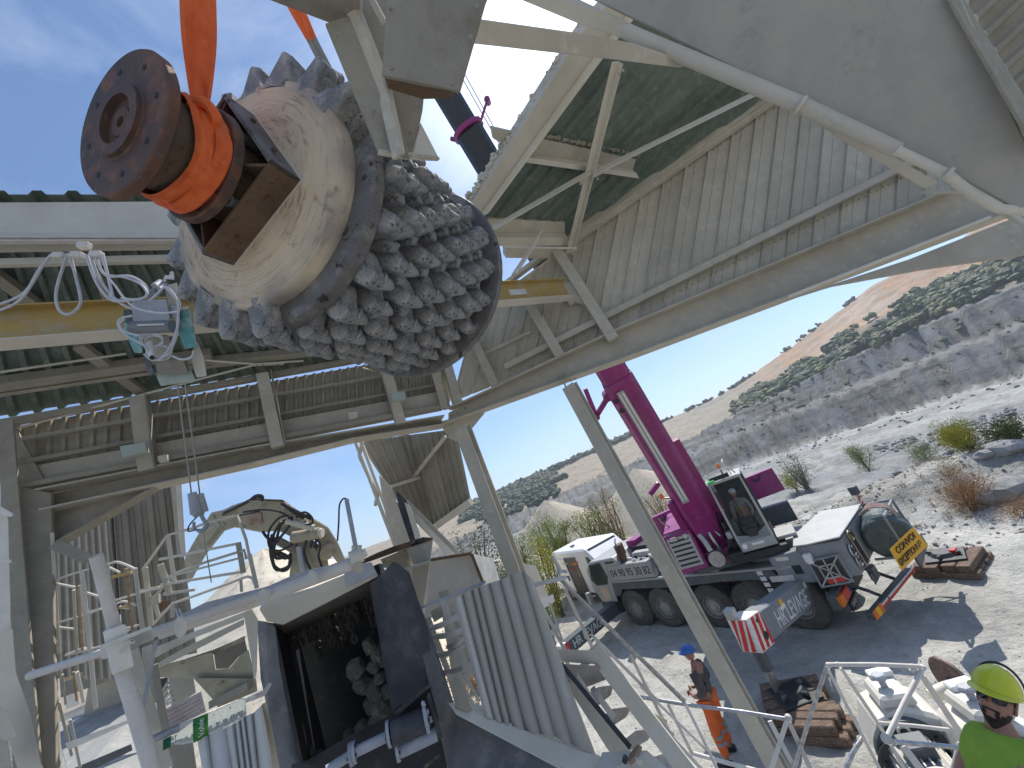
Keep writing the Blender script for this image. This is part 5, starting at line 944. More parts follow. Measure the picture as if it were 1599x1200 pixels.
cb_ = N.new('ShaderNodeCombineXYZ'); Lk(mth('MULTIPLY', rr_, 60.), cb_.inputs[0]); Lk(mth('MULTIPLY', an, 3.2), cb_.inputs[1]); Lk(mth('MULTIPLY', sx_.outputs[2], 20.), cb_.inputs[2])
n1_ = N.new('ShaderNodeTexNoise'); n1_.inputs['Scale'].default_value = 1.0; n1_.inputs['Detail'].default_value = 7; n1_.inputs['Roughness'].default_value = .7; Lk(cb_.outputs[0], n1_.inputs['Vector'])
n2_ = N.new('ShaderNodeTexNoise'); n2_.inputs['Scale'].default_value = 3.2; n2_.inputs['Detail'].default_value = 6; Lk(g_.outputs['Object'], n2_.inputs['Vector'])
def mr2(src, a, b, c=0., d=1.):
    r = N.new('ShaderNodeMapRange')
    for i, q in enumerate((a, b, c, d)): r.inputs[i + 1].default_value = q
    Lk(src, r.inputs[0]); return r.outputs[0]
def mix2(f, a, b):
    x = N.new('ShaderNodeMix'); x.data_type = 'RGBA'; Lk(f, x.inputs['Factor'])
    for k, q in (('A', a), ('B', b)):
        if isinstance(q, tuple): x.inputs[k].default_value = (*q, 1)
        else: Lk(q, x.inputs[k])
    return x.outputs['Result']
n3_ = N.new('ShaderNodeTexNoise'); n3_.inputs['Scale'].default_value = 6.5; n3_.inputs['Detail'].default_value = 9; n3_.inputs['Roughness'].default_value = .75; n3_.inputs['Distortion'].default_value = .8; Lk(g_.outputs['Object'], n3_.inputs['Vector']); cc_ = mix2(mr2(n2_.outputs['Fac'], .35, .65), (.66, .54, .38), (.56, .45, .32))
scr = mth('MULTIPLY', mr2(n1_.outputs['Fac'], .52, .64), mr2(n2_.outputs['Fac'], .32, .55)); cc_ = mix2(scr, cc_, (.30, .21, .145))
rst = mr2(n3_.outputs['Fac'], .58, .70); cc_ = mix2(rst, cc_, (.24, .13, .075)); edge = mth('MULTIPLY', mr2(rr_, .50, .62), mr2(n2_.outputs['Fac'], .3, .6)); cc_ = mix2(edge, cc_, (.22, .20, .20))
Lk(cc_, B.inputs['Base Color']); bp_ = N.new('ShaderNodeBump'); bp_.inputs['Strength'].default_value = .25; bp_.inputs['Distance'].default_value = .01; Lk(n1_.outputs['Fac'], bp_.inputs['Height']); Lk(bp_.outputs[0], B.inputs['Normal'])
db('end_disc', cm, smooth=True)(MB().lathe([(.17, -.02), (.42, -.016), (.424, -.004), (.55, .006), (.562, .018), (.594, .022), (.60, .032), (.60, .10), (.56, .12)], (0, 0, 0), Zx, ref=(1, 0, 0), n=72))
wear = mat('worn_dark_rim', (.20, .195, .195), (.13, .115, .105), 4, .6, .3, bump=.25, c3=(.30, .285, .26), c3sc=7, c3pos=(.52, .66), c4=(.05, .035, .03), c4sc=12, c4pos=(.58, .66))
db('groove_ring', rust, smooth=True)(MB().lathe([(.58, .09), (.58, .17)], (0, 0, 0), Zx, ref=(1, 0, 0), n=72))
# heavier guard segment, only on the lower right part of the rim
def angdeg(u, v, z):
    p0 = dC + dA * z; r = ray(u, v); t = ((p0 - CAM) @ dA) / (r @ dA); q = CAM + t * r - dC; return math.degrees(math.atan2(q @ dY, q @ dX)), math.hypot(q @ dX, q @ dY)
aA, rA = angdeg(560, 245, .15); aB, rB = angdeg(452, 492, .15)
print('GUARD', aA, rA, aB, rB)
if aB < aA: aB += 360
db('guard_segment', wear, smooth=False, bevel=.004)(MB().lathe([(.60, .10), (.695, .115), (.70, .19), (.61, .19), (.60, .10)], (0, 0, 0), Zx, ref=(1, 0, 0), n=44, a0=aA, a1=aB))
db('core', mat('gap_shade_roller_core', (.13, .13, .132), (.18, .178, .17), 6, .9, bump=.5, c3=(.2, .195, .185), c3sc=9, c3pos=(.55, .7)), smooth=True)(MB().lathe([(.60, .10), (.585, .14), (.585, 1.40), (.60, 1.40)], (0, 0, 0), Zx, ref=(1, 0, 0), n=72))  # core tone darkened to paint shade in the gaps between teeth
db('far_disc', wear, smooth=False, bevel=.004)(MB().lathe([(.3, 1.40), (.80, 1.40), (.81, 1.41), (.81, 1.45), (.3, 1.45)], (0, 0, 0), Zx, ref=(1, 0, 0), n=72))
# stub weld beads
def tooth_mesh(kind, seed):
    g = np.random.default_rng(seed); mb = MB()
    # local: z outwards (radial), x = roller axis, y = tangential
    if kind == 'holder':
        prof = [(-.075, -.078, -.02), (.075, -.078, -.02), (.088, .0, -.02), (.075, .085, -.02), (-.075, .085, -.02), (-.088, .0, -.02)]
        r1 = [(-.066, -.062, .06), (.066, -.062, .06), (.078, .0, .055), (.06, .075, .05), (-.06, .075, .05), (-.078, .0, .055)]
        r2 = [(-.052, -.055, .125), (.052, -.055, .125), (.062, -.008, .155), (.03, .03, .145), (-.03, .03, .145), (-.062, -.008, .155)]
        r3 = [(-.036, -.046, .142), (.038, -.046, .144), (.046, -.012, .164), (.022, .020, .160), (-.022, .020, .160), (-.044, -.012, .162)]
        V = [tuple(np.array(p) + g.normal(size=3) * .0035) for p in prof + r1 + r2 + r3]; F_ = []
        for k in range(3): F_ += [(k * 6 + i, k * 6 + (i + 1) % 6, k * 6 + 6 + (i + 1) % 6, k * 6 + 6 + i) for i in range(6)]
        F_.append(tuple(18 + i for i in range(6))); mb.add(V, F_)
    elif kind == 'pick':
        c = np.array([.050, .0, .105]); d = unit([.80, .08, .60]); mb.cyl(c - d * .04, c + d * .02, .036, .040, n=10).cyl(c + d * .02, c + d * .034, .047, .044, n=10).cyl(c + d * .034, c + d * .078, .042, .022, n=10); mb.cyl(c + d * .078, c + d * .090, .022, .010, n=8)
    else:
        a = .058; V = [(-a, -a, -.02), (a, -a, -.02), (a, a, -.02), (-a, a, -.02), (-a * .8, -a * .8, .06), (a * .85, -a * .8, .055), (a * .8, a * .75, .06), (-a * .8, a * .8, .055), (-.030, -.032, .112), (.034, -.028, .104), (.028, .032, .112), (-.032, .028, .104)]
        V = [tuple(np.array(p) + g.normal(size=3) * .004) for p in V]; F_ = []
        for k in range(2): F_ += [(k * 4 + i, k * 4 + (i + 1) % 4, k * 4 + 4 + (i + 1) % 4, k * 4 + 4 + i) for i in range(4)]
        F_.append((8, 9, 10, 11)); mb.add(V, F_)
    me_ = mb.mesh(kind, spike, smooth=False)
    bm = bmesh.new(); bm.from_mesh(me_); bmesh.ops.bevel(bm, geom=bm.edges[:], offset=.006, segments=1, affect='EDGES', clamp_overlap=True) if kind != 'pick' else None
    bm.to_mesh(me_); bm.free(); me_.polygons.foreach_set('use_smooth', [kind == 'pick'] * len(me_.polygons))
    if kind == 'pick': 
        try: me_.set_sharp_from_angle(angle=R_(30))
        except Exception: pass
    return me_
TM = {k: [tooth_mesh(k, s + 10 * i) for s in range(4)] for i, k in enumerate(('holder', 'pick', 'small'))}
ROWS, NA = 8, 18
gA_, gB_ = math.radians(aA) - .12, math.radians(aB) + .12
for r_i in range(-1, ROWS):
    z = .25 + r_i * .156 + (.0 if r_i < 0 else 0)
    for a_i in range(NA):
        th = 2 * math.pi * (a_i + .5 * (r_i % 2) + .09 * r_i) / NA
        for kk, (dz, dth, R0, sc) in (('big', (0, 0, .58, 1.04)), ('sml', (.078, .5, .58, 1.0))):
            if kk == 'sml' and r_i == ROWS - 1: continue
            zz = z + dz + rng.normal() * .004; t2 = th + dth * 2 * math.pi / NA * .55 + rng.normal() * .01
            
            if r_i < 0 and ((t2 - gA_) % 6.2832) < ((gB_ - gA_) % 6.2832): continue
            rad = np.array([math.cos(t2), math.sin(t2), 0]); tan = np.array([-math.sin(t2), math.cos(t2), 0]); ax = np.array([0, 0, 1.])
            yy = -tan; xx = np.cross(yy, rad); s_ = sc * rng.uniform(.93, 1.08)
            jj = rng.normal(size=3) * .05; rad2 = unit(rad + jj); xx = unit(xx - rad2 * (xx @ rad2)); yy = np.cross(rad2, xx); o_ = rad * R0 + ax * zz
            s3 = s_ * (1.08 if kk == 'big' else 1.15); xx = xx * .9; M = Matrix(((xx[0] * s_, yy[0] * s_, rad2[0] * s3, o_[0]), (xx[1] * s_, yy[1] * s_, rad2[1] * s3, o_[1]), (xx[2] * s_, yy[2] * s_, rad2[2] * s3, o_[2]), (0, 0, 0, 1)))
            if kk == 'big':
                k_ = int(rng.integers(4)); o = link('tooth', TM['holder'][k_], dr_, M); link('pick', TM['pick'][k_], o, Matrix.Identity(4))
            else: link('small_tooth', TM['small'][int(rng.integers(4))], dr_, M)
# shaft side: bearing box, flange plates, hub, end flange
db('shaft', rust_hub, smooth=True)(MB().lathe([(.19, -.02), (.19, -.24)], (0, 0, 0), Zx, ref=(1, 0, 0), n=40))
def sq(a0, s): return [(s * math.cos(R_(a0 + 90 * k)), s * math.sin(R_(a0 + 90 * k))) for k in range(4)]
c4 = [angdeg(378, 138, -.15), angdeg(455, 298, -.06), angdeg(352, 405, -.10), angdeg(275, 320, -.12)]
A4 = [math.degrees(math.atan2(sum(math.sin(R_((c4[k][0] - 0) * 1 + (0)) * 4) for k in range(4)), sum(math.cos(R_(c4[k][0]) * 4) for k in range(4)))) / 4][0]
RB = float(np.clip(np.mean([q[1] for q in c4]), .30, .42))
q4 = sq(A4, RB); bxm = db
for k in range(4):
    a_, b_ = np.array(q4[k]), np.array(q4[(k + 1) % 4]); n_in = -unit(np.append(a_ + b_, 0))[:2]
    mb = MB().prism([(*a_, -.02), (*b_, -.02), (*b_, -.16), (*a_, -.16)], (*(n_in * .022), 0)); o = mb.build('box_side', wear if k % 2 else rust_hub, dr_, bevel=.003, local=True)
    mb = MB().prism([(*(a_ * 1.03), -.02), (*(b_ * 1.03), -.02), (*(b_ * .93), -.02), (*(a_ * .93), -.02)], (0, 0, .01)); mb.build('box_lip', dust_l, dr_, bevel=.002, local=True)
    for s_ in (.28, .72): p = a_ * (1 - s_) + b_ * s_; MB().cyl((*(p - n_in * .004), -.09), (*(p - n_in * .016), -.09), .012, n=6).build('bolt', rust, dr_, local=True)
db('box_back', darkred, bevel=.003)(MB().prism([(*(np.array(q) * .97), -.03) for q in q4], (0, 0, .012)))
for k in range(4):   # corner web plates from the flange to each corner of the box
    a_ = np.array(q4[k]); d_ = unit(np.append(a_, 0))[:2]; MB().prism([(*(d_ * .2), -.04), (*(a_ * .96), -.04), (*(a_ * .96), -.15), (*(d_ * .2), -.19)], (-d_[1] * .014, d_[0] * .014, 0)).build('corner_web', darkred if k % 2 else rust_hub, dr_, bevel=.002, local=True)
    m_ = (np.array(q4[k]) + np.array(q4[(k + 1) % 4])) / 2
    if k in (1, 2, 3): MB().cyl((*(m_ * .78), -.03), (*(m_ * .78), -.17), .024, n=14).cyl((*(m_ * .78), -.165), (*(m_ * .78), -.178), .03, n=6).build('stud_bolt', wear, dr_, smooth=True, local=True)
db('bearing_plate', rust, smooth=True)(MB().lathe([(.0, -.235), (.255, -.235), (.262, -.228), (.262, -.195), (.255, -.19), (.2, -.19)], (0, 0, 0), Zx, ref=(1, 0, 0), n=56))
for k in range(12):
    a = k * math.pi / 6 + .2; MB().cyl((.232 * math.cos(a), .232 * math.sin(a), -.232), (.232 * math.cos(a), .232 * math.sin(a), -.2365), .011, n=10).build('bolt_hole', letter, dr_, local=True)
db('hub', rust_hub, smooth=True)(MB().lathe([(.205, -.23), (.205, -.27), (.195, -.30), (.195, -.44), (.20, -.455)], (0, 0, 0), Zx, ref=(1, 0, 0), n=56))
fl = db('end_flange', rust, smooth=True)(MB().lathe([(.19, -.445), (.288, -.45), (.296, -.458), (.296, -.487), (.290, -.494), (.155, -.494), (.148, -.50), (.146, -.515), (.10, -.515), (.098, -.49), (.06, -.488), (.058, -.497), (.022, -.497), (.020, -.47), (.0, -.47)], (0, 0, 0), Zx, ref=(1, 0, 0), n=64))
for k in range(8):
    a = k * math.pi / 4 + .25; MB().cyl((.225 * math.cos(a), .225 * math.sin(a), -.49), (.225 * math.cos(a), .225 * math.sin(a), -.4955), .013, n=12).build('bolt_hole', letter, fl, local=True)
db('lug', wear, bevel=.003)(MB().box((.0, .0, 0), .01, .01, .01)) if False else None
# slings
def ribbon(name, pts, ws, m, parent, th=.006, fold=.0, kk=6):
    C_ = smooth_path([p for p in pts], kk); Wd = smooth_path([np.array([w]) for w in ws], kk); v = []; n = len(C_)
    for i, p in enumerate(C_):
        d = unit(C_[min(i + 1, n - 1)] - C_[max(i - 1, 0)]); vdir = unit(p - CAM); s_ = unit(np.cross(d, vdir)); nn_ = np.cross(s_, d); w = float(Wd[i][0]) / 2
        for j in range(9):
            a = -1 + j / 4.; v.append(p + s_ * w * a + nn_ * (fold * math.cos(a * 3.1) + .006 * math.sin(a * 7 + i * .3)))
        for j in range(9):
            a = 1 - j / 4.; v.append(p + s_ * w * a + nn_ * (th + fold * math.cos(a * 3.1) + .006 * math.sin(a * 7 + i * .3)))
    f = [(i * 18 + j, i * 18 + (j + 1) % 18, (i + 1) * 18 + (j + 1) % 18, (i + 1) * 18 + j) for i in range(n - 1) for j in range(18)] + [tuple(range(18))[::-1], tuple(range((n - 1) * 18, n * 18))]
    return MB().add(v, f).build(name, m, parent, smooth=True)
up_ = np.array([-.0, .35, 1.0]) 
s1 = thing('lifting_sling', 'orange webbing sling looped round the rusty hub of the spiked roller', 'sling', P(310, 170, 1.66), 'orange slings holding the roller')
hubc = dC - dA * .335
ribbon('strap', [P(306, -140, 1.62), P(309, -20, 1.62), P(311, 60, 1.62), P(312, 130, 1.62), P(312, 168, 1.60)], [.125, .122, .118, .085, .055], orange, s1, fold=.012)
def hubp(th, z, r): return dC - dA * z + dX * r * math.cos(th) + dY * r * math.sin(th)
a_t = R_(angdeg(322, 172, -.30)[0])
lp = MB(); 
for q, (zo, rr2, ph) in enumerate([(.25, .215, 0), (.29, .222, .06), (.33, .217, -.04), (.27, .232, .12)]):
    pts = [hubp(a_t + s, zo + .012 * math.sin(2 * s + q), rr2 + .006 * math.sin(5 * s + q)) for s in np.linspace(-math.pi, math.pi, 41)]
    v = []; n = len(pts)
    for i, p in enumerate(pts):
        s = -math.pi + i * 2 * math.pi / 40; ro = unit(p - (dC - dA * ((dC - p) @ dA))); 
        for aa, bb_ in ((-1, 0), (-.6, 1), (0, .7), (.6, 1), (1, 0), (0, -.4)): v.append(p + dA * aa * .036 + ro * bb_ * (.012 + .003 * math.sin(7 * s + q)))
    lp.add(v, [(i * 6 + j, i * 6 + (j + 1) % 6, (i + 1) * 6 + (j + 1) % 6, (i + 1) * 6 + j) for i in range(n - 1) for j in range(6)])
lp.build('hub_wrap', orange, s1, smooth=True)
MB().tube(smooth_path([P(300, 168, 1.60), P(314, 160, 1.575), P(328, 168, 1.58), P(336, 186, 1.60), P(330, 205, 1.63)], 5), .022, 8).build('choke_fold', orange, s1, smooth=True)
s2 = thing('lifting_sling', 'second orange sling with a grey sleeve, behind the steel post', 'sling', P(500, 100, 3.2), 'orange slings holding the roller')
ribbon('strap', [P(420, -70, 3.1), P(455, 0, 3.15), P(471, 30, 3.17), P(487, 62, 3.2)], [.12, .115, .11, .085], orange, s2, fold=.01); ribbon('sleeve', [P(486, 60, 3.2), P(498, 84, 3.22), P(512, 112, 3.25), P(560, 210, 3.3)], [.085, .085, .09, .09], greyweb, s2, fold=.008)

# ------------------------------------------------------------------ yellow monorail, hoist, cables
mn = thing('monorail_beam', 'yellow monorail I-beam running behind the spiked roller', 'monorail', P(100, 515, 3.4))
a_, b_ = P(-60, 515, 3.1), P(884, 452, 6.25); a_ = a_ - unit(b_ - a_) * 1.2; MB().bar(a_, b_, .33, .17, np.cross(unit(b_ - a_), [0, 0, 1.]), 'H', .018).build('beam', yellow, mn, bevel=.003)
MB().bar(a_ - [0, 0, .172], b_ - [0, 0, .172], .012, .172, np.cross(unit(b_ - a_), [0, 0, 1.])).build('lower_flange', dust_l, mn)
dq = unit(b_ - a_); nq = unit(np.cross(dq, [0, 0, 1.])); nq = nq if nq @ (CAM - a_) > 0 else -nq
pc = P(795, 452, 5.95); t_ = (pc - a_) @ dq; lab = a_ + dq * t_ + nq * .012; MB().bar(lab - dq * .14, lab + dq * .16, .10, .004, nq).build('load_plate', redwhite, mn); text('1000 KG', .075, letter, mn, mframe(lab + nq * .004, dq if dq @ Xc > 0 else -dq, np.cross(nq, dq if dq @ Xc > 0 else -dq)), ext=.001)
slab('end_bracket', [(880, 448), (905, 440), (914, 478), (898, 474), (890, 480), (884, 462)], WR, .10, dust_l, mn, away=False)
ho = thing('electric_hoist', 'dusty electric hoist with teal end boxes and tangled white cables on the monorail', 'hoist', P(250, 480, 3.3))
def hb(name, px4, d0, d1, m, par=ho, th=.12, bevel=.006):
    pts = [P(u, v, d0 + (d1 - d0) * 0) for u, v in px4]; c = sum(pts) / len(pts); n_ = unit(c - CAM); return MB().prism(pts, n_ * th).build(name, m, par, bevel=bevel)
hz_ = lambda x, y: (170 + x / 6., 420 + y / 6.)
hb('teal_box', [hz_(135, 480), hz_(215, 520), hz_(300, 610), hz_(318, 790), hz_(240, 790), hz_(170, 640)], 3.28, 3.28, teal, th=.15)
hb('teal_box', [hz_(645, 400), hz_(745, 385), hz_(800, 560), hz_(815, 735), hz_(710, 755), hz_(650, 590)], 3.2, 3.2, teal, th=.2); hb('teal_lid', [hz_(745, 385), hz_(758, 380), hz_(830, 730), hz_(812, 740)], 3.2, 3.2, pale_green, th=.2)
hb('motor_housing', [hz_(218, 295), hz_(540, 285), hz_(575, 485), hz_(225, 500)], 3.12, 3.12, bluegrey, th=.18); hb('end_bracket', [hz_(135, 385), hz_(215, 380), hz_(225, 500), hz_(140, 505)], 3.2, 3.2, craned, th=.1); hb('side_bracket', [hz_(560, 350), hz_(650, 350), hz_(665, 470), hz_(575, 470)], 3.15, 3.15, bluegrey, th=.12)
a1_, a2_ = P(*hz_(225, 550), 3.13), P(*hz_(600, 540), 3.13); MB().cyl(a1_, a2_, .05, n=20).build('rope_drum', craneg, ho, smooth=True); MB().bar(P(*hz_(270, 528), 3.06), P(*hz_(520, 520), 3.06), .012, .01, CAM - a1_).build('drum_mark', white, ho)
hb('gear_case', [hz_(330, 620), hz_(560, 620), hz_(600, 800), hz_(400, 850), hz_(340, 760)], 3.22, 3.22, dust, th=.1)
mb = MB(); hb('lower_plate', [hz_(400, 900), hz_(720, 840), hz_(820, 1050), hz_(485, 1100)], 3.3, 3.3, pale_green, th=.03); hb('lower_frame', [hz_(440, 880), hz_(700, 840), hz_(740, 970), hz_(480, 1000)], 3.24, 3.24, dust_d, th=.04); hb('side_plate', [hz_(780, 760), hz_(830, 685), hz_(890, 830), hz_(918, 1005), hz_(820, 1020), hz_(770, 850)], 3.3, 3.3, dust_l, th=.05); hb('side_arm', [hz_(330, 830), hz_(390, 860), hz_(430, 980), hz_(400, 1005), hz_(360, 960)], 3.26, 3.26, craned, th=.06)
hb('trolley_plate', [hz_(520, 160), hz_(640, 130), hz_(680, 340), hz_(560, 350)], 3.35, 3.35, dust_l, th=.08); hb('trolley_bracket', [hz_(570, 25), hz_(608, 25), hz_(615, 90), hz_(520, 85), hz_(520, 60), hz_(570, 60)], 3.4, 3.4, white, th=.04); hb('trolley_plate', [hz_(660, 370), hz_(750, 350), hz_(750, 375), hz_(665, 400)], 3.2, 3.2, dust_l, th=.05)
for c in ((400, 245, .035), (425, 160, .022), (470, 190, .018), (600, 380, .02)): MB().cyl(P(*hz_(c[0], c[1]), 3.2), P(*hz_(c[0] + 60, c[1] - 40), 3.3), c[2], n=12).build('trolley_wheel', bluegrey, ho, smooth=True)
MB().cyl(P(*hz_(390, 700), 3.14), P(*hz_(405, 835), 3.05), .028, .022, n=16).build('limit_horn', white, ho, smooth=True); MB().cyl(P(*hz_(404, 826), 3.048), P(*hz_(405, 838), 3.04), .016, n=14).build('horn_mouth', black, ho)
for rr3, c in ((.075, (400, 665)), (.07, (410, 672)), (.06, (425, 680)), (.082, (470, 790))):
    pts = [P(c[0] * 0 + hz_(*c)[0] + rr3 * 190 * math.cos(a) * 1.25, hz_(*c)[1] + rr3 * 190 * math.sin(a) * .75, 3.13 + .01 * math.sin(3 * a)) for a in np.linspace(0, 6.28, 22)]; MB().tube(pts, .008, 6).build('cable_coil', cable, ho, smooth=True)
for pts in ([(0, 60), (140, 80), (290, 140), (355, 220), (340, 265), (240, 290), (100, 300), (0, 250)], [(0, 90), (60, 160), (130, 260), (260, 370), (480, 415), (640, 400)], [(380, 300), (450, 240), (540, 170), (640, 300), (650, 420), (640, 560), (560, 760), (470, 850)], [(220, 440), (110, 470), (90, 540), (190, 640), (330, 720), (370, 800)], [(300, 630), (150, 590), (100, 520), (150, 470)], [(640, 470), (640, 600), (600, 720), (560, 800), (420, 860), (330, 800)], [(600, 820), (680, 850), (770, 830), (795, 770)], [(520, 120), (530, 90), (610, 95)], [(540, 180), (600, 250), (660, 330), (640, 420)]):
    MB().tube(smooth_path([P(*hz_(x, y), 3.06) for x, y in pts], 6), .0085, 6).build('cable', cable, ho, smooth=True)
# festoon cables on the rail
fe = thing('festoon_cables', 'white cables looping from the small rail above the hoist', 'cable', P(130, 400, 3.2))
for pts in ([(-20, 490), (30, 470), (70, 410), (86, 396)], [(104, 400), (88, 455), (92, 484), (108, 491), (124, 478), (125, 460), (112, 410), (106, 396)], [(135, 398), (150, 440), (172, 468), (200, 470)], [(140, 396), (158, 440), (190, 475), (232, 488), (270, 488)], [(148, 398), (165, 430), (205, 432), (230, 450), (222, 468), (190, 466)], [(160, 398), (168, 430), (176, 462)], [(-20, 482), (35, 460), (62, 420), (80, 398)]): MB().tube(smooth_path([P(x, y, 3.15) for x, y in pts], 6), .011, 6).build('cable', cable, fe, smooth=True)
for u, v in ((92, 400), (120, 399), (150, 398), (131, 384)): MB().bar(P(u - 8, v, 3.15), P(u + 9, v, 3.15), .05, .05, (0, 0, 1)).build('cable_clip', whitepipe, fe, bevel=.006)
for (u1, v1, u2, v2) in ((270, 560, 298, 772), (283, 560, 311, 770)):
    pass
hk = thing('hoist_hook', 'grey hook block hanging on two wires below the hoist', 'hook block', P(310, 790, 3.7))
MB().tube([P(272, 560, 3.3), P(299, 772, 3.65)], .006, 6).build('wire_rope', wire, hk); MB().tube([P(285, 568, 3.3), P(312, 772, 3.65)], .006, 6).build('wire_rope', wire, hk)
MB().cyl(P(300, 770, 3.6), P(306, 802, 3.6), .035, .045, n=14).cyl(P(311, 772, 3.66), P(317, 800, 3.66), .035, .045, n=14).build('block_body', bluegrey, hk, smooth=True); MB().cyl(P(309, 798, 3.63), P(311, 806, 3.63), .055, .04, n=16).build('block_base', bluegrey, hk, smooth=True)
MB().tube(smooth_path([P(u, v, 3.62) for u, v in ((314, 804), (318, 812), (323, 820), (316, 829), (304, 826), (303, 816))], 5), [.016] * 10 + [.02] * 8 + [.012] * 8, 8).build('hook', bluegrey, hk, smooth=True); MB().tube(smooth_path([P(u, v, 3.6) for u, v in ((309, 806), (296, 820), (294, 830), (304, 828))], 5), .006, 6).build('hook_latch', blackhose, hk, smooth=True); MB().tube([P(317, 830, 3.62), P(330, 910, 3.7)], .005, 5).build('hanging_wire', wire, hk)
# ------------------------------------------------------------------ feed chute with chains, rollers, rocks
def fac(name, pxs, d, m, parent, th=.05, bevel=.004, tilt=None, **k):
    """outline on a plane that faces the camera position roughly, at depth d (or per-vertex depths), with real thickness"""
    ds = d if hasattr(d, '__len__') else [d] * len(pxs)
    pts = [P(u, v, dd) for (u, v), dd in zip(pxs, ds)]; c = sum(pts) / len(pts); return MB().prism(pts, unit(c - CAM) * th).build(name, m, parent, bevel=bevel, **k)
def pt(pts, r, m, parent, name='rail', n=10, sm=0):
    q = [P(*p) for p in pts]; q = smooth_path(q, sm) if sm else q; return MB().tube(q, r, n).build(name, m, parent, smooth=True)
def rl(name, a, b, w, t, m, parent, ref=None, **k): 
    A_, B_ = P(*a), P(*b); return MB().bar(A_, B_, w, t, (CAM - (A_ + B_) / 2) if ref is None else ref, **k).build(name, m, parent, bevel=.003)
ch = thing('feed_chute', 'dark steel feed chute with a chain curtain at the bottom centre', 'chute', P(520, 1190, 3.2))
# side walls run back into the dark
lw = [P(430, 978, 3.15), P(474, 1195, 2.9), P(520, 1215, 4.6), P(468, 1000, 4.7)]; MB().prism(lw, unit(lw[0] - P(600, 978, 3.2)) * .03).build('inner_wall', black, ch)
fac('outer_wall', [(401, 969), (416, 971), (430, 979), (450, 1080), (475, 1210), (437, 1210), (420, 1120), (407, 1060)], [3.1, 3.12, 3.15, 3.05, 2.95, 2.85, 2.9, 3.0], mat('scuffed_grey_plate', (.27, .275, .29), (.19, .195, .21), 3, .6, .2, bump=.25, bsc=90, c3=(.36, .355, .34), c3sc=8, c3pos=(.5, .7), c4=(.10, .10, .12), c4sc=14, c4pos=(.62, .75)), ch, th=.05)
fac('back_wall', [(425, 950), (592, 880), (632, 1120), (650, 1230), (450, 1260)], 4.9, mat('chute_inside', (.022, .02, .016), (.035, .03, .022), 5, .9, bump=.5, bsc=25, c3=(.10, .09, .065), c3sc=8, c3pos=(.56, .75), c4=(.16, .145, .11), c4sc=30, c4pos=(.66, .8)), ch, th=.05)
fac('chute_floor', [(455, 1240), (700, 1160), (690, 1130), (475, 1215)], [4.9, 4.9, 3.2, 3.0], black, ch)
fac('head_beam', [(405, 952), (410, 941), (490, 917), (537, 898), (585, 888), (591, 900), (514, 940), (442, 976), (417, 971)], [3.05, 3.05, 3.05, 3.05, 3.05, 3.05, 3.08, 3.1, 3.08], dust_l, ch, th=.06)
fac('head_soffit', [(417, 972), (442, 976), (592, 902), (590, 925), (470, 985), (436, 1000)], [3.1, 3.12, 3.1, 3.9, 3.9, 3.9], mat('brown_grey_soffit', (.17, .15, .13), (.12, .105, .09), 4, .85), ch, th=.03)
fac('head_box', [(536, 884), (580, 878), (589, 897), (540, 918)], 3.0, bluegrey, ch, th=.14)
# broken crust on the head beam
for k in range(16):
    u = 440 + k * 7.2; MB().ico(P(u, 925 - (u - 440) * .42 + rng.uniform(-2, 4), 3.0), rng.uniform(.008, .03), 1, .5, (1, .6, .5)).build('crust_flake', rust_hub if k % 3 else dust_l, ch)
# right rubber side, a curved heavy sheet
rw = MB(); top = [(577, 912, 3.1), (592, 900, 3.0), (608, 884, 2.92), (618, 878, 2.9), (640, 896, 2.95)]; bot = [(612, 1112, 3.0), (640, 1096, 2.92), (672, 1118, 2.84), (712, 1170, 2.82), (738, 1212, 2.84)]
tp_ = smooth_path([P(*q) for q in top], 4); bt_ = smooth_path([P(*q) for q in bot], 4); nn_ = len(tp_); V = []
for i in range(13):
    s = i / 12; 
    for j in range(nn_): V.append(tp_[j] * (1 - s) + bt_[j] * s - unit(tp_[j] - CAM) * .05 * math.sin(s * 3.1) * math.sin(j / (nn_ - 1) * 3.1))
bk = [p + unit(p - CAM) * .05 for p in V]; F_ = [(i * nn_ + j, i * nn_ + j + 1, (i + 1) * nn_ + j + 1, (i + 1) * nn_ + j) for i in range(12) for j in range(nn_ - 1)]; nV = len(V)
rw.add(V + bk, F_ + [tuple(nV + x for x in f[::-1]) for f in F_] + [(i * nn_, (i + 1) * nn_, nV + (i + 1) * nn_, nV + i * nn_) for i in range(12)] + [(i * nn_ + nn_ - 1, nV + i * nn_ + nn_ - 1, nV + (i + 1) * nn_ + nn_ - 1, (i + 1) * nn_ + nn_ - 1) for i in range(12)])
rw.build('rubber_side', chute_dark, ch, smooth=True)
fac('side_plate', [(628, 884), (650, 930), (672, 985), (714, 1115), (900, 1210), (700, 1210), (706, 1150)], [3.0, 2.96, 2.92, 2.84, 2.5, 2.6, 2.86], mat('dusty_dark_plate', (.11, .11, .118), (.15, .148, .145), 2, .85, bump=.2, bsc=80, c3=(.27, .26, .24), c3sc=5, c3pos=(.5, .72), c4=(.08, .08, .09), c4sc=40, c4pos=(.6, .75)), ch, th=.04)
MB().prism([P(602, 906, 3.12), P(640, 1100, 3.05), P(632, 1120, 4.95), P(592, 880, 4.95)], Xc * .03).build('inner_wall', black, ch)
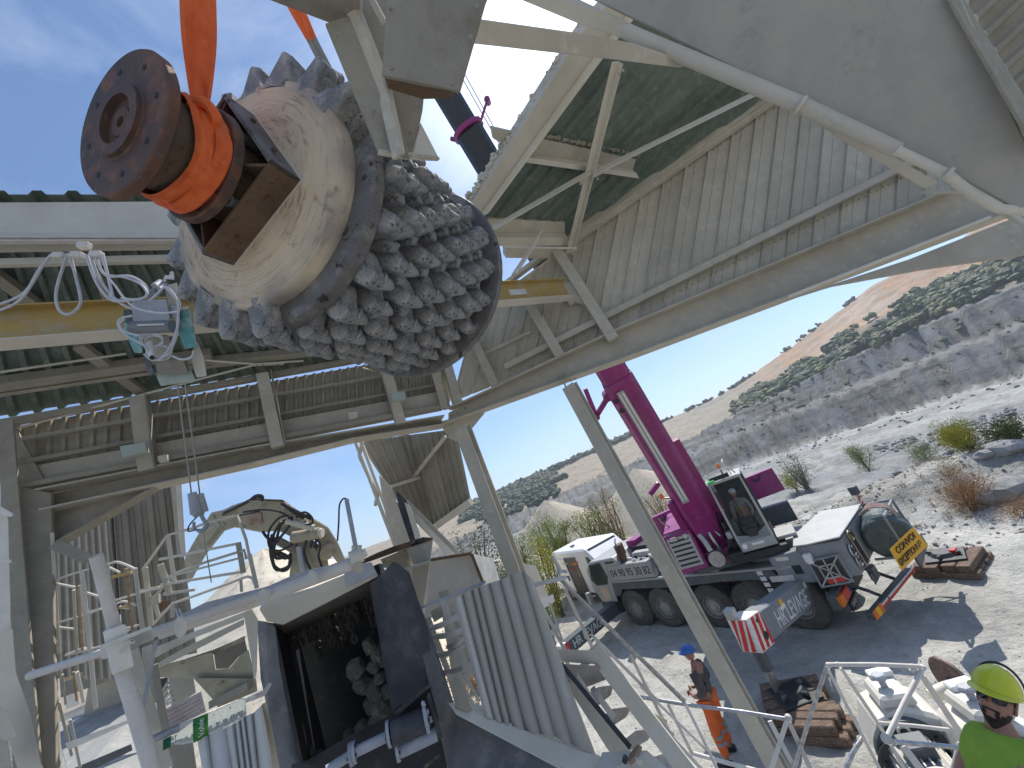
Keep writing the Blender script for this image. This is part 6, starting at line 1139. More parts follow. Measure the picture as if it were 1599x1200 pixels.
# chain curtain
cc_ = thing('chain_curtain', 'row of heavy dirty chains hanging inside the dark chute', 'chain curtain', P(510, 960, 3.9))
lk = None
def link_mesh():
    mb = MB(); R1, R2, r = .038, .022, .011; pts = []
    for k in range(16):
        a = 2 * math.pi * k / 16; pts.append(np.array([R2 * math.cos(a), 0, (R1 - R2) * (1 if math.sin(a) > 0 else -1) * (abs(math.sin(a)) > .01) + R2 * math.sin(a)]))
    n = 6; V = []
    for i, p in enumerate(pts):
        d = unit(pts[(i + 1) % 16] - pts[i - 1]); w = np.cross(d, [0, 1., 0]); V += [p + r * (np.array([0, 1., 0]) * math.cos(6.283 * j / n) + w * math.sin(6.283 * j / n)) for j in range(n)]
    mb.add(V, [(i * n + j, i * n + (j + 1) % n, ((i + 1) % 16) * n + (j + 1) % n, ((i + 1) % 16) * n + j) for i in range(16) for j in range(n)]); return mb
LK = link_mesh(); LV = np.array(LK.v)
for k in range(15):
    u = 446 + k * 10.2; v = 985 - (u - 446) * .46 - 4; tp0 = P(u, v, 3.75 + .25 * rng.random()); nL_ = int(rng.integers(4, 9)) if k > 0 else 8; mb = MB()
    for j in range(nL_):
        o_ = tp0 + np.array([rng.normal() * .004, 0, -.058 * j]); th = (j % 2) * 1.57 + .4 * k; Rz = np.array([[math.cos(th), -math.sin(th), 0], [math.sin(th), math.cos(th), 0], [0, 0, 1]]); mb.add(LV @ Rz.T * (1.15 if k % 3 else .95) + o_, LK.f)
    o = mb.build('chain', chain, cc_, smooth=True); o['kind'] = 'stuff' if False else ''
    del o['kind']
# rocks in the chute
chrock = mat('shaded_quarry_rock', (.13, .12, .095), (.08, .073, .06), 5, .95, bump=.6, bsc=30, c3=(.27, .25, .205), c3sc=14, c3pos=(.5, .7))  # rock colour darkened to put the chute's shade into it
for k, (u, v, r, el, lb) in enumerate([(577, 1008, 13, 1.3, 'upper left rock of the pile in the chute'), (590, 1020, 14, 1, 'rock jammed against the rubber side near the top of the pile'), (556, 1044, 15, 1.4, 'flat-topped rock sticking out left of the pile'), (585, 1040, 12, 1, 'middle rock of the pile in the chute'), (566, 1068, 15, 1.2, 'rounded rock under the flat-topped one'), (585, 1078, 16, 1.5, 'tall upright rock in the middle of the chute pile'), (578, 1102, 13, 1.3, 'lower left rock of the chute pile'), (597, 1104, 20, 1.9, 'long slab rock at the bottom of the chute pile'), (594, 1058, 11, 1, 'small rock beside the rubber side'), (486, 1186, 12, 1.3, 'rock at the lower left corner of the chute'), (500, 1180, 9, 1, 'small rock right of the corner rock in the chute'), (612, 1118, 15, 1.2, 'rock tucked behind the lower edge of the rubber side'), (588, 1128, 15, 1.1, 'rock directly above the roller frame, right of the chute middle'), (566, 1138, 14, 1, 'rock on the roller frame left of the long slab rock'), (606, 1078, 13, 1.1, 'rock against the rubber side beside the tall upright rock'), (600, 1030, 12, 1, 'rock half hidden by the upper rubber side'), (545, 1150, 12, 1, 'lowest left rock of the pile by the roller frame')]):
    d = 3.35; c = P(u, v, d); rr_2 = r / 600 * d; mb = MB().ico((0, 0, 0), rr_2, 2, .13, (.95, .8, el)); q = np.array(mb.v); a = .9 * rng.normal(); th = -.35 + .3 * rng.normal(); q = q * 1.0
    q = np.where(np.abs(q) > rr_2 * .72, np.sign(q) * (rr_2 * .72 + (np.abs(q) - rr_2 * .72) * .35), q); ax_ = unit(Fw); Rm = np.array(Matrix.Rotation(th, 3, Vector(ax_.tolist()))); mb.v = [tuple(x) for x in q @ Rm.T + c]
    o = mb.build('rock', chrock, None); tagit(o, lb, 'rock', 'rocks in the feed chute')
# roller assembly
ro = thing('roller_assembly', 'black roller assembly with flanged blue-grey pipes across the chute bottom', 'roller assembly', P(590, 1180, 2.7))
f4 = lambda x, y: (350 + x / 4., 900 + y / 4.)
fac('roller_frame', [f4(415, 1180), f4(520, 1150), f4(760, 1010), f4(1060, 855), f4(1285, 672), f4(1300, 740), f4(1360, 960), f4(1400, 1230), f4(420, 1230)], [2.7] * 9, black, ro, th=.08); fac('edge_lip', [f4(1060, 850), f4(1285, 668), f4(1292, 690), f4(1075, 880)], 2.62, chute_dark, ro, th=.05)
fac('edge_lip', [f4(420, 1175), f4(470, 1158), f4(560, 1190), f4(545, 1220), f4(430, 1220)], 2.62, chute_dark, ro, th=.05)
for a, b, r, nm in [((640, 1215), (790, 1118), .030, 'pipe'), ((800, 1108), (1010, 1005), .032, 'pipe'), ((1050, 985), (1270, 880), .072, 'roller'), ((1085, 1100), (1330, 985), .040, 'pipe')]: MB().cyl(P(*f4(*a), 2.55), P(*f4(*b), 2.62), r, n=20).build(nm, bluegrey if nm == 'pipe' else chute_dark, ro, smooth=True)
for c, r in (((795, 1112), .066), ((815, 1100), .062), ((1030, 985), .075), ((1085, 1085), .065), ((1262, 880), .088)):
    c0_ = P(*f4(*c), 2.56); d_ = unit(P(*f4(1270, 880), 2.62) - P(*f4(1050, 985), 2.55)); MB().cyl(c0_ - d_ * .010, c0_ + d_ * .010, r, n=24).build('flange', bluegrey, ro, smooth=True)
    e1 = unit(np.cross(d_, [0, 0, 1.])); e2 = np.cross(d_, e1)
    for k in range(6): a = k * 1.047; q = c0_ + (e1 * math.cos(a) + e2 * math.sin(a)) * r * .78; MB().cyl(q - d_ * .02, q + d_ * .02, .008, n=6).build('bolt', black, ro)
fac('lower_bar', [f4(1230, 1190), f4(1345, 1105), f4(1350, 1130), f4(1260, 1205)], 2.7, excav, ro); fac('drip_plate', [f4(1280, 720), f4(1370, 1010), f4(1345, 1020), f4(1262, 760)], 2.58, chute_dark, ro)
for q in [(1245, 800), (1265, 850), (1290, 900), (1120, 1000)]: MB().ico(P(*f4(*q), 2.55), .018, 1, .5).build('mud_lump', bluegrey, ro)
# ------------------------------------------------------------------ pipe, rails and clamp close to the camera
rp = thing('pipe_handrail', 'white pipe handrail clamped to an upright post, close to the camera at lower left', 'handrail', P(195, 1060, 1.840))
A0, A1 = P(47, 1055, 1.920), P(160, 1019, 1.920); 
def hollow(p1, p2, r, name, m, par, n=28, wall=.003):
    d = unit(p2 - p1); L_ = np.linalg.norm(p2 - p1); return MB().lathe([(r - wall, .0), (r, .0), (r, L_), (r - wall, L_), (r - wall, .0)], p1, d, n=n).build(name, m, par, smooth=True)
hollow(P(46, 1055.5, 1.920), P(170, 1016, 1.920), .0195, 'rail_end', whitepipe, rp); hollow(P(150, 868, 1.728), P(180, 985, 1.760), .0235, 'post', whitepipe, rp); MB().cyl(P(150, 868.5, 1.728), P(150.6, 870, 1.728), .0225, n=24).build('post_cap', whitepipe, rp)
hollow(P(188, 1035, 1.760), P(245, 1225, 1.664), .029, 'post', whitepipe, rp); MB().tube([P(225, 993, 1.936), P(300, 967, 2.080), P(420, 925, 2.400)], .0245, 18).build('rail', whitepipe, rp, smooth=True)
fac('clamp_sleeve', [(160, 986), (196, 974), (210, 1041), (175, 1056)], 1.712, white, rp, th=.07, bevel=.006); fac('clamp_sleeve', [(155, 1010), (236, 978), (241, 999), (160, 1031)], 1.808, white, rp, th=.06, bevel=.004); fac('clamp_lip', [(156, 1008), (236, 977), (237, 983), (158, 1014)], 1.688, white, rp, th=.01, bevel=.001)
fac('clamp_strip', [(184, 1020), (197, 1001), (211, 999), (212, 1004), (201, 1007), (189, 1022)], 1.683, dust_l, rp, th=.006, bevel=.001); MB().cyl(P(206, 1001, 1.680), P(206, 1001, 1.656), .006, n=14).build('grub_screw', white, rp, smooth=True); MB().cyl(P(206, 1001, 1.655), P(206, 1001, 1.654), .003, n=6).build('screw_socket', black, rp)  # thin raised strip of pale paint across the clamp
rl('strap', (244, 1000, 1.95), (222, 1110, 1.92), .018, .003, bluegrey, rp); 
for uu in (277, 283): MB().tube([P(uu - 3, 951, 2.000), P(uu + 2, 966, 1.952), P(uu + 3, 978, 2.016), P(uu - 8, 992, 2.080)], .003, 6).build('cable_tie', cable, rp, smooth=True)
pt([(232, 1160, 1.95), (270, 1140, 2.02), (410, 1082, 2.27)], .017, whitepipe, rp, 'lower_rail'); pt([(236, 1157, 1.93), (280, 1136, 2.0)], .019, chrome, rp, 'lower_rail_sleeve')
# plastic bottle
bo0, bo1 = P(255, 1164, 1.872), P(384, 1104, 2.080); bd_ = unit(bo1 - bo0); BL = float(np.linalg.norm(bo1 - bo0))
bt = thing('plastic_bottle', 'clear crushed plastic water bottle with a green label lying on the lower rail', 'bottle', bo0)
pet = bpy.data.materials.new('clear_plastic'); pet.use_nodes = True; q_ = pet.node_tree.nodes['Principled BSDF']; q_.inputs['Base Color'].default_value = (.86, .93, .92, 1); q_.inputs['Roughness'].default_value = .12; q_.inputs['Transmission Weight'].default_value = .82; q_.inputs['IOR'].default_value = 1.18; q_.inputs['Specular IOR Level'].default_value = .8
prof = [(.001, .018), (.018, .018), (.018, .04)]; zz = np.linspace(.045, BL - .018, 44)
for z in zz:
    s = (z - .045) / .08; r = .020 + .028 * min(1, s) ** .7 if s < 1 else .048; r += .0018 * math.sin(z * 210) * (z > BL * .55); prof.append((float(r), float(z)))
prof += [(.042, BL - .005), (.03, BL), (.001, BL - .004)]
mb = MB().lathe(prof, bo0, bd_, n=26); vv = np.array(mb.v); vv += rng.normal(size=vv.shape) * .001; mb.v = [tuple(x) for x in vv]; mb.build('bottle_body', pet, bt, smooth=True)
MB().lathe([(.001, .0), (.021, .0), (.022, .004), (.022, .028), (.001, .028)], bo0, bd_, n=22).build('cap', mat('green_cap', (.005, .13, .055), None, 9, .4), bt, smooth=True)
lb = MB().lathe([(.0500, BL * .34), (.0500, BL * .52)], bo0, bd_, ref=CAM - bo0, n=26, a0=-95, a1=80).build('label', mat('green_label', (.005, .12, .05), (.06, .25, .02), 25, .45, c3=(.12, .38, .03), c3sc=30, c3pos=(.55, .65)), bt, smooth=True)
ctr = bo0 + bd_ * BL * .44; tow = unit(CAM - ctr); tow = unit(tow - bd_ * (tow @ bd_)); yy_ = -bd_; xx_ = np.cross(yy_, tow); xx_ = xx_ if xx_ @ Uc > 0 else -xx_; yy_ = np.cross(tow, xx_)
text('Volvic', .030, letterw, lb, wmat(lb).inverted() @ mframe(ctr + tow * .0512, xx_, yy_), ext=.0004, bold=.0004, sx=1.0)
# ------------------------------------------------------------------ spray pipe along the chute head and its valve
vp = thing('spray_pipe', 'long dusty white pipe resting on the chute head, ending in a valve', 'pipe', P(400, 940, 2.2))
MB().tube([P(250, 990, 2.2), P(400, 938, 2.4), P(556, 878, 2.7)], [.030, .038, .046], 18).build('pipe', whitepipe, vp, smooth=True)
for u, v, d in ((282, 979, 1.85), (412, 933, 2.24), (488, 903, 2.48)): c = P(u, v, d); d_ = unit(P(556, 878, 2.7) - P(236, 996, 1.7)); MB().cyl(c - d_ * .006, c + d_ * .006, .046, n=20).build('pipe_clip', dust_l, vp, smooth=True)
MB().cyl(P(546, 874, 2.66), P(566, 866, 2.7), .05, n=16).build('valve_body', dust_l, vp, smooth=True); MB().cyl(P(556, 876, 2.66), P(560, 890, 2.68), .035, n=12).build('valve_neck', dust, vp, smooth=True); MB().cyl(P(562, 868, 2.68), P(572, 862, 2.7), .028, n=10).build('valve_knob', dust_l, vp, smooth=True)
rl('valve_stem', (558, 868, 2.7), (541, 780, 2.85), .03, .03, bluegrey, vp); pt([(541, 780, 2.85), (536, 779, 2.85), (530, 790, 2.85), (529, 815, 2.8), (527, 845, 2.75)], .006, blackhose, vp, 'hose', 6, 5)
for dx in (0, 8): MB().cyl(P(553 + dx, 862, 2.7), P(553 + dx, 853, 2.7), .018, n=10).build('valve_bolt', dust_l, vp, smooth=True)
# shelf belt seen above the pipe and frame under it
fr_ = thing('chute_support_frame', 'dusty cream steel frame and brackets under the white spray pipe', 'frame', P(320, 1060, 2.8))
f3 = lambda x, y: (x / 3.75, 780 + y / 3.75)
fac('belt_shelf', [f3(1030, 690), f3(1200, 605), f3(1560, 512), (470, 893), (538, 878), (470, 905), f3(1400, 590), f3(1160, 672)], 3.1, bluegrey, fr_, th=.15)
fac('frame_beam', [f3(900, 870), f3(1100, 790), f3(1440, 655), f3(1440, 690), f3(1130, 815), f3(960, 900), f3(910, 930)], 2.6, dust_l, fr_); fac('frame_beam', [f3(880, 985), f3(1060, 880), f3(1430, 700), f3(1430, 735), f3(1110, 900), f3(890, 1010)], 2.9, dust, fr_, th=.1); fac('frame_beam', [f3(890, 1000), f3(1250, 880), f3(1440, 800), f3(1430, 830), f3(1260, 905), f3(900, 1040)], 3.1, excav, fr_)
fac('frame_post', [f3(1425, 660), f3(1475, 640), f3(1510, 700), f3(1505, 1000), f3(1490, 1080), f3(1475, 960)], 2.5, dust_l, fr_, th=.08); fac('gusset_plate', [f3(1250, 890), f3(1430, 800), f3(1450, 890), f3(1400, 920), f3(1340, 990), f3(1265, 995)], 3.3, dust_d, fr_, th=.03)
fac('bracket_plate', [f3(990, 960), f3(1245, 895), f3(1262, 998), f3(1345, 990), f3(1405, 918), f3(1455, 880), f3(1500, 1060), f3(1100, 1050), f3(900, 1040), f3(890, 1000)], 3.0, excav, fr_, th=.05)
fac('bracket_plate', [f3(1130, 1045), f3(1500, 1050), f3(1510, 1150), (370, 1098), (342, 1108), (330, 1090)], 2.95, excav, fr_, th=.05)
for q in ((1070, 955), (1385, 985), (1290, 1080), (1375, 1130)): c = P(*f3(*q), 2.94); MB().cyl(c, c - unit(c - CAM) * .03, .014, n=8).build('bolt', dust_d, fr_)
rl('frame_bar', f3(780, 880) + (2.4,), (262, 1200, 2.3), .05, .05, dust, fr_); rl('frame_bar', f3(860, 860) + (2.5,), f3(890, 1200) + (2.4,), .05, .05, dust_l, fr_); rl('frame_bar', (240, 1040, 2.3), (262, 1160, 2.2), .035, .03, dust_d, fr_); rl('frame_bar', (330, 1100, 2.9), (390, 1070, 2.9), .05, .05, dust_d, fr_)
fac('dark_recess', [(239, 1062), (262, 1058), (262, 1090), (244, 1098)], 3.3, black, fr_, th=.1)
for k in range(5): rl('thin_bar', (244 + k * 4, 1096 + k, 3.0), (262 + k * 2.5, 1066 + 7 * k, 3.0), .02, .02, dust_l, fr_)
fac('backing_plate', [(262, 1055), (300, 1048), (306, 1082), (268, 1106)], 3.2, dust, fr_); fac('backing_plate', [(246, 1120), (262, 1180), (275, 1220), (310, 1220), (300, 1150), (262, 1150)], 2.7, dust_d, fr_)
sg_ = thing('notice_board', 'small faded board with pale red lettering behind the bottle', 'notice', P(285, 1115, 2.3))
c4_ = [P(u, v, 2.3) for u, v in ((251, 1111), (314, 1080), (322, 1112), (262, 1148))]; MB().prism(c4_, unit(c4_[0] - CAM) * .01).build('board', mat('faded_board', (.52, .46, .43), None, 6, .8), sg_, bevel=.001)
fade = mat('faded_red_print', (.47, .33, .31), None, 9, .8, bump=0)
for r_ in range(5):
    s = .16 + .17 * r_; a_, b_ = c4_[0] * (1 - s) + c4_[3] * s, c4_[1] * (1 - s) + c4_[2] * s; x = .1
    while x < .88: w = rng.uniform(.05, .14); MB().bar(a_ * (1 - x) + b_ * x - unit(a_ - CAM) * .003, a_ * (1 - x - w) + b_ * (x + w) - unit(a_ - CAM) * .003, .008, .002, CAM - a_).build('print_line', fade, sg_); x += w + .03
# white pleated guard at lower left
pg = thing('pleated_guard', 'white pleated sheet guard below the plastic bottle, rust-stained on its left fold', 'guard', P(370, 1190, 1.9))
T_ = [(308, 1156), (325, 1148), (352, 1137), (366, 1130), (375, 1125), (382, 1119), (395, 1114), (409, 1101)]; B_ = [(318, 1215), (332, 1215), (364, 1215), (376, 1215), (385, 1215), (394, 1215), (404, 1215), (430, 1215)]
def pleat(T_, B_, dT, dB, m, par, name='pleat', bulge=.03, nseg=6):
    for i in range(len(T_) - 1):
        mb = MB(); V = []
        for (a_, b_, dd) in ((T_[i], T_[i + 1], dT), (B_[i], B_[i + 1], dB)):
            for j in range(nseg + 1):
                s = j / nseg; p = P(a_[0] * (1 - s) + b_[0] * s, a_[1] * (1 - s) + b_[1] * s, dd); V.append(p - unit(p - CAM) * bulge * (math.sin(min(1, s * 1.25) * math.pi * .62) * (1 - .0 * s)) + unit(p - CAM) * bulge * .9 * (s ** 6))
        n = nseg + 1; bk = [p + unit(p - CAM) * .006 for p in V]; F_ = [(j, j + 1, n + j + 1, n + j) for j in range(nseg)]
        mb.add(V + bk, F_ + [tuple(2 * n + x for x in f[::-1]) for f in F_] + [(j, 2 * n + j, 2 * n + j + 1, j + 1) for j in range(nseg)] + [(n + j, n + j + 1, 3 * n + j + 1, 3 * n + j) for j in range(nseg)] + [(0, n, 3 * n, 2 * n), (n - 1, 3 * n - 1, 4 * n - 1, 2 * n - 1)])
        mb.build(name, m[i % len(m)] if isinstance(m, list) else m, par, smooth=True)
pleatw = mat('white_pleat_paint', (.60, .58, .53), (.54, .51, .46), 5, .75, bump=.08, c3=(.45, .33, .19), c3sc=4, c3pos=(.64, .8))
pleat(T_, B_, 1.95, 1.8, pleatw, pg)
fac('guard_edge', [(408, 1100), (416, 1096), (440, 1215), (430, 1215)], 1.95, excav, pg, th=.03); pt([(395, 1090, 1.9), (412, 1083, 2.0), (420, 1070, 2.1)], .012, whitepipe, pg, 'guard_bar')
# left corner cabinets and frames
cl_ = thing('white_steel_frame', 'white painted steel cabinet frame at the left edge of the photo', 'frame', P(10, 1100, 2.2))
fac('frame_post', [(-10, 795), (10, 800), (13, 812), (18, 1000), (-10, 1000)], 2.6, white, cl_, th=.06); fac('cap_plate', [(-10, 786), (0, 790), (22, 803), (18, 808), (-10, 802)], 2.55, white, cl_, th=.05); fac('frame_plate', [(-10, 870), (17, 874), (20, 879), (-10, 880)], 2.5, white, cl_, th=.04)
fac('panel', [(-10, 800), (3, 812), (5, 930), (-10, 945)], 2.7, dust_d, cl_); fac('cabinet', [(-10, 952), (16, 955), (18, 980), (-2, 1000), (-10, 1000)], 2.4, white, cl_, th=.05)
fac('column_face', [(-10, 990), (20, 981), (25, 1050), (46, 1110), (68, 1210), (30, 1210), (12, 1150), (-10, 1140)], 2.3, dust_l, cl_, th=.06); fac('cabinet', [(-10, 1100), (14, 1112), (27, 1150), (10, 1158), (-10, 1150)], 2.15, dust_l, cl_, th=.08); fac('cabinet', [(-10, 1150), (12, 1157), (20, 1210), (-10, 1210)], 2.15, dust, cl_, th=.08)
# ladder cage, stair cage and basket behind
lc = thing('ladder_cage', 'white tubular ladder cage with a rust-yellow inner post, left of the close handrail', 'ladder cage', P(120, 1000, 4.2))
D = 4.1
def F3(*q): return [(*f3(x, y), D) for x, y in q]
for q in ([(310, 490), (345, 465), (430, 435), (520, 408)], [(310, 490), (360, 500), (440, 515)], [(310, 745), (345, 722), (480, 682), (590, 642)], [(310, 745), (360, 752), (445, 762)], [(345, 270), (420, 310), (515, 350)], [(500, 545), (580, 570)], [(510, 665), (590, 640)], [(390, 910), (620, 850), (760, 760)], [(385, 915), (400, 905), (500, 870)]): pt(F3(*q), 0.0112, white, lc, 'cage_hoop', 8, 4)
for a, b, w, m_ in [((305, 195), (345, 900), .06, dust_l), ((480, 420), (560, 1225), .075, white), ((432, 530), (452, 900), .05, dust_l), ((465, 350), (470, 430), .03, white), ((460, 505), (485, 880), .05, mat('rust_yellow_paint', (.36, .21, .09), (.45, .40, .33), 9, .8, c3=(.25, .12, .05), c3sc=14, c3pos=(.52, .66))), ((365, 1025), (385, 1200), .04, dust), ((345, 1190), (420, 1500), .05, dust), ((450, 1010), (490, 1190), .06, white), ((430, 1010), (450, 1180), .04, MATS['rust_yellow_paint']), ((410, 1290), (470, 1570), .05, dust_l)]: rl('cage_bar', (*f3(*a), D), (*f3(*b), D), w * 0.48, .03, m_, lc)
rl('cage_bar', (*f3(320, 265), D), (*f3(520, 350), D), .10, .05, dust_d, lc)
fac('deck_edge', [f3(380, 1430), f3(760, 1290), f3(800, 1290), f3(400, 1470)], 3.6, white, lc, th=.05); fac('yellow_bar', [f3(370, 1050), f3(480, 1010), f3(480, 1035), f3(372, 1070)], 4.2, yellow, lc)
sc2 = thing('stair_cage', 'dusty tubular guard with a yellow bar between the close post and the basket', 'guard rail', P(215, 960, 4.4)); D = 4.3
for q in ([(630, 380), (690, 368), (790, 408)], [(640, 400), (700, 430)], [(680, 612), (725, 598), (800, 620)], [(680, 590), (760, 565), (935, 515)], [(520, 670), (590, 640)], [(680, 770), (820, 735)], [(700, 630), (760, 640)]): pt(F3(*q), 0.0124, white, sc2, 'guard_rail', 8, 4)
for a, b, w, m_ in [((738, 405), (780, 770), .06, MATS['rust_yellow_paint']), ((790, 405), (835, 760), .08, dust_l), ((660, 455), (770, 428), .07, yellow), ((700, 635), (760, 620), .05, yellow)]: rl('guard_bar', (*f3(*a), D), (*f3(*b), D), w * 0.5, .03, m_, sc2)
bk_ = thing('access_basket', 'dusty tubular basket railing in front of the excavator arm', 'guard rail', P(320, 920, 4.6)); D = 4.4
for q in ([(838, 410), (980, 210), (1130, 170)], [(1215, 135), (1390, 95), (1415, 165), (1440, 235), (1500, 520)], [(880, 605), (1010, 440), (1200, 370), (1430, 298), (1442, 350)], [(895, 735), (1010, 610), (1100, 580), (1450, 452), (1478, 462), (1500, 515)], [(1130, 170), (1215, 135)]): pt(F3(*q), 0.0156, dust_l, bk_, 'basket_rail', 8)
for a, b, w in [((850, 400), (885, 735), .085), ((985, 215), (1022, 490), .07), ((935, 352), (1400, 258), .05), ((945, 500), (1420, 425), .05), ((940, 380), (995, 560), .10), ((1395, 255), (1425, 430), .09), ((960, 555), (1140, 530), .05), ((960, 460), (1420, 340), .04), ((1010, 610), (1010, 690), .06), ((1410, 470), (1415, 540), .05), ((1460, 320), (1505, 520), .07), ((870, 600), (935, 580), .16), ((900, 590), (930, 690), .06)]: rl('basket_bar', (*f3(*a), D), (*f3(*b), D), w * 0.6, .03, dust_l if w < .09 else dust, bk_)
rl('basket_bar', (*f3(820, 540), D), (*f3(940, 515), D), .04, .04, white, bk_); fac('basket_plate', [f3(930, 600), f3(1000, 590), f3(1000, 620), f3(935, 660)], 4.6, rust_hub, bk_)
# concrete deck seen below the platform
dk = thing('lower_deck', 'grey concrete deck and dark beam seen through the ladder cage at lower left', 'deck', P(160, 1190, 5.0))
fac('deck_slab', [(88, 1130), (240, 1075), (260, 1230), (110, 1230)], [6.5, 6.5, 4.5, 4.5], mat('grey_concrete', (.30, .30, .29), (.25, .25, .245), 3, .95, bump=.3, c3=(.40, .39, .36), c3sc=5, c3pos=(.5, .7)), dk, th=.3); fac('wall_plate', [(140, 1055), (240, 1020), (242, 1082), (130, 1120)], 6.4, dust, dk, th=.1); fac('deck_beam', [(115, 1200), (205, 1162), (207, 1172), (130, 1210)], 4.4, craned, dk, th=.1); fac('white_wall', [(97, 1065), (118, 1058), (124, 1100), (103, 1108)], 7, white, dk, th=.1); fac('orange_board', [(145, 1070), (185, 1052), (186, 1078), (150, 1090)], 6.6, mat('orange_board_paint', (.55, .27, .10), None, 6, .8), dk, th=.05)  # white-painted wall slab and orange-painted board at the back

# ------------------------------------------------------------------ rock-breaker arm
ex = thing('excavator_arm', 'dusty cream hydraulic breaker arm with black hoses behind the basket', 'excavator arm', P(430, 890, 9))
g3 = lambda x, y: (350 + x / 4., 700 + y / 4.)
XD = 9.0
for nm, dd, q in (('boom', 0, [(276, 915), (290, 868), (330, 800), (352, 828), (322, 866), (297, 910)]), ('boom', .03, [(328, 801), (350, 796), (368, 787), (384, 826), (366, 824), (350, 830)]), ('boom', .0, [(366, 788), (396, 779), (440, 782), (472, 804), (442, 828), (410, 832), (382, 827)]), ('boom', .04, [(440, 782), (472, 803), (502, 824), (503, 838), (494, 843), (460, 841), (434, 829)]), ('stick', .02, [(470, 803), (492, 811), (512, 823), (527, 846), (540, 876), (529, 882), (514, 862), (500, 843), (480, 838)]), ('forearm', -.05, [(452, 834), (480, 838), (500, 852), (512, 875), (516, 905), (450, 915), (455, 872)])):
    fac(nm, q, XD + dd, excav, ex, th=.6, bevel=.03)
fac('boom_top_plate', [g3(-20, 415), g3(170, 310), g3(250, 318), g3(365, 322), g3(485, 405), g3(480, 415), g3(360, 330), g3(240, 327), g3(178, 318), g3(-10, 425)], XD - .05, rust_hub, ex, th=.75)
fac('link', [g3(500, 520), g3(545, 560), g3(600, 720), g3(580, 770), g3(530, 640)], XD - .25, mat('worn_arm_link', (.42, .38, .29), (.30, .27, .21), 6, .8, bump=.2), ex, th=.2, bevel=.02)
MB().cyl(P(*g3(320, 570), XD - .1), P(*g3(450, 640), XD - .1), .09, n=16).build('ram', excav, ex, smooth=True); MB().cyl(P(*g3(430, 560), XD - .3), P(*g3(600, 530), XD - .3), .13, n=18).build('knuckle', excav, ex, smooth=True); MB().cyl(P(*g3(600, 530), XD - .35), P(*g3(615, 528), XD - .35), .10, n=14).build('pin_boss', dust_l, ex, smooth=True)
MB().lathe([(.0, .32), (.08, .30), (.09, .25), (.10, .15), (.22, .10), (.25, .03), (.22, -.05), (.15, -.15), (.07, -.22)], P(*g3(630, 640), XD), (0, 0, 1), n=24).build('accumulator_dome', excav, ex, smooth=True)
fac('faded_red_panel', [g3(155, 415), g3(230, 400), g3(238, 470), g3(165, 482)], XD - .03, mat('faded_red_paint', (.33, .17, .13), (.38, .31, .24), 9, .8), ex, th=.02); fac('faded_red_panel', [g3(400, 600), g3(440, 580), g3(455, 650), g3(410, 670)], XD - .14, MATS['faded_red_paint'], ex, th=.02)
for q, r in [([(300, 540), (290, 620), (300, 700), (330, 760), (400, 740), (410, 690), (340, 650), (320, 640)], .035), ([(320, 560), (300, 640), (310, 730), (360, 765), (400, 750), (415, 680)], .035), ([(360, 460), (310, 540), (305, 640), (380, 690), (415, 660)], .03), ([(430, 430), (360, 470), (330, 560), (310, 640), (330, 690), (420, 670)], .03), ([(170, 320), (200, 298), (235, 300), (240, 330)], .035), ([(185, 325), (210, 305), (225, 315)], .025), ([(0, 405), (60, 380), (160, 330)], .03), ([(360, 345), (420, 380), (480, 410), (540, 440), (520, 410)], .04), ([(540, 620), (555, 565), (575, 570), (560, 620)], .03), ([(365, 350), (430, 400), (500, 440)], .03)]: pt([(*g3(x, y), XD - .35) for x, y in q], r, blackhose, ex, 'hose', 7, 5)
for q, r in [([(240, 520), (270, 560), (320, 590), (350, 560), (420, 470)], .03), ([(400, 420), (340, 440), (280, 520), (285, 620), (350, 640), (430, 600)], .025), ([(450, 430), (500, 400), (545, 430), (550, 470), (500, 480)], .025), ([(520, 560), (500, 640), (520, 720), (560, 790)], .03), ([(540, 540), (600, 600), (590, 680), (620, 760)], .025), ([(120, 400), (240, 385), (350, 400), (430, 450)], .022), ([(60, 430), (140, 412), (220, 395)], .018)]: pt([(*g3(x, y), XD - .38) for x, y in q], r, blackhose, ex, 'hose', 7, 5)
MB().cyl(P(*g3(390, 455), XD - .35), P(*g3(560, 500), XD - .35), .07, n=14).build('hydraulic_ram', dust_l, ex, smooth=True); MB().cyl(P(*g3(470, 610), XD - .35), P(*g3(500, 790), XD - .35), .07, n=14).build('hydraulic_ram', bluegrey, ex, smooth=True); MB().cyl(P(*g3(0, 470), XD - .3), P(-24 + g3(0, 0)[0], 850, XD - .3), .05, n=12).build('hydraulic_ram', dust_d, ex, smooth=True)
for x_, y_ in ((20, 430), (120, 490), (250, 350), (365, 350), (430, 545), (590, 500), (690, 640)): MB().cyl(P(*g3(x_, y_), XD - .1), P(*g3(x_, y_), XD - .2), .05, n=12).build('pin', dust_d, ex, smooth=True)
for k in range(8): MB().box(P(*g3(380 + 18 * k, 360 + 14 * k + 8 * (k % 2)), XD - .3), .12, .1, .14).build('hose_clamp', dust_d if k % 2 else excav, ex, bevel=.01)
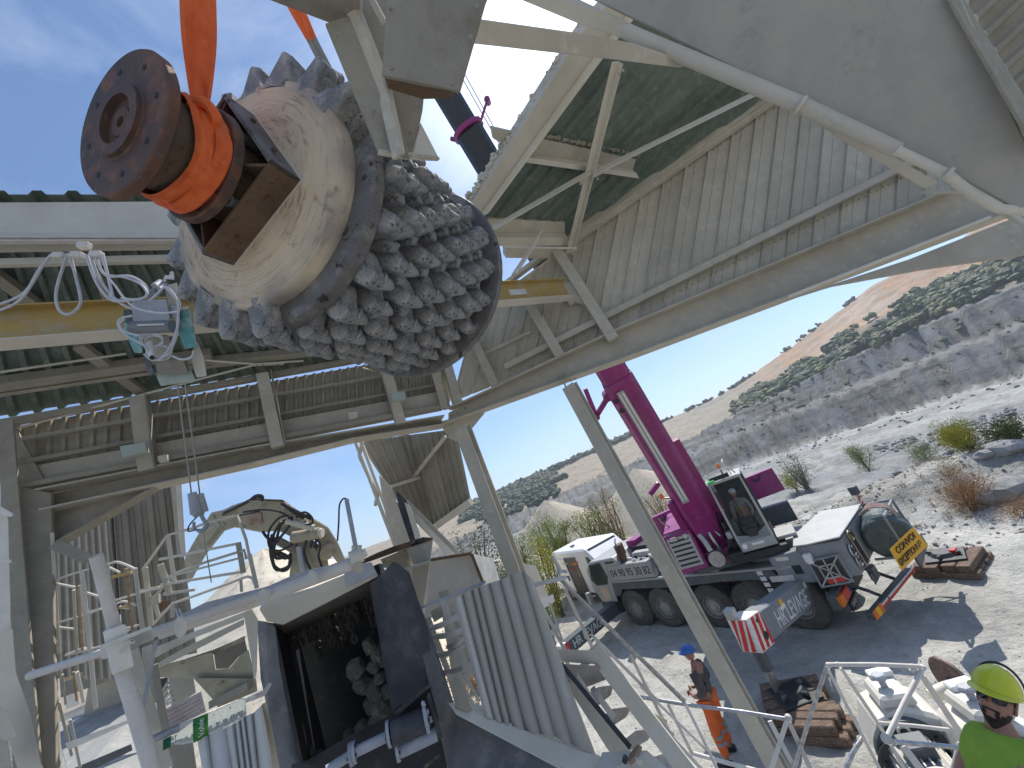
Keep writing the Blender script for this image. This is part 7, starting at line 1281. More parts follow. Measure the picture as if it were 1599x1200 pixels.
# ------------------------------------------------------------------ hopper bin, concrete bin, pleated cover, screw
hp = thing('steel_hopper', 'cream ribbed steel hopper with a dark rim between the chute and the hood', 'hopper', P(640, 900, 5.5))
g9 = lambda x, y: (540 + x / 5., 660 + y / 5.)
fac('rim', [g9(105, 1085), g9(385, 965), g9(600, 895), g9(685, 900), g9(660, 925), g9(470, 985), g9(190, 1085), g9(120, 1105)], 5.2, rust_hub, hp, th=.3); fac('funnel_side', [g9(270, 1070), g9(470, 985), g9(525, 1110), g9(455, 1150), g9(430, 1080), g9(290, 1110)], [5.3, 5.3, 5.5, 5.5, 5.5, 5.3], excav, hp); fac('funnel_side', [g9(470, 985), g9(682, 903), g9(662, 1075), g9(525, 1112)], [5.3, 5.2, 5.3, 5.4], dust_l, hp); fac('funnel_rib', [g9(450, 1140), g9(660, 1070), g9(655, 1095), g9(470, 1160)], 5.1, dust_l, hp, th=.3)
fac('funnel_side', [(642, 884), (672, 875), (665, 950), (655, 985), (645, 930)], [5.4, 5.3, 5.4, 5.4, 5.5], dust_l, hp); fac('funnel_side', [(583, 885), (620, 872), (642, 884), (650, 930), (640, 935), (630, 890)], 5.5, dust, hp); fac('funnel_foot', [(632, 886), (645, 910), (665, 975), (655, 985), (640, 930)], 5.2, excav, hp)
fac('crust', [g9(110, 1080), g9(250, 1015), g9(390, 960), g9(390, 972), g9(260, 1030), g9(125, 1095)], 5.15, mat('brown_crust', (.09, .065, .05), (.15, .12, .1), 14, .95, bump=.8), hp, th=.2)
for q in ((525, 935), (575, 915)): MB().cyl(P(*g9(*q), 5.15), P(*g9(q[0] + 12, q[1] + 20), 5.15), .04, n=8).build('bolt', black, hp)
cb2 = thing('concrete_bin', 'low pale concrete bin with rusty edges behind the pleated cover', 'bin', P(720, 910, 6.6))
conc = mat('pale_concrete', (.46, .45, .43), (.40, .39, .37), 3, .9, bump=.25, bsc=40, c3=(.53, .52, .49), c3sc=4, c3pos=(.5, .7), c4=(.24, .19, .15), c4sc=9, c4pos=(.68, .8))
g5 = lambda x, y: (650 + x / 4., 700 + y / 4.)
fac('bin_wall', [g5(88, 700), g5(345, 660), g5(440, 900), g5(300, 1000), g5(30, 1080), g5(60, 880)], 6.5, conc, cb2, th=.2); fac('bin_wall', [g5(345, 660), g5(480, 690), g5(530, 850), g5(440, 900)], [6.5, 7.4, 7.4, 6.5], mat('white_concrete', (.58, .57, .54), None, 4, .9, bump=.2), cb2, th=.1); rl('bin_edge', (*g5(92, 698), 6.45), (*g5(345, 658), 6.45), .05, .1, rust_hub, cb2); rl('bin_edge', (*g5(345, 660), 6.45), (*g5(415, 838), 6.45), .05, .05, rust_hub, cb2)
fac('side_screen', [(806, 878), (837, 884), (856, 930), (850, 955), (826, 925), (812, 905)], 7.4, white, cb2, th=.08); fac('side_screen', [(838, 940), (864, 928), (866, 940), (842, 955)], 6.5, white_c, cb2, th=.1)
pcv = thing('pleated_cover', 'tall pleated dusty steel cover standing on a ledge at the bottom centre', 'cover', P(840, 1150, 2.7))
T_ = [(709, 936), (722, 929), (737, 921), (747, 917), (764, 911), (781, 906), (797, 898), (816, 891), (832, 905)]; B_ = [(757, 1119), (772, 1124), (786, 1132), (800, 1141), (822, 1146), (845, 1147), (868, 1152), (895, 1164), (927, 1177)]
pleatd = mat('dusty_pleat_steel', (.41, .385, .345), (.35, .33, .29), 3, .88, bump=.15, bsc=60, c3=(.46, .44, .40), c3sc=6, c3pos=(.5, .72), c4=(.25, .20, .17), c4sc=9, c4pos=(.70, .85), stretch=(1, 1, .5))
pleat(T_, B_, 3.0, 2.75, [pleatw, pleatd, pleatd, pleatd, pleatd, pleatd, pleatd, pleatd], pcv, bulge=.05)
g6 = lambda x, y: (650 + x / 4., 900 + y / 4.)
fac('ledge_top', [(700, 1098), (745, 1098), (800, 1130), (900, 1163), (960, 1192), (990, 1215), (900, 1215), (712, 1116)], [2.75, 2.9, 2.85, 2.8, 2.7, 2.6, 2.5, 2.68], dust_l, pcv, th=.04)
for k in range(30): u = rng.uniform(735, 925); v = 1112 + (u - 735) * .37; MB().ico(P(u, v + rng.uniform(-3, 6), 2.74), rng.uniform(.008, .022), 1, .4, (1, 1, .4)).build('dust_heap', white, pcv)
rl('top_rail', (658, 949, 3.0), (758, 909, 3.05), .02, .03, bluegrey, pcv); fac('end_plate', [(697, 1052), (713, 1054), (722, 1066), (738, 1110), (728, 1112), (712, 1106)], 2.72, dust_d, pcv, th=.03)
sc3 = thing('screw_column', 'white upright post with curved plates between the chute and the pleated cover', 'post', P(710, 1040, 3.4))
rl('post', (690, 938, 3.4), (727, 1045, 3.3), .055, .05, white, sc3); rl('post', (706, 945, 3.5), (735, 1035, 3.4), .03, .03, dust_l, sc3); rl('post', (668, 965, 3.6), (700, 1050, 3.5), .05, .05, dust_l, sc3)
for a, b, c in (((668, 983), (690, 976), (720, 961)), ((675, 995), (700, 992), (720, 985)), ((684, 1024), (705, 1019), (728, 1004)), ((693, 1051), (715, 1047), (744, 1035)), ((700, 1010), (712, 1006), (722, 998))): pt([(*a, 3.35), (*b, 3.3), (*c, 3.35)], .022, white, sc3, 'curved_plate', 8, 4)
fac('plate_hole_panel', [(672, 955), (690, 945), (694, 962), (678, 972)], 3.5, dust_l, sc3); fac('white_panel', [(690, 960), (715, 950), (745, 1040), (725, 1080), (705, 1050)], 4.2, white, sc3, th=.1); fac('clip_box', [(684, 925), (700, 920), (703, 930), (688, 936)], 3.3, dust, sc3, th=.05)  # plain white panel standing behind the posts
for a, b in (((712, 1058), (738, 1098)), ((725, 1052), (748, 1095)), ((735, 1085), (752, 1078))): rl('thin_bar', (*a, 3.3), (*b, 3.3), .03, .03, white, sc3)
# slanting dark pipe with cap on the ledge
sp2 = thing('dark_pipe', 'thin dark pipe leaning from behind the pleated cover down to the ledge', 'pipe', P(985, 1170, 2.6))
pt([(876, 1036, 2.9), (925, 1096, 2.75), (984, 1167, 2.6)], .017, blackhose, sp2, 'pipe', 10); MB().lathe([(.001, -.01), (.06, -.01), (.065, .01), (.001, .01)], P(991, 1178, 2.55), unit(P(984, 1167, 2.6) - P(925, 1096, 2.75)), n=24).build('cap_disc', mat('tan_disc', (.38, .25, .16), None, 9, .8), sp2, smooth=True); MB().cyl(P(975, 1190, 2.5), P(977, 1182, 2.5), .018, n=6).build('bolt_hole', black, sp2); MB().cyl(P(997, 1190, 2.5), P(997, 1182, 2.5), .025, n=14).build('stub', dust_l, sp2, smooth=True)
fac('ledge', [(940, 1175), (1010, 1172), (1060, 1215), (930, 1215)], [2.65, 2.6, 2.5, 2.5], dust_l, sp2, th=.03)
# ------------------------------------------------------------------ stairs and rails
stt = thing('steel_stair', 'dusty open steel stair going down right of the pleated cover', 'stairs', P(1000, 1180, 3.2))
SD = 3.3
stairm = mat('worn_stair_steel', (.36, .35, .35), (.28, .275, .28), 5, .75, .1, bump=.25, bsc=70, c3=(.46, .45, .43), c3sc=9, c3pos=(.5, .7))
fac('landing_beam', [(866, 1014), (928, 1016), (938, 1038), (878, 1034)], 3.4, dust_l, stt, th=.05)
for q in ([(880, 1037), (936, 1040), (950, 1060), (905, 1078)], [(913, 1086), (935, 1073), (958, 1070), (954, 1086), (924, 1110)], [(929, 1127), (957, 1107), (988, 1103), (978, 1120), (936, 1148)], [(958, 1168), (993, 1141), (1022, 1139), (1012, 1156), (972, 1180)], [(1000, 1205), (1022, 1182), (1052, 1172), (1062, 1184), (1040, 1215)]):
    fac('tread', q, [3.2, 3.35, 3.5, 3.5, 3.25][:len(q)], stairm, stt, th=.035)
rl('stringer', (925, 1012, 3.45), (1108, 1250, 3.1), .05, .14, dust_l, stt, ref=(0, 0, 1)); rl('stringer', (893, 1060, 3.1), (1000, 1225, 2.9), .05, .12, dust, stt, ref=(0, 0, 1))
rl('support', (925, 1075, 3.4), (958, 1120, 3.3), .05, .05, dust_l, stt); rl('support', (985, 1100, 3.4), (1040, 1128, 3.4), .04, .04, dust, stt)
hr1 = thing('stair_handrail', 'worn bare-metal stair handrail with white flat posts running down to the right', 'handrail', P(1000, 1100, 3.840))
def R6(a, b, w, t, m_, n='rail_bar', par=None): return rl(n, a, b, w, t, m_, par or hr1)
pt([(876, 905, 3.900), (886, 916, 3.900), (1068, 1095, 3.720)], .021, chrome, hr1, 'top_tube', 12); pt([(1068, 1095, 3.720), (1098, 1155, 3.600), (1124, 1210, 3.540)], .014, whitepipe, hr1, 'bent_tube', 10); pt([(868, 905, 3.960), (874, 890, 3.960), (862, 870, 3.960)], .02, dust_l, hr1, 'bent_tube', 10, 4)
for a, b, w in [((882, 920, 3.900), (928, 1018, 4.020), .035), ((922, 990, 3.900), (1028, 1096, 3.780), .03), ((940, 1042, 3.960), (1052, 1150, 3.720), .04), ((984, 1022, 3.840), (1037, 1128, 3.780), .03), ((1000, 1054, 3.780), (1060, 1172, 3.660), .028), ((1043, 1100, 3.840), (1082, 1180, 3.720), .03), ((1000, 1072, 3.780), (1104, 1172, 3.600), .024), ((1002, 1101, 3.780), (1098, 1204, 3.600), .03), ((1058, 1172, 3.720), (1040, 1210, 3.720), .03)]: R6(a, b, w, .012, whitepipe)
hr2 = thing('landing_rail', 'short white landing rail beside the concrete bin, left of the stair', 'handrail', P(860, 980, 3.6))
for a, b, w in [((826, 916, 3.6), (884, 902, 3.5), .035), ((842, 938, 3.6), (881, 1014, 3.5), .03), ((850, 973, 3.6), (898, 967, 3.5), .04), ((858, 942, 3.6), (878, 1000, 3.5), .02)]: R6(a, b, w, .02, white, 'rail_bar', hr2)
for q in ([(856, 988), (866, 978), (870, 984), (860, 996)], [(862, 970), (874, 968), (872, 990), (866, 992)]): fac('white_fitting', q, 4.0, white_c, hr2, th=.05)
hr3 = thing('platform_rail', 'horizontal grey-and-white pipe rail crossing the orange trousers of the standing man', 'handrail', P(1180, 1180, 4.060))
pt([(1000, 1089, 4.340), (1082, 1102, 4.270), (1160, 1112, 4.130), (1228, 1123, 3.990)], .019, chrome, hr3, 'top_tube', 12); MB().ico(P(1231, 1121, 3.976), .034, 2, 0).build('elbow', whitepipe, hr3, smooth=True)
pt([(1083, 1177, 4.130), (1130, 1190, 4.060), (1190, 1206, 3.990)], .020, whitepipe, hr3, 'mid_tube', 10)
for a, b, w in [((1232, 1128, 3.976), (1272, 1215, 3.850), .045), ((1202, 1126, 4.060), (1246, 1210, 3.920), .045), ((1229, 1125, 3.976), (1200, 1215, 4.060), .04)]: R6(a, b, w, .02, whitepipe, 'post', hr3)
pt([(1291, 1042, 3.780), (1268, 1110, 3.850), (1240, 1200, 3.920)], .019, chrome, hr3, 'diagonal_tube', 10)
hr4 = thing('basket_rail', 'white tubular guard frame at the bottom right in front of the machines', 'guard rail', P(1400, 1150, 4.050))
D = 4.12
pt([(1293, 1038, D), (1370, 1038, D), (1436, 1041, D)], .0205, whitepipe, hr4, 'top_tube', 14); pt([(1441, 1043, D), (1412, 1098, 3.975), (1385, 1153, 3.825)], .0225, whitepipe, hr4, 'side_tube', 14); pt([(1383, 1158, 3.825), (1450, 1163, 3.750), (1530, 1171, 3.675)], .0205, chrome, hr4, 'lower_tube', 14); pt([(1371, 1129, 4.200), (1430, 1134, 4.170), (1482, 1140, 4.125)], .018, whitepipe, hr4, 'mid_tube', 12)
for u, v, d, r in ((1294, 1039, D, .033), (1441, 1043, D, .036), (1384, 1154, 2.55, .036)): MB().ico(P(u, v, d), r * .85, 2, .02).build('elbow', whitepipe, hr4, smooth=True)
for u, v, d in ((1308, 1038, D), (1425, 1041, D), (1396, 1159, 3.810)): c = P(u, v, d); MB().cyl(c - Xc * .006, c + Xc * .006, .026, n=16).build('pipe_collar', white, hr4, smooth=True)
for a, b, w, m_ in [((1293, 1046, D), (1381, 1215, 3.900), .032, whitepipe), ((1313, 1043, D), (1384, 1150, D), .034, whitepipe), ((1440, 1056, D), (1513, 1166, D), .058, whitepipe), ((1390, 1162, 3.900), (1420, 1215, 3.825), .034, whitepipe), ((1410, 1165, 4.050), (1448, 1215, 3.900), .07, whitepipe), ((1422, 1044, D), (1440, 1056, D), .05, whitepipe), ((1499, 1165, 4.050), (1518, 1215, 3.900), .05, whitepipe)]: R6(a, b, w, .03, m_, 'post', hr4)
pt([(1348, 1150, 4.050), (1332, 1175, 3.975), (1314, 1215, 3.900)], .02, chrome, hr4, 'lower_tube', 12); pt([(1498, 1160, 4.050), (1490, 1190, 4.050), (1482, 1215, 4.050)], .016, whitepipe, hr4, 'lower_tube', 10)
# floor grating the man stands on
# ------------------------------------------------------------------ machines on the ground
def machine(label, base, az_, s, seed, disc_=False):
    fr = Frame(base, az_, s); t = thing('dusty_gearmotor', label, 'gear motor', M=fr.M)
    def m_(name, mt, mb, bevel=.02, smooth=False): return mb.build(name, mt, t, smooth=smooth, bevel=bevel, local=True)
    m_('casing', white, MB().prism([(-.45, -.42, .1), (.5, -.42, .1), (.62, -.42, .55), (.45, -.42, 1.0), (.1, -.42, 1.18), (-.35, -.42, 1.05), (-.55, -.42, .6)], (0, .75, 0)), .05)
    m_('casing_cap', white, MB().prism([(-.2, -.36, 1.15), (.32, -.36, 1.12), (.28, -.36, 1.3), (-.12, -.36, 1.32)], (0, .6, 0)), .04); m_('breather', bluegrey, MB().cyl((.05, -.1, 1.3), (.05, -.1, 1.42), .05, n=12).cyl((.05, -.1, 1.42), (.05, -.1, 1.5), .11, n=6))
    m_('valve_block', white_c, MB().bb(-.05, .3, .1, .3, 1.3, 1.38)); m_('side_rib', white, MB().prism([(-.5, .33, .2), (.5, .33, .2), (.3, .33, .9), (-.3, .33, .9)], (0, .06, 0)), .02)
    m_('flange_ring', craned, MB().lathe([(.34, 0), (.47, 0), (.48, .03), (.48, .09), (.34, .09)], (-.1, -.52, .62), (0, 1, 0), n=40), 0, True)
    for k in range(12): a = k * math.pi / 6; m_('bolt', black, MB().cyl((-.1 + .41 * math.cos(a), -.52, .62 + .41 * math.sin(a)), (-.1 + .41 * math.cos(a), -.56, .62 + .41 * math.sin(a)), .025, n=6), 0)
    m_('motor_body', bluegrey, MB().cyl((-.1, -1.25, .62), (-.1, -.5, .62), .30, n=28), 0, True)
    for k in range(22): a = k * 2 * math.pi / 22; c = np.array([-.1 + .325 * math.cos(a), -.87, .62 + .325 * math.sin(a)]); m_('cooling_fin', white, MB().box(c, .62, .018, .055, X=(0, 1, 0), Y=(-math.sin(a), 0, math.cos(a))), 0)
    m_('fan_cover', white, MB().lathe([(.0, -.2), (.22, -.18), (.33, -.1), (.35, .1), (.34, .1)], (-.1, -1.3, .62), (0, 1, 0), n=36), 0, True); m_('fan_grille', craned, MB().lathe([(.06, 0), (.16, .01)], (-.1, -1.505, .62), (0, 1, 0), n=24), 0, True)
    m_('terminal_box', craned, MB().bb(-.28, .08, -1.05, -.72, .9, 1.08)); m_('lifting_eye', white, MB().tube([(-.1 + .07 * math.cos(a), -.6, 1.0 + .07 * math.sin(a)) for a in np.linspace(0, 6.28, 14)], .02, 8), 0, True)
    m_('hose', blackhose, MB().tube(smooth_path([(-.5, -.55, .4), (-.62, -.7, .7), (-.45, -.8, 1.0), (-.2, -.9, 1.08)], 5), .03, 8), 0, True); m_('base_frame', dust, MB().bb(-.6, .6, -1.3, .4, 0, .1))
    if disc_: m_('brake_disc', mat('brown_red_disc', (.15, .10, .09), (.10, .07, .065), 6, .6, .3, c3=(.3, .25, .22), c3sc=9, c3pos=(.55, .7)), MB().lathe([(.0, 0), (.1, 0), (.12, .03), (.36, .03), (.38, .05), (.38, .09), (.0, .09)], (.95, .15, 1.0), (1, .3, 0), n=40), 0, True); m_('disc_hub', white, MB().cyl((.6, .1, .95), (1.0, .17, 1.0), .09, n=16), 0, True)
    return t
q1 = onz(1385, 1092, .95); machine('chalk-white gear motor with a dark ring, left of the two behind the white guard frame', (q1[0], q1[1], 0), 107, .88, 1, True)
q2 = onz(1520, 1112, .95); machine('chalk-white gear motor partly hidden behind the man in the yellow helmet', (q2[0], q2[1], 0), 100, .86, 2)
# ------------------------------------------------------------------ people
def skin_body(name, joints, edges, m, parent=None, sub=2, root=0):
    me = bpy.data.meshes.new(name); me.from_pydata([j[0] for j in joints], edges, []); o = bpy.data.objects.new(name, me); col.objects.link(o)
    md = o.modifiers.new('s', 'SKIN'); sl = me.skin_vertices[0].data
    for i, j in enumerate(joints): sl[i].radius = (j[1], j[2] if len(j) > 2 else j[1]); sl[i].use_root = (i == root)
    md.use_smooth_shade = True; sb_ = o.modifiers.new('ss', 'SUBSURF'); sb_.levels = sub; sb_.render_levels = sub
    dg = bpy.context.evaluated_depsgraph_get(); m2 = bpy.data.meshes.new_from_object(o.evaluated_get(dg)); bpy.data.objects.remove(o); m2.name = name
    m2.materials.clear(); m2.materials.append(m); m2.polygons.foreach_set('use_smooth', [True] * len(m2.polygons)); m2.update()
    return link(name, m2, parent)
def head_mesh(name, m, parent, M, s=1.0, beard=None):
    """face looks along -Y, up +Z, centre at the origin"""
    n1, n2 = 72, 56; V = []; F_ = []
    for i in range(n2 + 1):
        ph = math.pi * i / n2; 
        for j in range(n1):
            th = 2 * math.pi * j / n1; x = math.sin(ph) * math.sin(th); y = -math.sin(ph) * math.cos(th); z = math.cos(ph)
            X = x * .076; Y = y * .094; Z = z * .115
            if Z < 0: k = -Z / .115; X *= 1 - .32 * k ** 1.5; Y = Y * (1 - .10 * k) - .012 * k * (y < 0)
            f = max(0, -y)
            g = lambda cx, cz, sx, sz: math.exp(-((X - cx) / sx) ** 2 - ((Z - cz) / sz) ** 2) * (f > .3)
            Y -= .030 * g(0, -.018, .011, .013) + .016 * g(0, .0, .008, .02) + .006 * g(0, -.022, .02, .01)
            Y += .011 * (g(.031, .012, .016, .011) + g(-.031, .012, .016, .011)); Y -= .006 * (g(.03, .032, .022, .008) + g(-.03, .032, .022, .008)); Y -= .006 * (g(.038, -.01, .014, .012) + g(-.038, -.01, .014, .012))
            Y -= .008 * g(0, -.050, .022, .006) + .007 * g(0, -.064, .019, .006); Y += .005 * g(0, -.057, .022, .0028); Y += .004 * g(0, -.077, .02, .006); Y -= .012 * g(0, -.094, .02, .013)
            V.append((X * s, Y * s, Z * s))
    F_ = [(i * n1 + j, i * n1 + (j + 1) % n1, (i + 1) * n1 + (j + 1) % n1, (i + 1) * n1 + j) for i in range(n2) for j in range(n1)]
    mb = MB().add(V, F_)
    for sd_ in (-1, 1):
        for k in range(1):
            pts = [(sd_ * (.073 + .012 * math.sin(a * .5 + .2)) * s, (.012 + .014 * math.cos(a)) * s, (-.002 + .026 * math.sin(a)) * s) for a in np.linspace(0, 6.28, 14)]; mb.tube(pts, .007 * s, 6); mb.ico((sd_ * .074 * s, .012 * s, -.002 * s), .014 * s, 1, 0, (.5, 1, 1.5))
    me = mb.mesh(name, m, smooth=False); me.polygons.foreach_set('use_smooth', [True] * len(me.polygons)); return link(name, me, parent, M)
# --- man in the yellow helmet, close, at the right edge
hp_ = P(1556, 1094, 2.32); vr_ = unit(hp_ - CAM); upv = unit(Uc + Xc * .03 - vr_ * ((Uc + Xc * .03) @ vr_) - vr_ * .05); lx_ = unit(Xc - vr_ * (Xc @ vr_)); look = unit(-vr_ - lx_ * .30); look = unit(look - upv * (look @ upv)); rgt = np.cross(look, upv)
HM = mframe(hp_, -rgt, -look) @ Matrix.Diagonal((.90, 1.02, 1.30, 1))   # head frame: x right of face mirrored, y backwards, z up
def hw(x, y, z): return np.array((HM @ Vector((x + .04 * (z < -.2) + (0 if x > 0 else -.35 * x), y, z * (.80 if z > -.13 else .66) ))))[:3]
man = thing('person', 'man in a yellow helmet, sunglasses and yellow-green T-shirt at the right edge', 'person', (hp_[0], hp_[1], hp_[2] - 1.72))
mi = wmat(man).inverted()
def J(x, y, z, r, r2=None): p = hw(x, y, z) - np.array(man.matrix_basis.translation); return (tuple(p), r, r2 or r)
gl_feet = np.array([hp_[0], hp_[1], hp_[2] - 1.65])
def JW(p, r): p = np.array(p) - np.array(man.matrix_basis.translation); return (tuple(p), r, r)
pel = hw(.0, .06, -.80); 
body_j = [JW(pel, .15), J(0, .06, -.55, .145, .12), J(0, .05, -.34, .16, .125), J(0, .035, -.22, .085, .08), J(0, .022, -.13, .058), J(0, .01, -.06, .055), J(.19, .05, -.30, .068), J(-.19, .05, -.30, .068), J(.27, .04, -.52, .05), J(-.27, .04, -.52, .05), J(.25, -.10, -.72, .038), J(-.25, -.10, -.72, .038), J(.20, -.20, -.80, .026, .04), J(-.20, -.20, -.80, .026, .04)]
for sx_ in (.1, -.1):
    b_ = pel + rgt * sx_; body_j += [JW(b_ + [0, 0, -.08], .095), JW(b_ + [0, 0, -.45], .07), JW(b_ + [0, 0, -.85], .05), JW(b_ + look * .10 + [0, 0, -.90], .04)]
be = [(0, 1), (1, 2), (2, 3), (3, 4), (4, 5), (2, 6), (2, 7), (6, 8), (7, 9), (8, 10), (9, 11), (10, 12), (11, 13), (0, 14), (14, 15), (15, 16), (16, 17), (0, 18), (18, 19), (19, 20), (20, 21)]
skin_body('body', body_j, be, skin, man); hd_ = head_mesh('head', skin, man, mi @ HM)
sh = [(j[0], j[1] * 1.16 + .014, (j[2] if len(j) > 2 else j[1]) * 1.16 + .014) for j in body_j]
sh3 = (tuple(np.array(J(0, .03, -.190, 0)[0])), .092, .085)
skin_body('tshirt', [sh[0], sh[1], sh[2], sh3, sh[6], sh[7], J(.245, .045, -.45, .066), J(-.245, .045, -.45, .066)], [(0, 1), (1, 2), (2, 3), (2, 4), (2, 5), (4, 6), (5, 7)], tshirt, man)
skin_body('trousers', [JW(pel + [0, 0, .02], .165), JW(pel + rgt * .1 + [0, 0, -.08], .11), JW(pel + rgt * .1 + [0, 0, -.45], .085), JW(pel + rgt * .1 + [0, 0, -.82], .07), JW(pel - rgt * .1 + [0, 0, -.08], .11), JW(pel - rgt * .1 + [0, 0, -.45], .085), JW(pel - rgt * .1 + [0, 0, -.82], .07)], [(0, 1), (1, 2), (2, 3), (0, 4), (4, 5), (5, 6)], navy, man)
hl = lambda name, mb, m_, sm=True, par=None: link(name, mb.mesh(name, m_, smooth=sm), par or man, (mi @ HM) if par is None else Matrix.Identity(4))
# hair cap, beard
V = []; n1 = 40
def capm(zmin, s_, ybias, m_, name, fn):
    mb = MB(); V = []; F_ = []; n1, n2 = 64, 22
    for i in range(n2 + 1):
        for j in range(n1):
            th = 2 * math.pi * j / n1; ph = fn(th) * i / n2; x = math.sin(ph) * math.sin(th); y = -math.sin(ph) * math.cos(th); z = math.cos(ph); V.append((x * .076 * s_, y * .094 * s_ + ybias, z * .115 * s_))
    F_ = [(i * n1 + j, i * n1 + (j + 1) % n1, (i + 1) * n1 + (j + 1) % n1, (i + 1) * n1 + j) for i in range(n2) for j in range(n1)]; return hl(name, MB().add(V, F_), m_)
capm(0, 1.035, .002, hair, 'hair', lambda th: R_(62) + R_(55) * (1 - math.cos(th)) / 2)
# beard: offset copy of the lower face
bv = []; bf = []; hv = [v.co.copy() for v in hd_.data.vertices]; idm = {}
for p in hd_.data.polygons:
    c = sum((hv[i] for i in p.vertices), Vector()) / len(p.vertices)
    face = c.y < .015 and -.125 < c.z < -.040 and not (abs(c.x) < .021 and -.071 < c.z < -.046) and (c.z < -.066 or abs(c.x) < .036 or c.y > -.06)
    if c.z > -.052 and abs(c.x) > .045 and c.y < -.04: face = False
    if face:
        q = []
        for i in p.vertices:
            if i not in idm: idm[i] = len(bv); w = hv[i]; k = 1.035 + .015 * random.random(); bv.append((w.x * k, w.y * k - .001, w.z * k))
            q.append(idm[i])
        bf.append(tuple(q))
mbb = MB().add(bv, bf); o = hl('beard', mbb, hair)
# eyes are hidden behind sunglasses
hl('sunglasses', MB().tube(smooth_path([(-.078, .0, .012), (-.072, -.05, .014), (-.05, -.088, .014), (0, -.103, .016), (.05, -.088, .014), (.072, -.05, .014), (.078, .0, .012)], 4), .0035, 6), black)
lens = mat('dark_sunglass_lens', (.008, .006, .006), None, 5, .12, bump=0, spec=.6)
for s_ in (1, -1):
    pr_l = [(s_ * x, y, z) for x, y, z in ((.006, -.103, .022), (.03, -.101, .027), (.058, -.088, .024), (.068, -.070, .014), (.062, -.078, -.006), (.040, -.096, -.013), (.016, -.104, -.006))]; hl('lens', MB().prism(pr_l, (0, .006, 0)), lens, False)
# helmet: shell with ridge, brim and dark band
def helmet(parent, M, m_, s=1.0, band=True):
    mb = MB(); V = []; n1, n2 = 64, 20
    for i in range(n2 + 1):
        ph = R_(91) * i / n2
        for j in range(n1):
            th = 2 * math.pi * j / n1; x = math.sin(ph) * math.sin(th); y = -math.sin(ph) * math.cos(th); z = math.cos(ph); r = 1 + .02 * math.exp(-(x / .10) ** 2) * (z > .15) + .012 * math.exp(-((abs(x) - .38) / .07) ** 2) * (z > .3)
            V.append((x * .108 * r, y * .132 * r + .004, .048 + z * .098 * r))
    mb.add(V, [(i * n1 + j, i * n1 + (j + 1) % n1, (i + 1) * n1 + (j + 1) % n1, (i + 1) * n1 + j) for i in range(n2) for j in range(n1)])
    br_ = []
    for q, (k, dz) in enumerate(((1.0, 0.0), (1.0, 1.0), (1.0, 1.0), (1.0, 0.0))):
        for j in range(n1):
            th = 2 * math.pi * j / n1; f = max(0, math.cos(th)) ** 1.2; out = (.010 + .045 * f) if q in (1, 2) else 0; zz = -.006 * (q in (1, 2)) - .010 * f * (q in (1, 2)) - (.003 if q >= 2 else 0)
            br_.append(((.107 + out * .6) * math.sin(th), -(.131 + out) * math.cos(th) + .004, .046 + zz))
    mb.add(br_, [(q * n1 + j, q * n1 + (j + 1) % n1, (q + 1) * n1 + (j + 1) % n1, (q + 1) * n1 + j) for q in range(3) for j in range(n1)])
    me = mb.mesh('helmet', m_, smooth=True); me.transform(Matrix.Scale(s, 4)); h_ = link('helmet', me, parent, M)
    if band:
        mb = MB(); pts = [(.112 * math.sin(a) * 1.0, .030 + .0 * a, .052 + .103 * math.cos(a)) for a in np.linspace(-1.62, 1.62, 30)]; pts2 = [(x, y + .018 - .10 * (1 - abs(math.cos(a))) * 0, z) for (x, y, z), a in zip(pts, np.linspace(-1.62, 1.62, 30))]
        mb.tube([(x, y, z) for x, y, z in pts2], .006, 8); me = mb.mesh('helmet_strap', navy, smooth=True); link('helmet_strap', me, h_)
    return h_
helmet(man, mi @ HM @ Matrix.Translation((0, -.004, .002)) @ Matrix.Rotation(R_(6), 4, 'X'), helmetm, 1.0)
ft_ = pel + np.array([0, 0, -.93])
for s_ in (.1, -.1): b_ = ft_ + rgt * s_; MB().box(b_ + look * .05 + [0, 0, -.02], .28, .10, .09, X=look, Y=rgt).build('boot', black, man, bevel=.02)
pf = thing('stair_platform', 'small grating platform under the man in the yellow helmet, outside the frame', 'platform', (ft_[0], ft_[1], 0)); pf['label'] = 'grating platform on posts that carries the man in the yellow helmet'
zf = ft_[2] - .07; MB().bb(ft_[0] - .6, ft_[0] + .9, ft_[1] - .7, ft_[1] + .5, zf - .04, zf).build('grating', dust_l, pf)
for dx, dy in ((-.55, -.65), (.85, -.65), (-.55, .45), (.85, .45)): MB().bb(ft_[0] + dx - .04, ft_[0] + dx + .04, ft_[1] + dy - .04, ft_[1] + dy + .04, 0, zf - .04).build('leg', dust_l, pf)

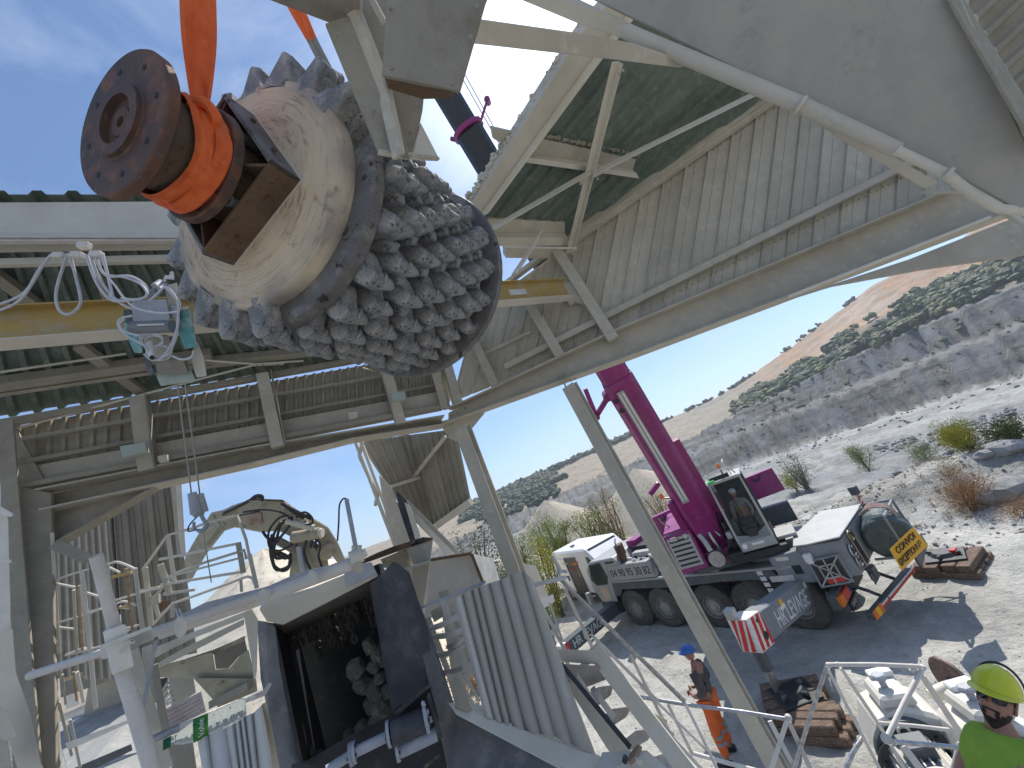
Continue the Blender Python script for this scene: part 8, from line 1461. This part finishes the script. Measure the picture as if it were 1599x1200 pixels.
# --- man in orange trousers standing on the yard, side view
def stander(name_label, base, face_az, h, tilt, kw):
    t = thing('person', name_label, 'person', (base[0], base[1], 0)); a = R_(face_az); fx_ = np.array([math.sin(a), math.cos(a), 0]); ly_ = np.array([-fx_[1], fx_[0], 0]); s = h / 1.76
    def w(x, y, z): return tuple((fx_ * (x + z * tilt) + ly_ * y + np.array([0, 0, 1.]) * z) * s)
    return t, w, s
mb_ = onz(1141, 1186, 0.0)
wk, w_, s = stander('man in dark jacket, blue helmet and orange work trousers standing half behind the column', (mb_[0], mb_[1]), -60, 1.80, -.09, None)
jn = [(w_(0, 0, .98), .125, .12), (w_(-.01, 0, 1.18), .13), (w_(-.03, 0, 1.38), .13), (w_(0, 0, 1.50), .06), (w_(.02, 0, 1.57), .055), (w_(-.01, .19, 1.42), .06), (w_(-.01, -.19, 1.42), .06), (w_(-.07, .25, 1.16), .05), (w_(-.07, -.25, 1.16), .05), (w_(.15, .17, 1.07), .036), (w_(.15, -.17, 1.07), .036), (w_(.24, .06, 1.10), .03), (w_(.24, -.06, 1.10), .03),
      (w_(0, .10, .90), .09), (w_(.03, .15, .50), .065), (w_(-.01, .17, .10), .045), (w_(.11, .18, .05), .038), (w_(0, -.10, .90), .09), (w_(.02, -.15, .50), .065), (w_(-.03, -.18, .10), .045), (w_(.09, -.2, .05), .038)]
ed = [(0, 1), (1, 2), (2, 3), (3, 4), (2, 5), (2, 6), (5, 7), (6, 8), (7, 9), (8, 10), (9, 11), (10, 12), (0, 13), (13, 14), (14, 15), (15, 16), (0, 17), (17, 18), (18, 19), (19, 20)]
jn = [(j[0], j[1] * s, (j[2] if len(j) > 2 else j[1]) * s) for j in jn]
skin_body('body', jn, ed, skin, wk)
g_ = lambda i, k, add=.012: (jn[i][0], jn[i][1] * k + add, jn[i][2] * k + add)
skin_body('jacket', [g_(0, 1.08), g_(1, 1.12), g_(2, 1.12), (w_(0, 0, 1.47), .09, .08), g_(5, 1.15), g_(6, 1.15), g_(7, 1.15), g_(8, 1.15), (w_(.08, .20, 1.10), .05, .05), (w_(.08, -.20, 1.10), .05, .05)], [(0, 1), (1, 2), (2, 3), (2, 4), (2, 5), (4, 6), (5, 7), (6, 8), (7, 9)], navy, wk)
skin_body('trousers', [(w_(0, 0, .96), .15, .145), g_(13, 1.12), g_(14, 1.25), (w_(-.01, .17, .14), .072, .072), g_(17, 1.12), g_(18, 1.25), (w_(-.03, -.18, .14), .072, .072)], [(0, 1), (1, 2), (2, 3), (0, 4), (4, 5), (5, 6)], otrous, wk)
for i_, (yy_, xx_) in enumerate(((.155, .0), (-.165, -.015))):
    for zz_ in (.34, .44): q_0 = np.array(w_(xx_, yy_, zz_)); MB().cyl(q_0, q_0 + [0, 0, .05], .083 * s, .086 * s, n=16).build('reflective_band', greyweb, wk, smooth=True, local=True)
hf = R_(-60); lk_ = np.array([math.sin(hf), math.cos(hf), 0]); rg_ = np.cross(lk_, [0, 0, 1.]); hc_ = np.array(w_(.03, 0, 1.68)); HM2 = mframe(hc_, -rg_, -lk_)
head_mesh('head', skin, wk, HM2, s * .98); helmet(wk, HM2, bluem, s, band=False)
for yy in (.175, -.19): q = np.array(w_(.05, yy, .045)); MB().box(q + np.array(wk.matrix_basis.translation), .29, .11, .10, X=lk_, Y=rg_).build('boot', black, wk, bevel=.025)
for sd_ in (1, -1):   # hands clasped in front: palm with curled fingers
    for k in range(4): q0 = np.array(w_(.25, .05 * sd_, 1.12 - .02 * k)); MB().tube(smooth_path([q0, q0 + lk_ * .04 - rg_ * .02 * sd_, q0 + lk_ * .03 - rg_ * .05 * sd_], 3), [.010] * 5 + [.008] * 2, 6).build('finger', skin, wk, smooth=True, local=True)

# --- operator in the crane cab
t = thing('person', 'crane operator in a lime hi-vis vest and white helmet seated in the crane cab', 'person', SL.w(.8, 1.0, 2.4))
T0 = np.array(t.matrix_basis.translation)
def sj(x, y, z, r, r2=None): return (tuple(SL.w(x, y, z) - T0), r * S_, (r2 or r) * S_)
oj = [sj(.78, 1.0, 3.05, .16, .14), sj(.78, 1.0, 3.3, .15, .13), sj(.80, 1.0, 3.52, .16, .13), sj(.84, 1.0, 3.68, .07), sj(.88, 1.0, 3.76, .06), sj(.82, .78, 3.58, .075), sj(.82, 1.22, 3.58, .075), sj(.92, .72, 3.28, .055), sj(.92, 1.28, 3.28, .055), sj(1.2, .74, 3.2, .042), sj(1.2, 1.26, 3.2, .042), sj(1.32, .75, 3.22, .04, .03), sj(1.32, 1.25, 3.22, .04, .03), sj(1.2, .88, 3.05, .09), sj(1.2, 1.12, 3.05, .09), sj(1.4, .88, 2.6, .06), sj(1.4, 1.12, 2.6, .06)]
skin_body('body', oj, [(0, 1), (1, 2), (2, 3), (3, 4), (2, 5), (2, 6), (5, 7), (6, 8), (7, 9), (8, 10), (9, 11), (10, 12), (0, 13), (0, 14), (13, 15), (14, 16)], skin, t)
gr_ = mat('grey_shirt', (.25, .26, .27), None, 9, .9); skin_body('vest', [(oj[i][0], oj[i][1] * 1.12 + .01, oj[i][2] * 1.12 + .01) for i in (0, 1, 2)] + [sj(.83, 1.0, 3.64, .10)], [(0, 1), (1, 2), (2, 3)], hiviz, t); skin_body('sleeves', [(oj[i][0], oj[i][1] * 1.2, oj[i][2] * 1.2) for i in (2, 5, 6, 7, 8)], [(0, 1), (0, 2), (1, 3), (2, 4)], gr_, t); skin_body('trousers', [(oj[i][0], oj[i][1] * 1.15, oj[i][2] * 1.15) for i in (0, 13, 14, 15, 16)], [(0, 1), (0, 2), (1, 3), (2, 4)], navy, t)
fl_ = SL.x; HM3 = mframe(SL.w(.92, 1.0, 3.90) - T0, -np.cross(fl_, [0, 0, 1.]), -fl_); head_mesh('head', skin, t, HM3, S_ * 1.05); helmet(t, HM3, white_c, S_ * 1.05, band=False)
# --- van worker: orange helmet and lime jacket leaning out of the door
vo = V_.M @ Vector((.15, .75, 1.55)); t = thing('person', 'tiny worker with orange helmet and lime jacket in the van door', 'person', (vo.x, vo.y, .5)); T0 = np.array(t.matrix_basis.translation); vq = lambda x, y, z: tuple(np.array(V_.M @ Vector((x, y, z))) - T0)
skin_body('body', [(vq(.15, .8, .95), .14, .13), (vq(.12, .85, 1.4), .15, .13), (vq(.08, .92, 1.6), .06, .06), (vq(.05, .98, 1.72), .09, .09), (vq(.3, .9, 1.3), .05, .05), (vq(.0, .8, 1.1), .05, .05), (vq(.2, .8, .55), .08, .08)], [(0, 1), (1, 2), (2, 3), (1, 4), (1, 5), (0, 6)], skin, t)
skin_body('jacket', [(vq(.15, .8, 1.0), .16, .15), (vq(.12, .85, 1.4), .18, .15), (vq(.3, .9, 1.3), .07, .07)], [(0, 1), (1, 2)], hiviz, t); skin_body('trousers', [(vq(.15, .8, .95), .17, .15), (vq(.2, .8, .6), .11, .11)], [(0, 1)], navy, t)
c = np.array(vq(.05, .98, 1.76)) + T0; MB().lathe([(.13, 0), (.125, .06), (.09, .12), (.0, .14)], c, (0, 0, 1), n=20).build('helmet', beacon, t, smooth=True)
# ------------------------------------------------------------------ the small truck parts by the front outrigger are left out of the crane; crates behind the landing rail
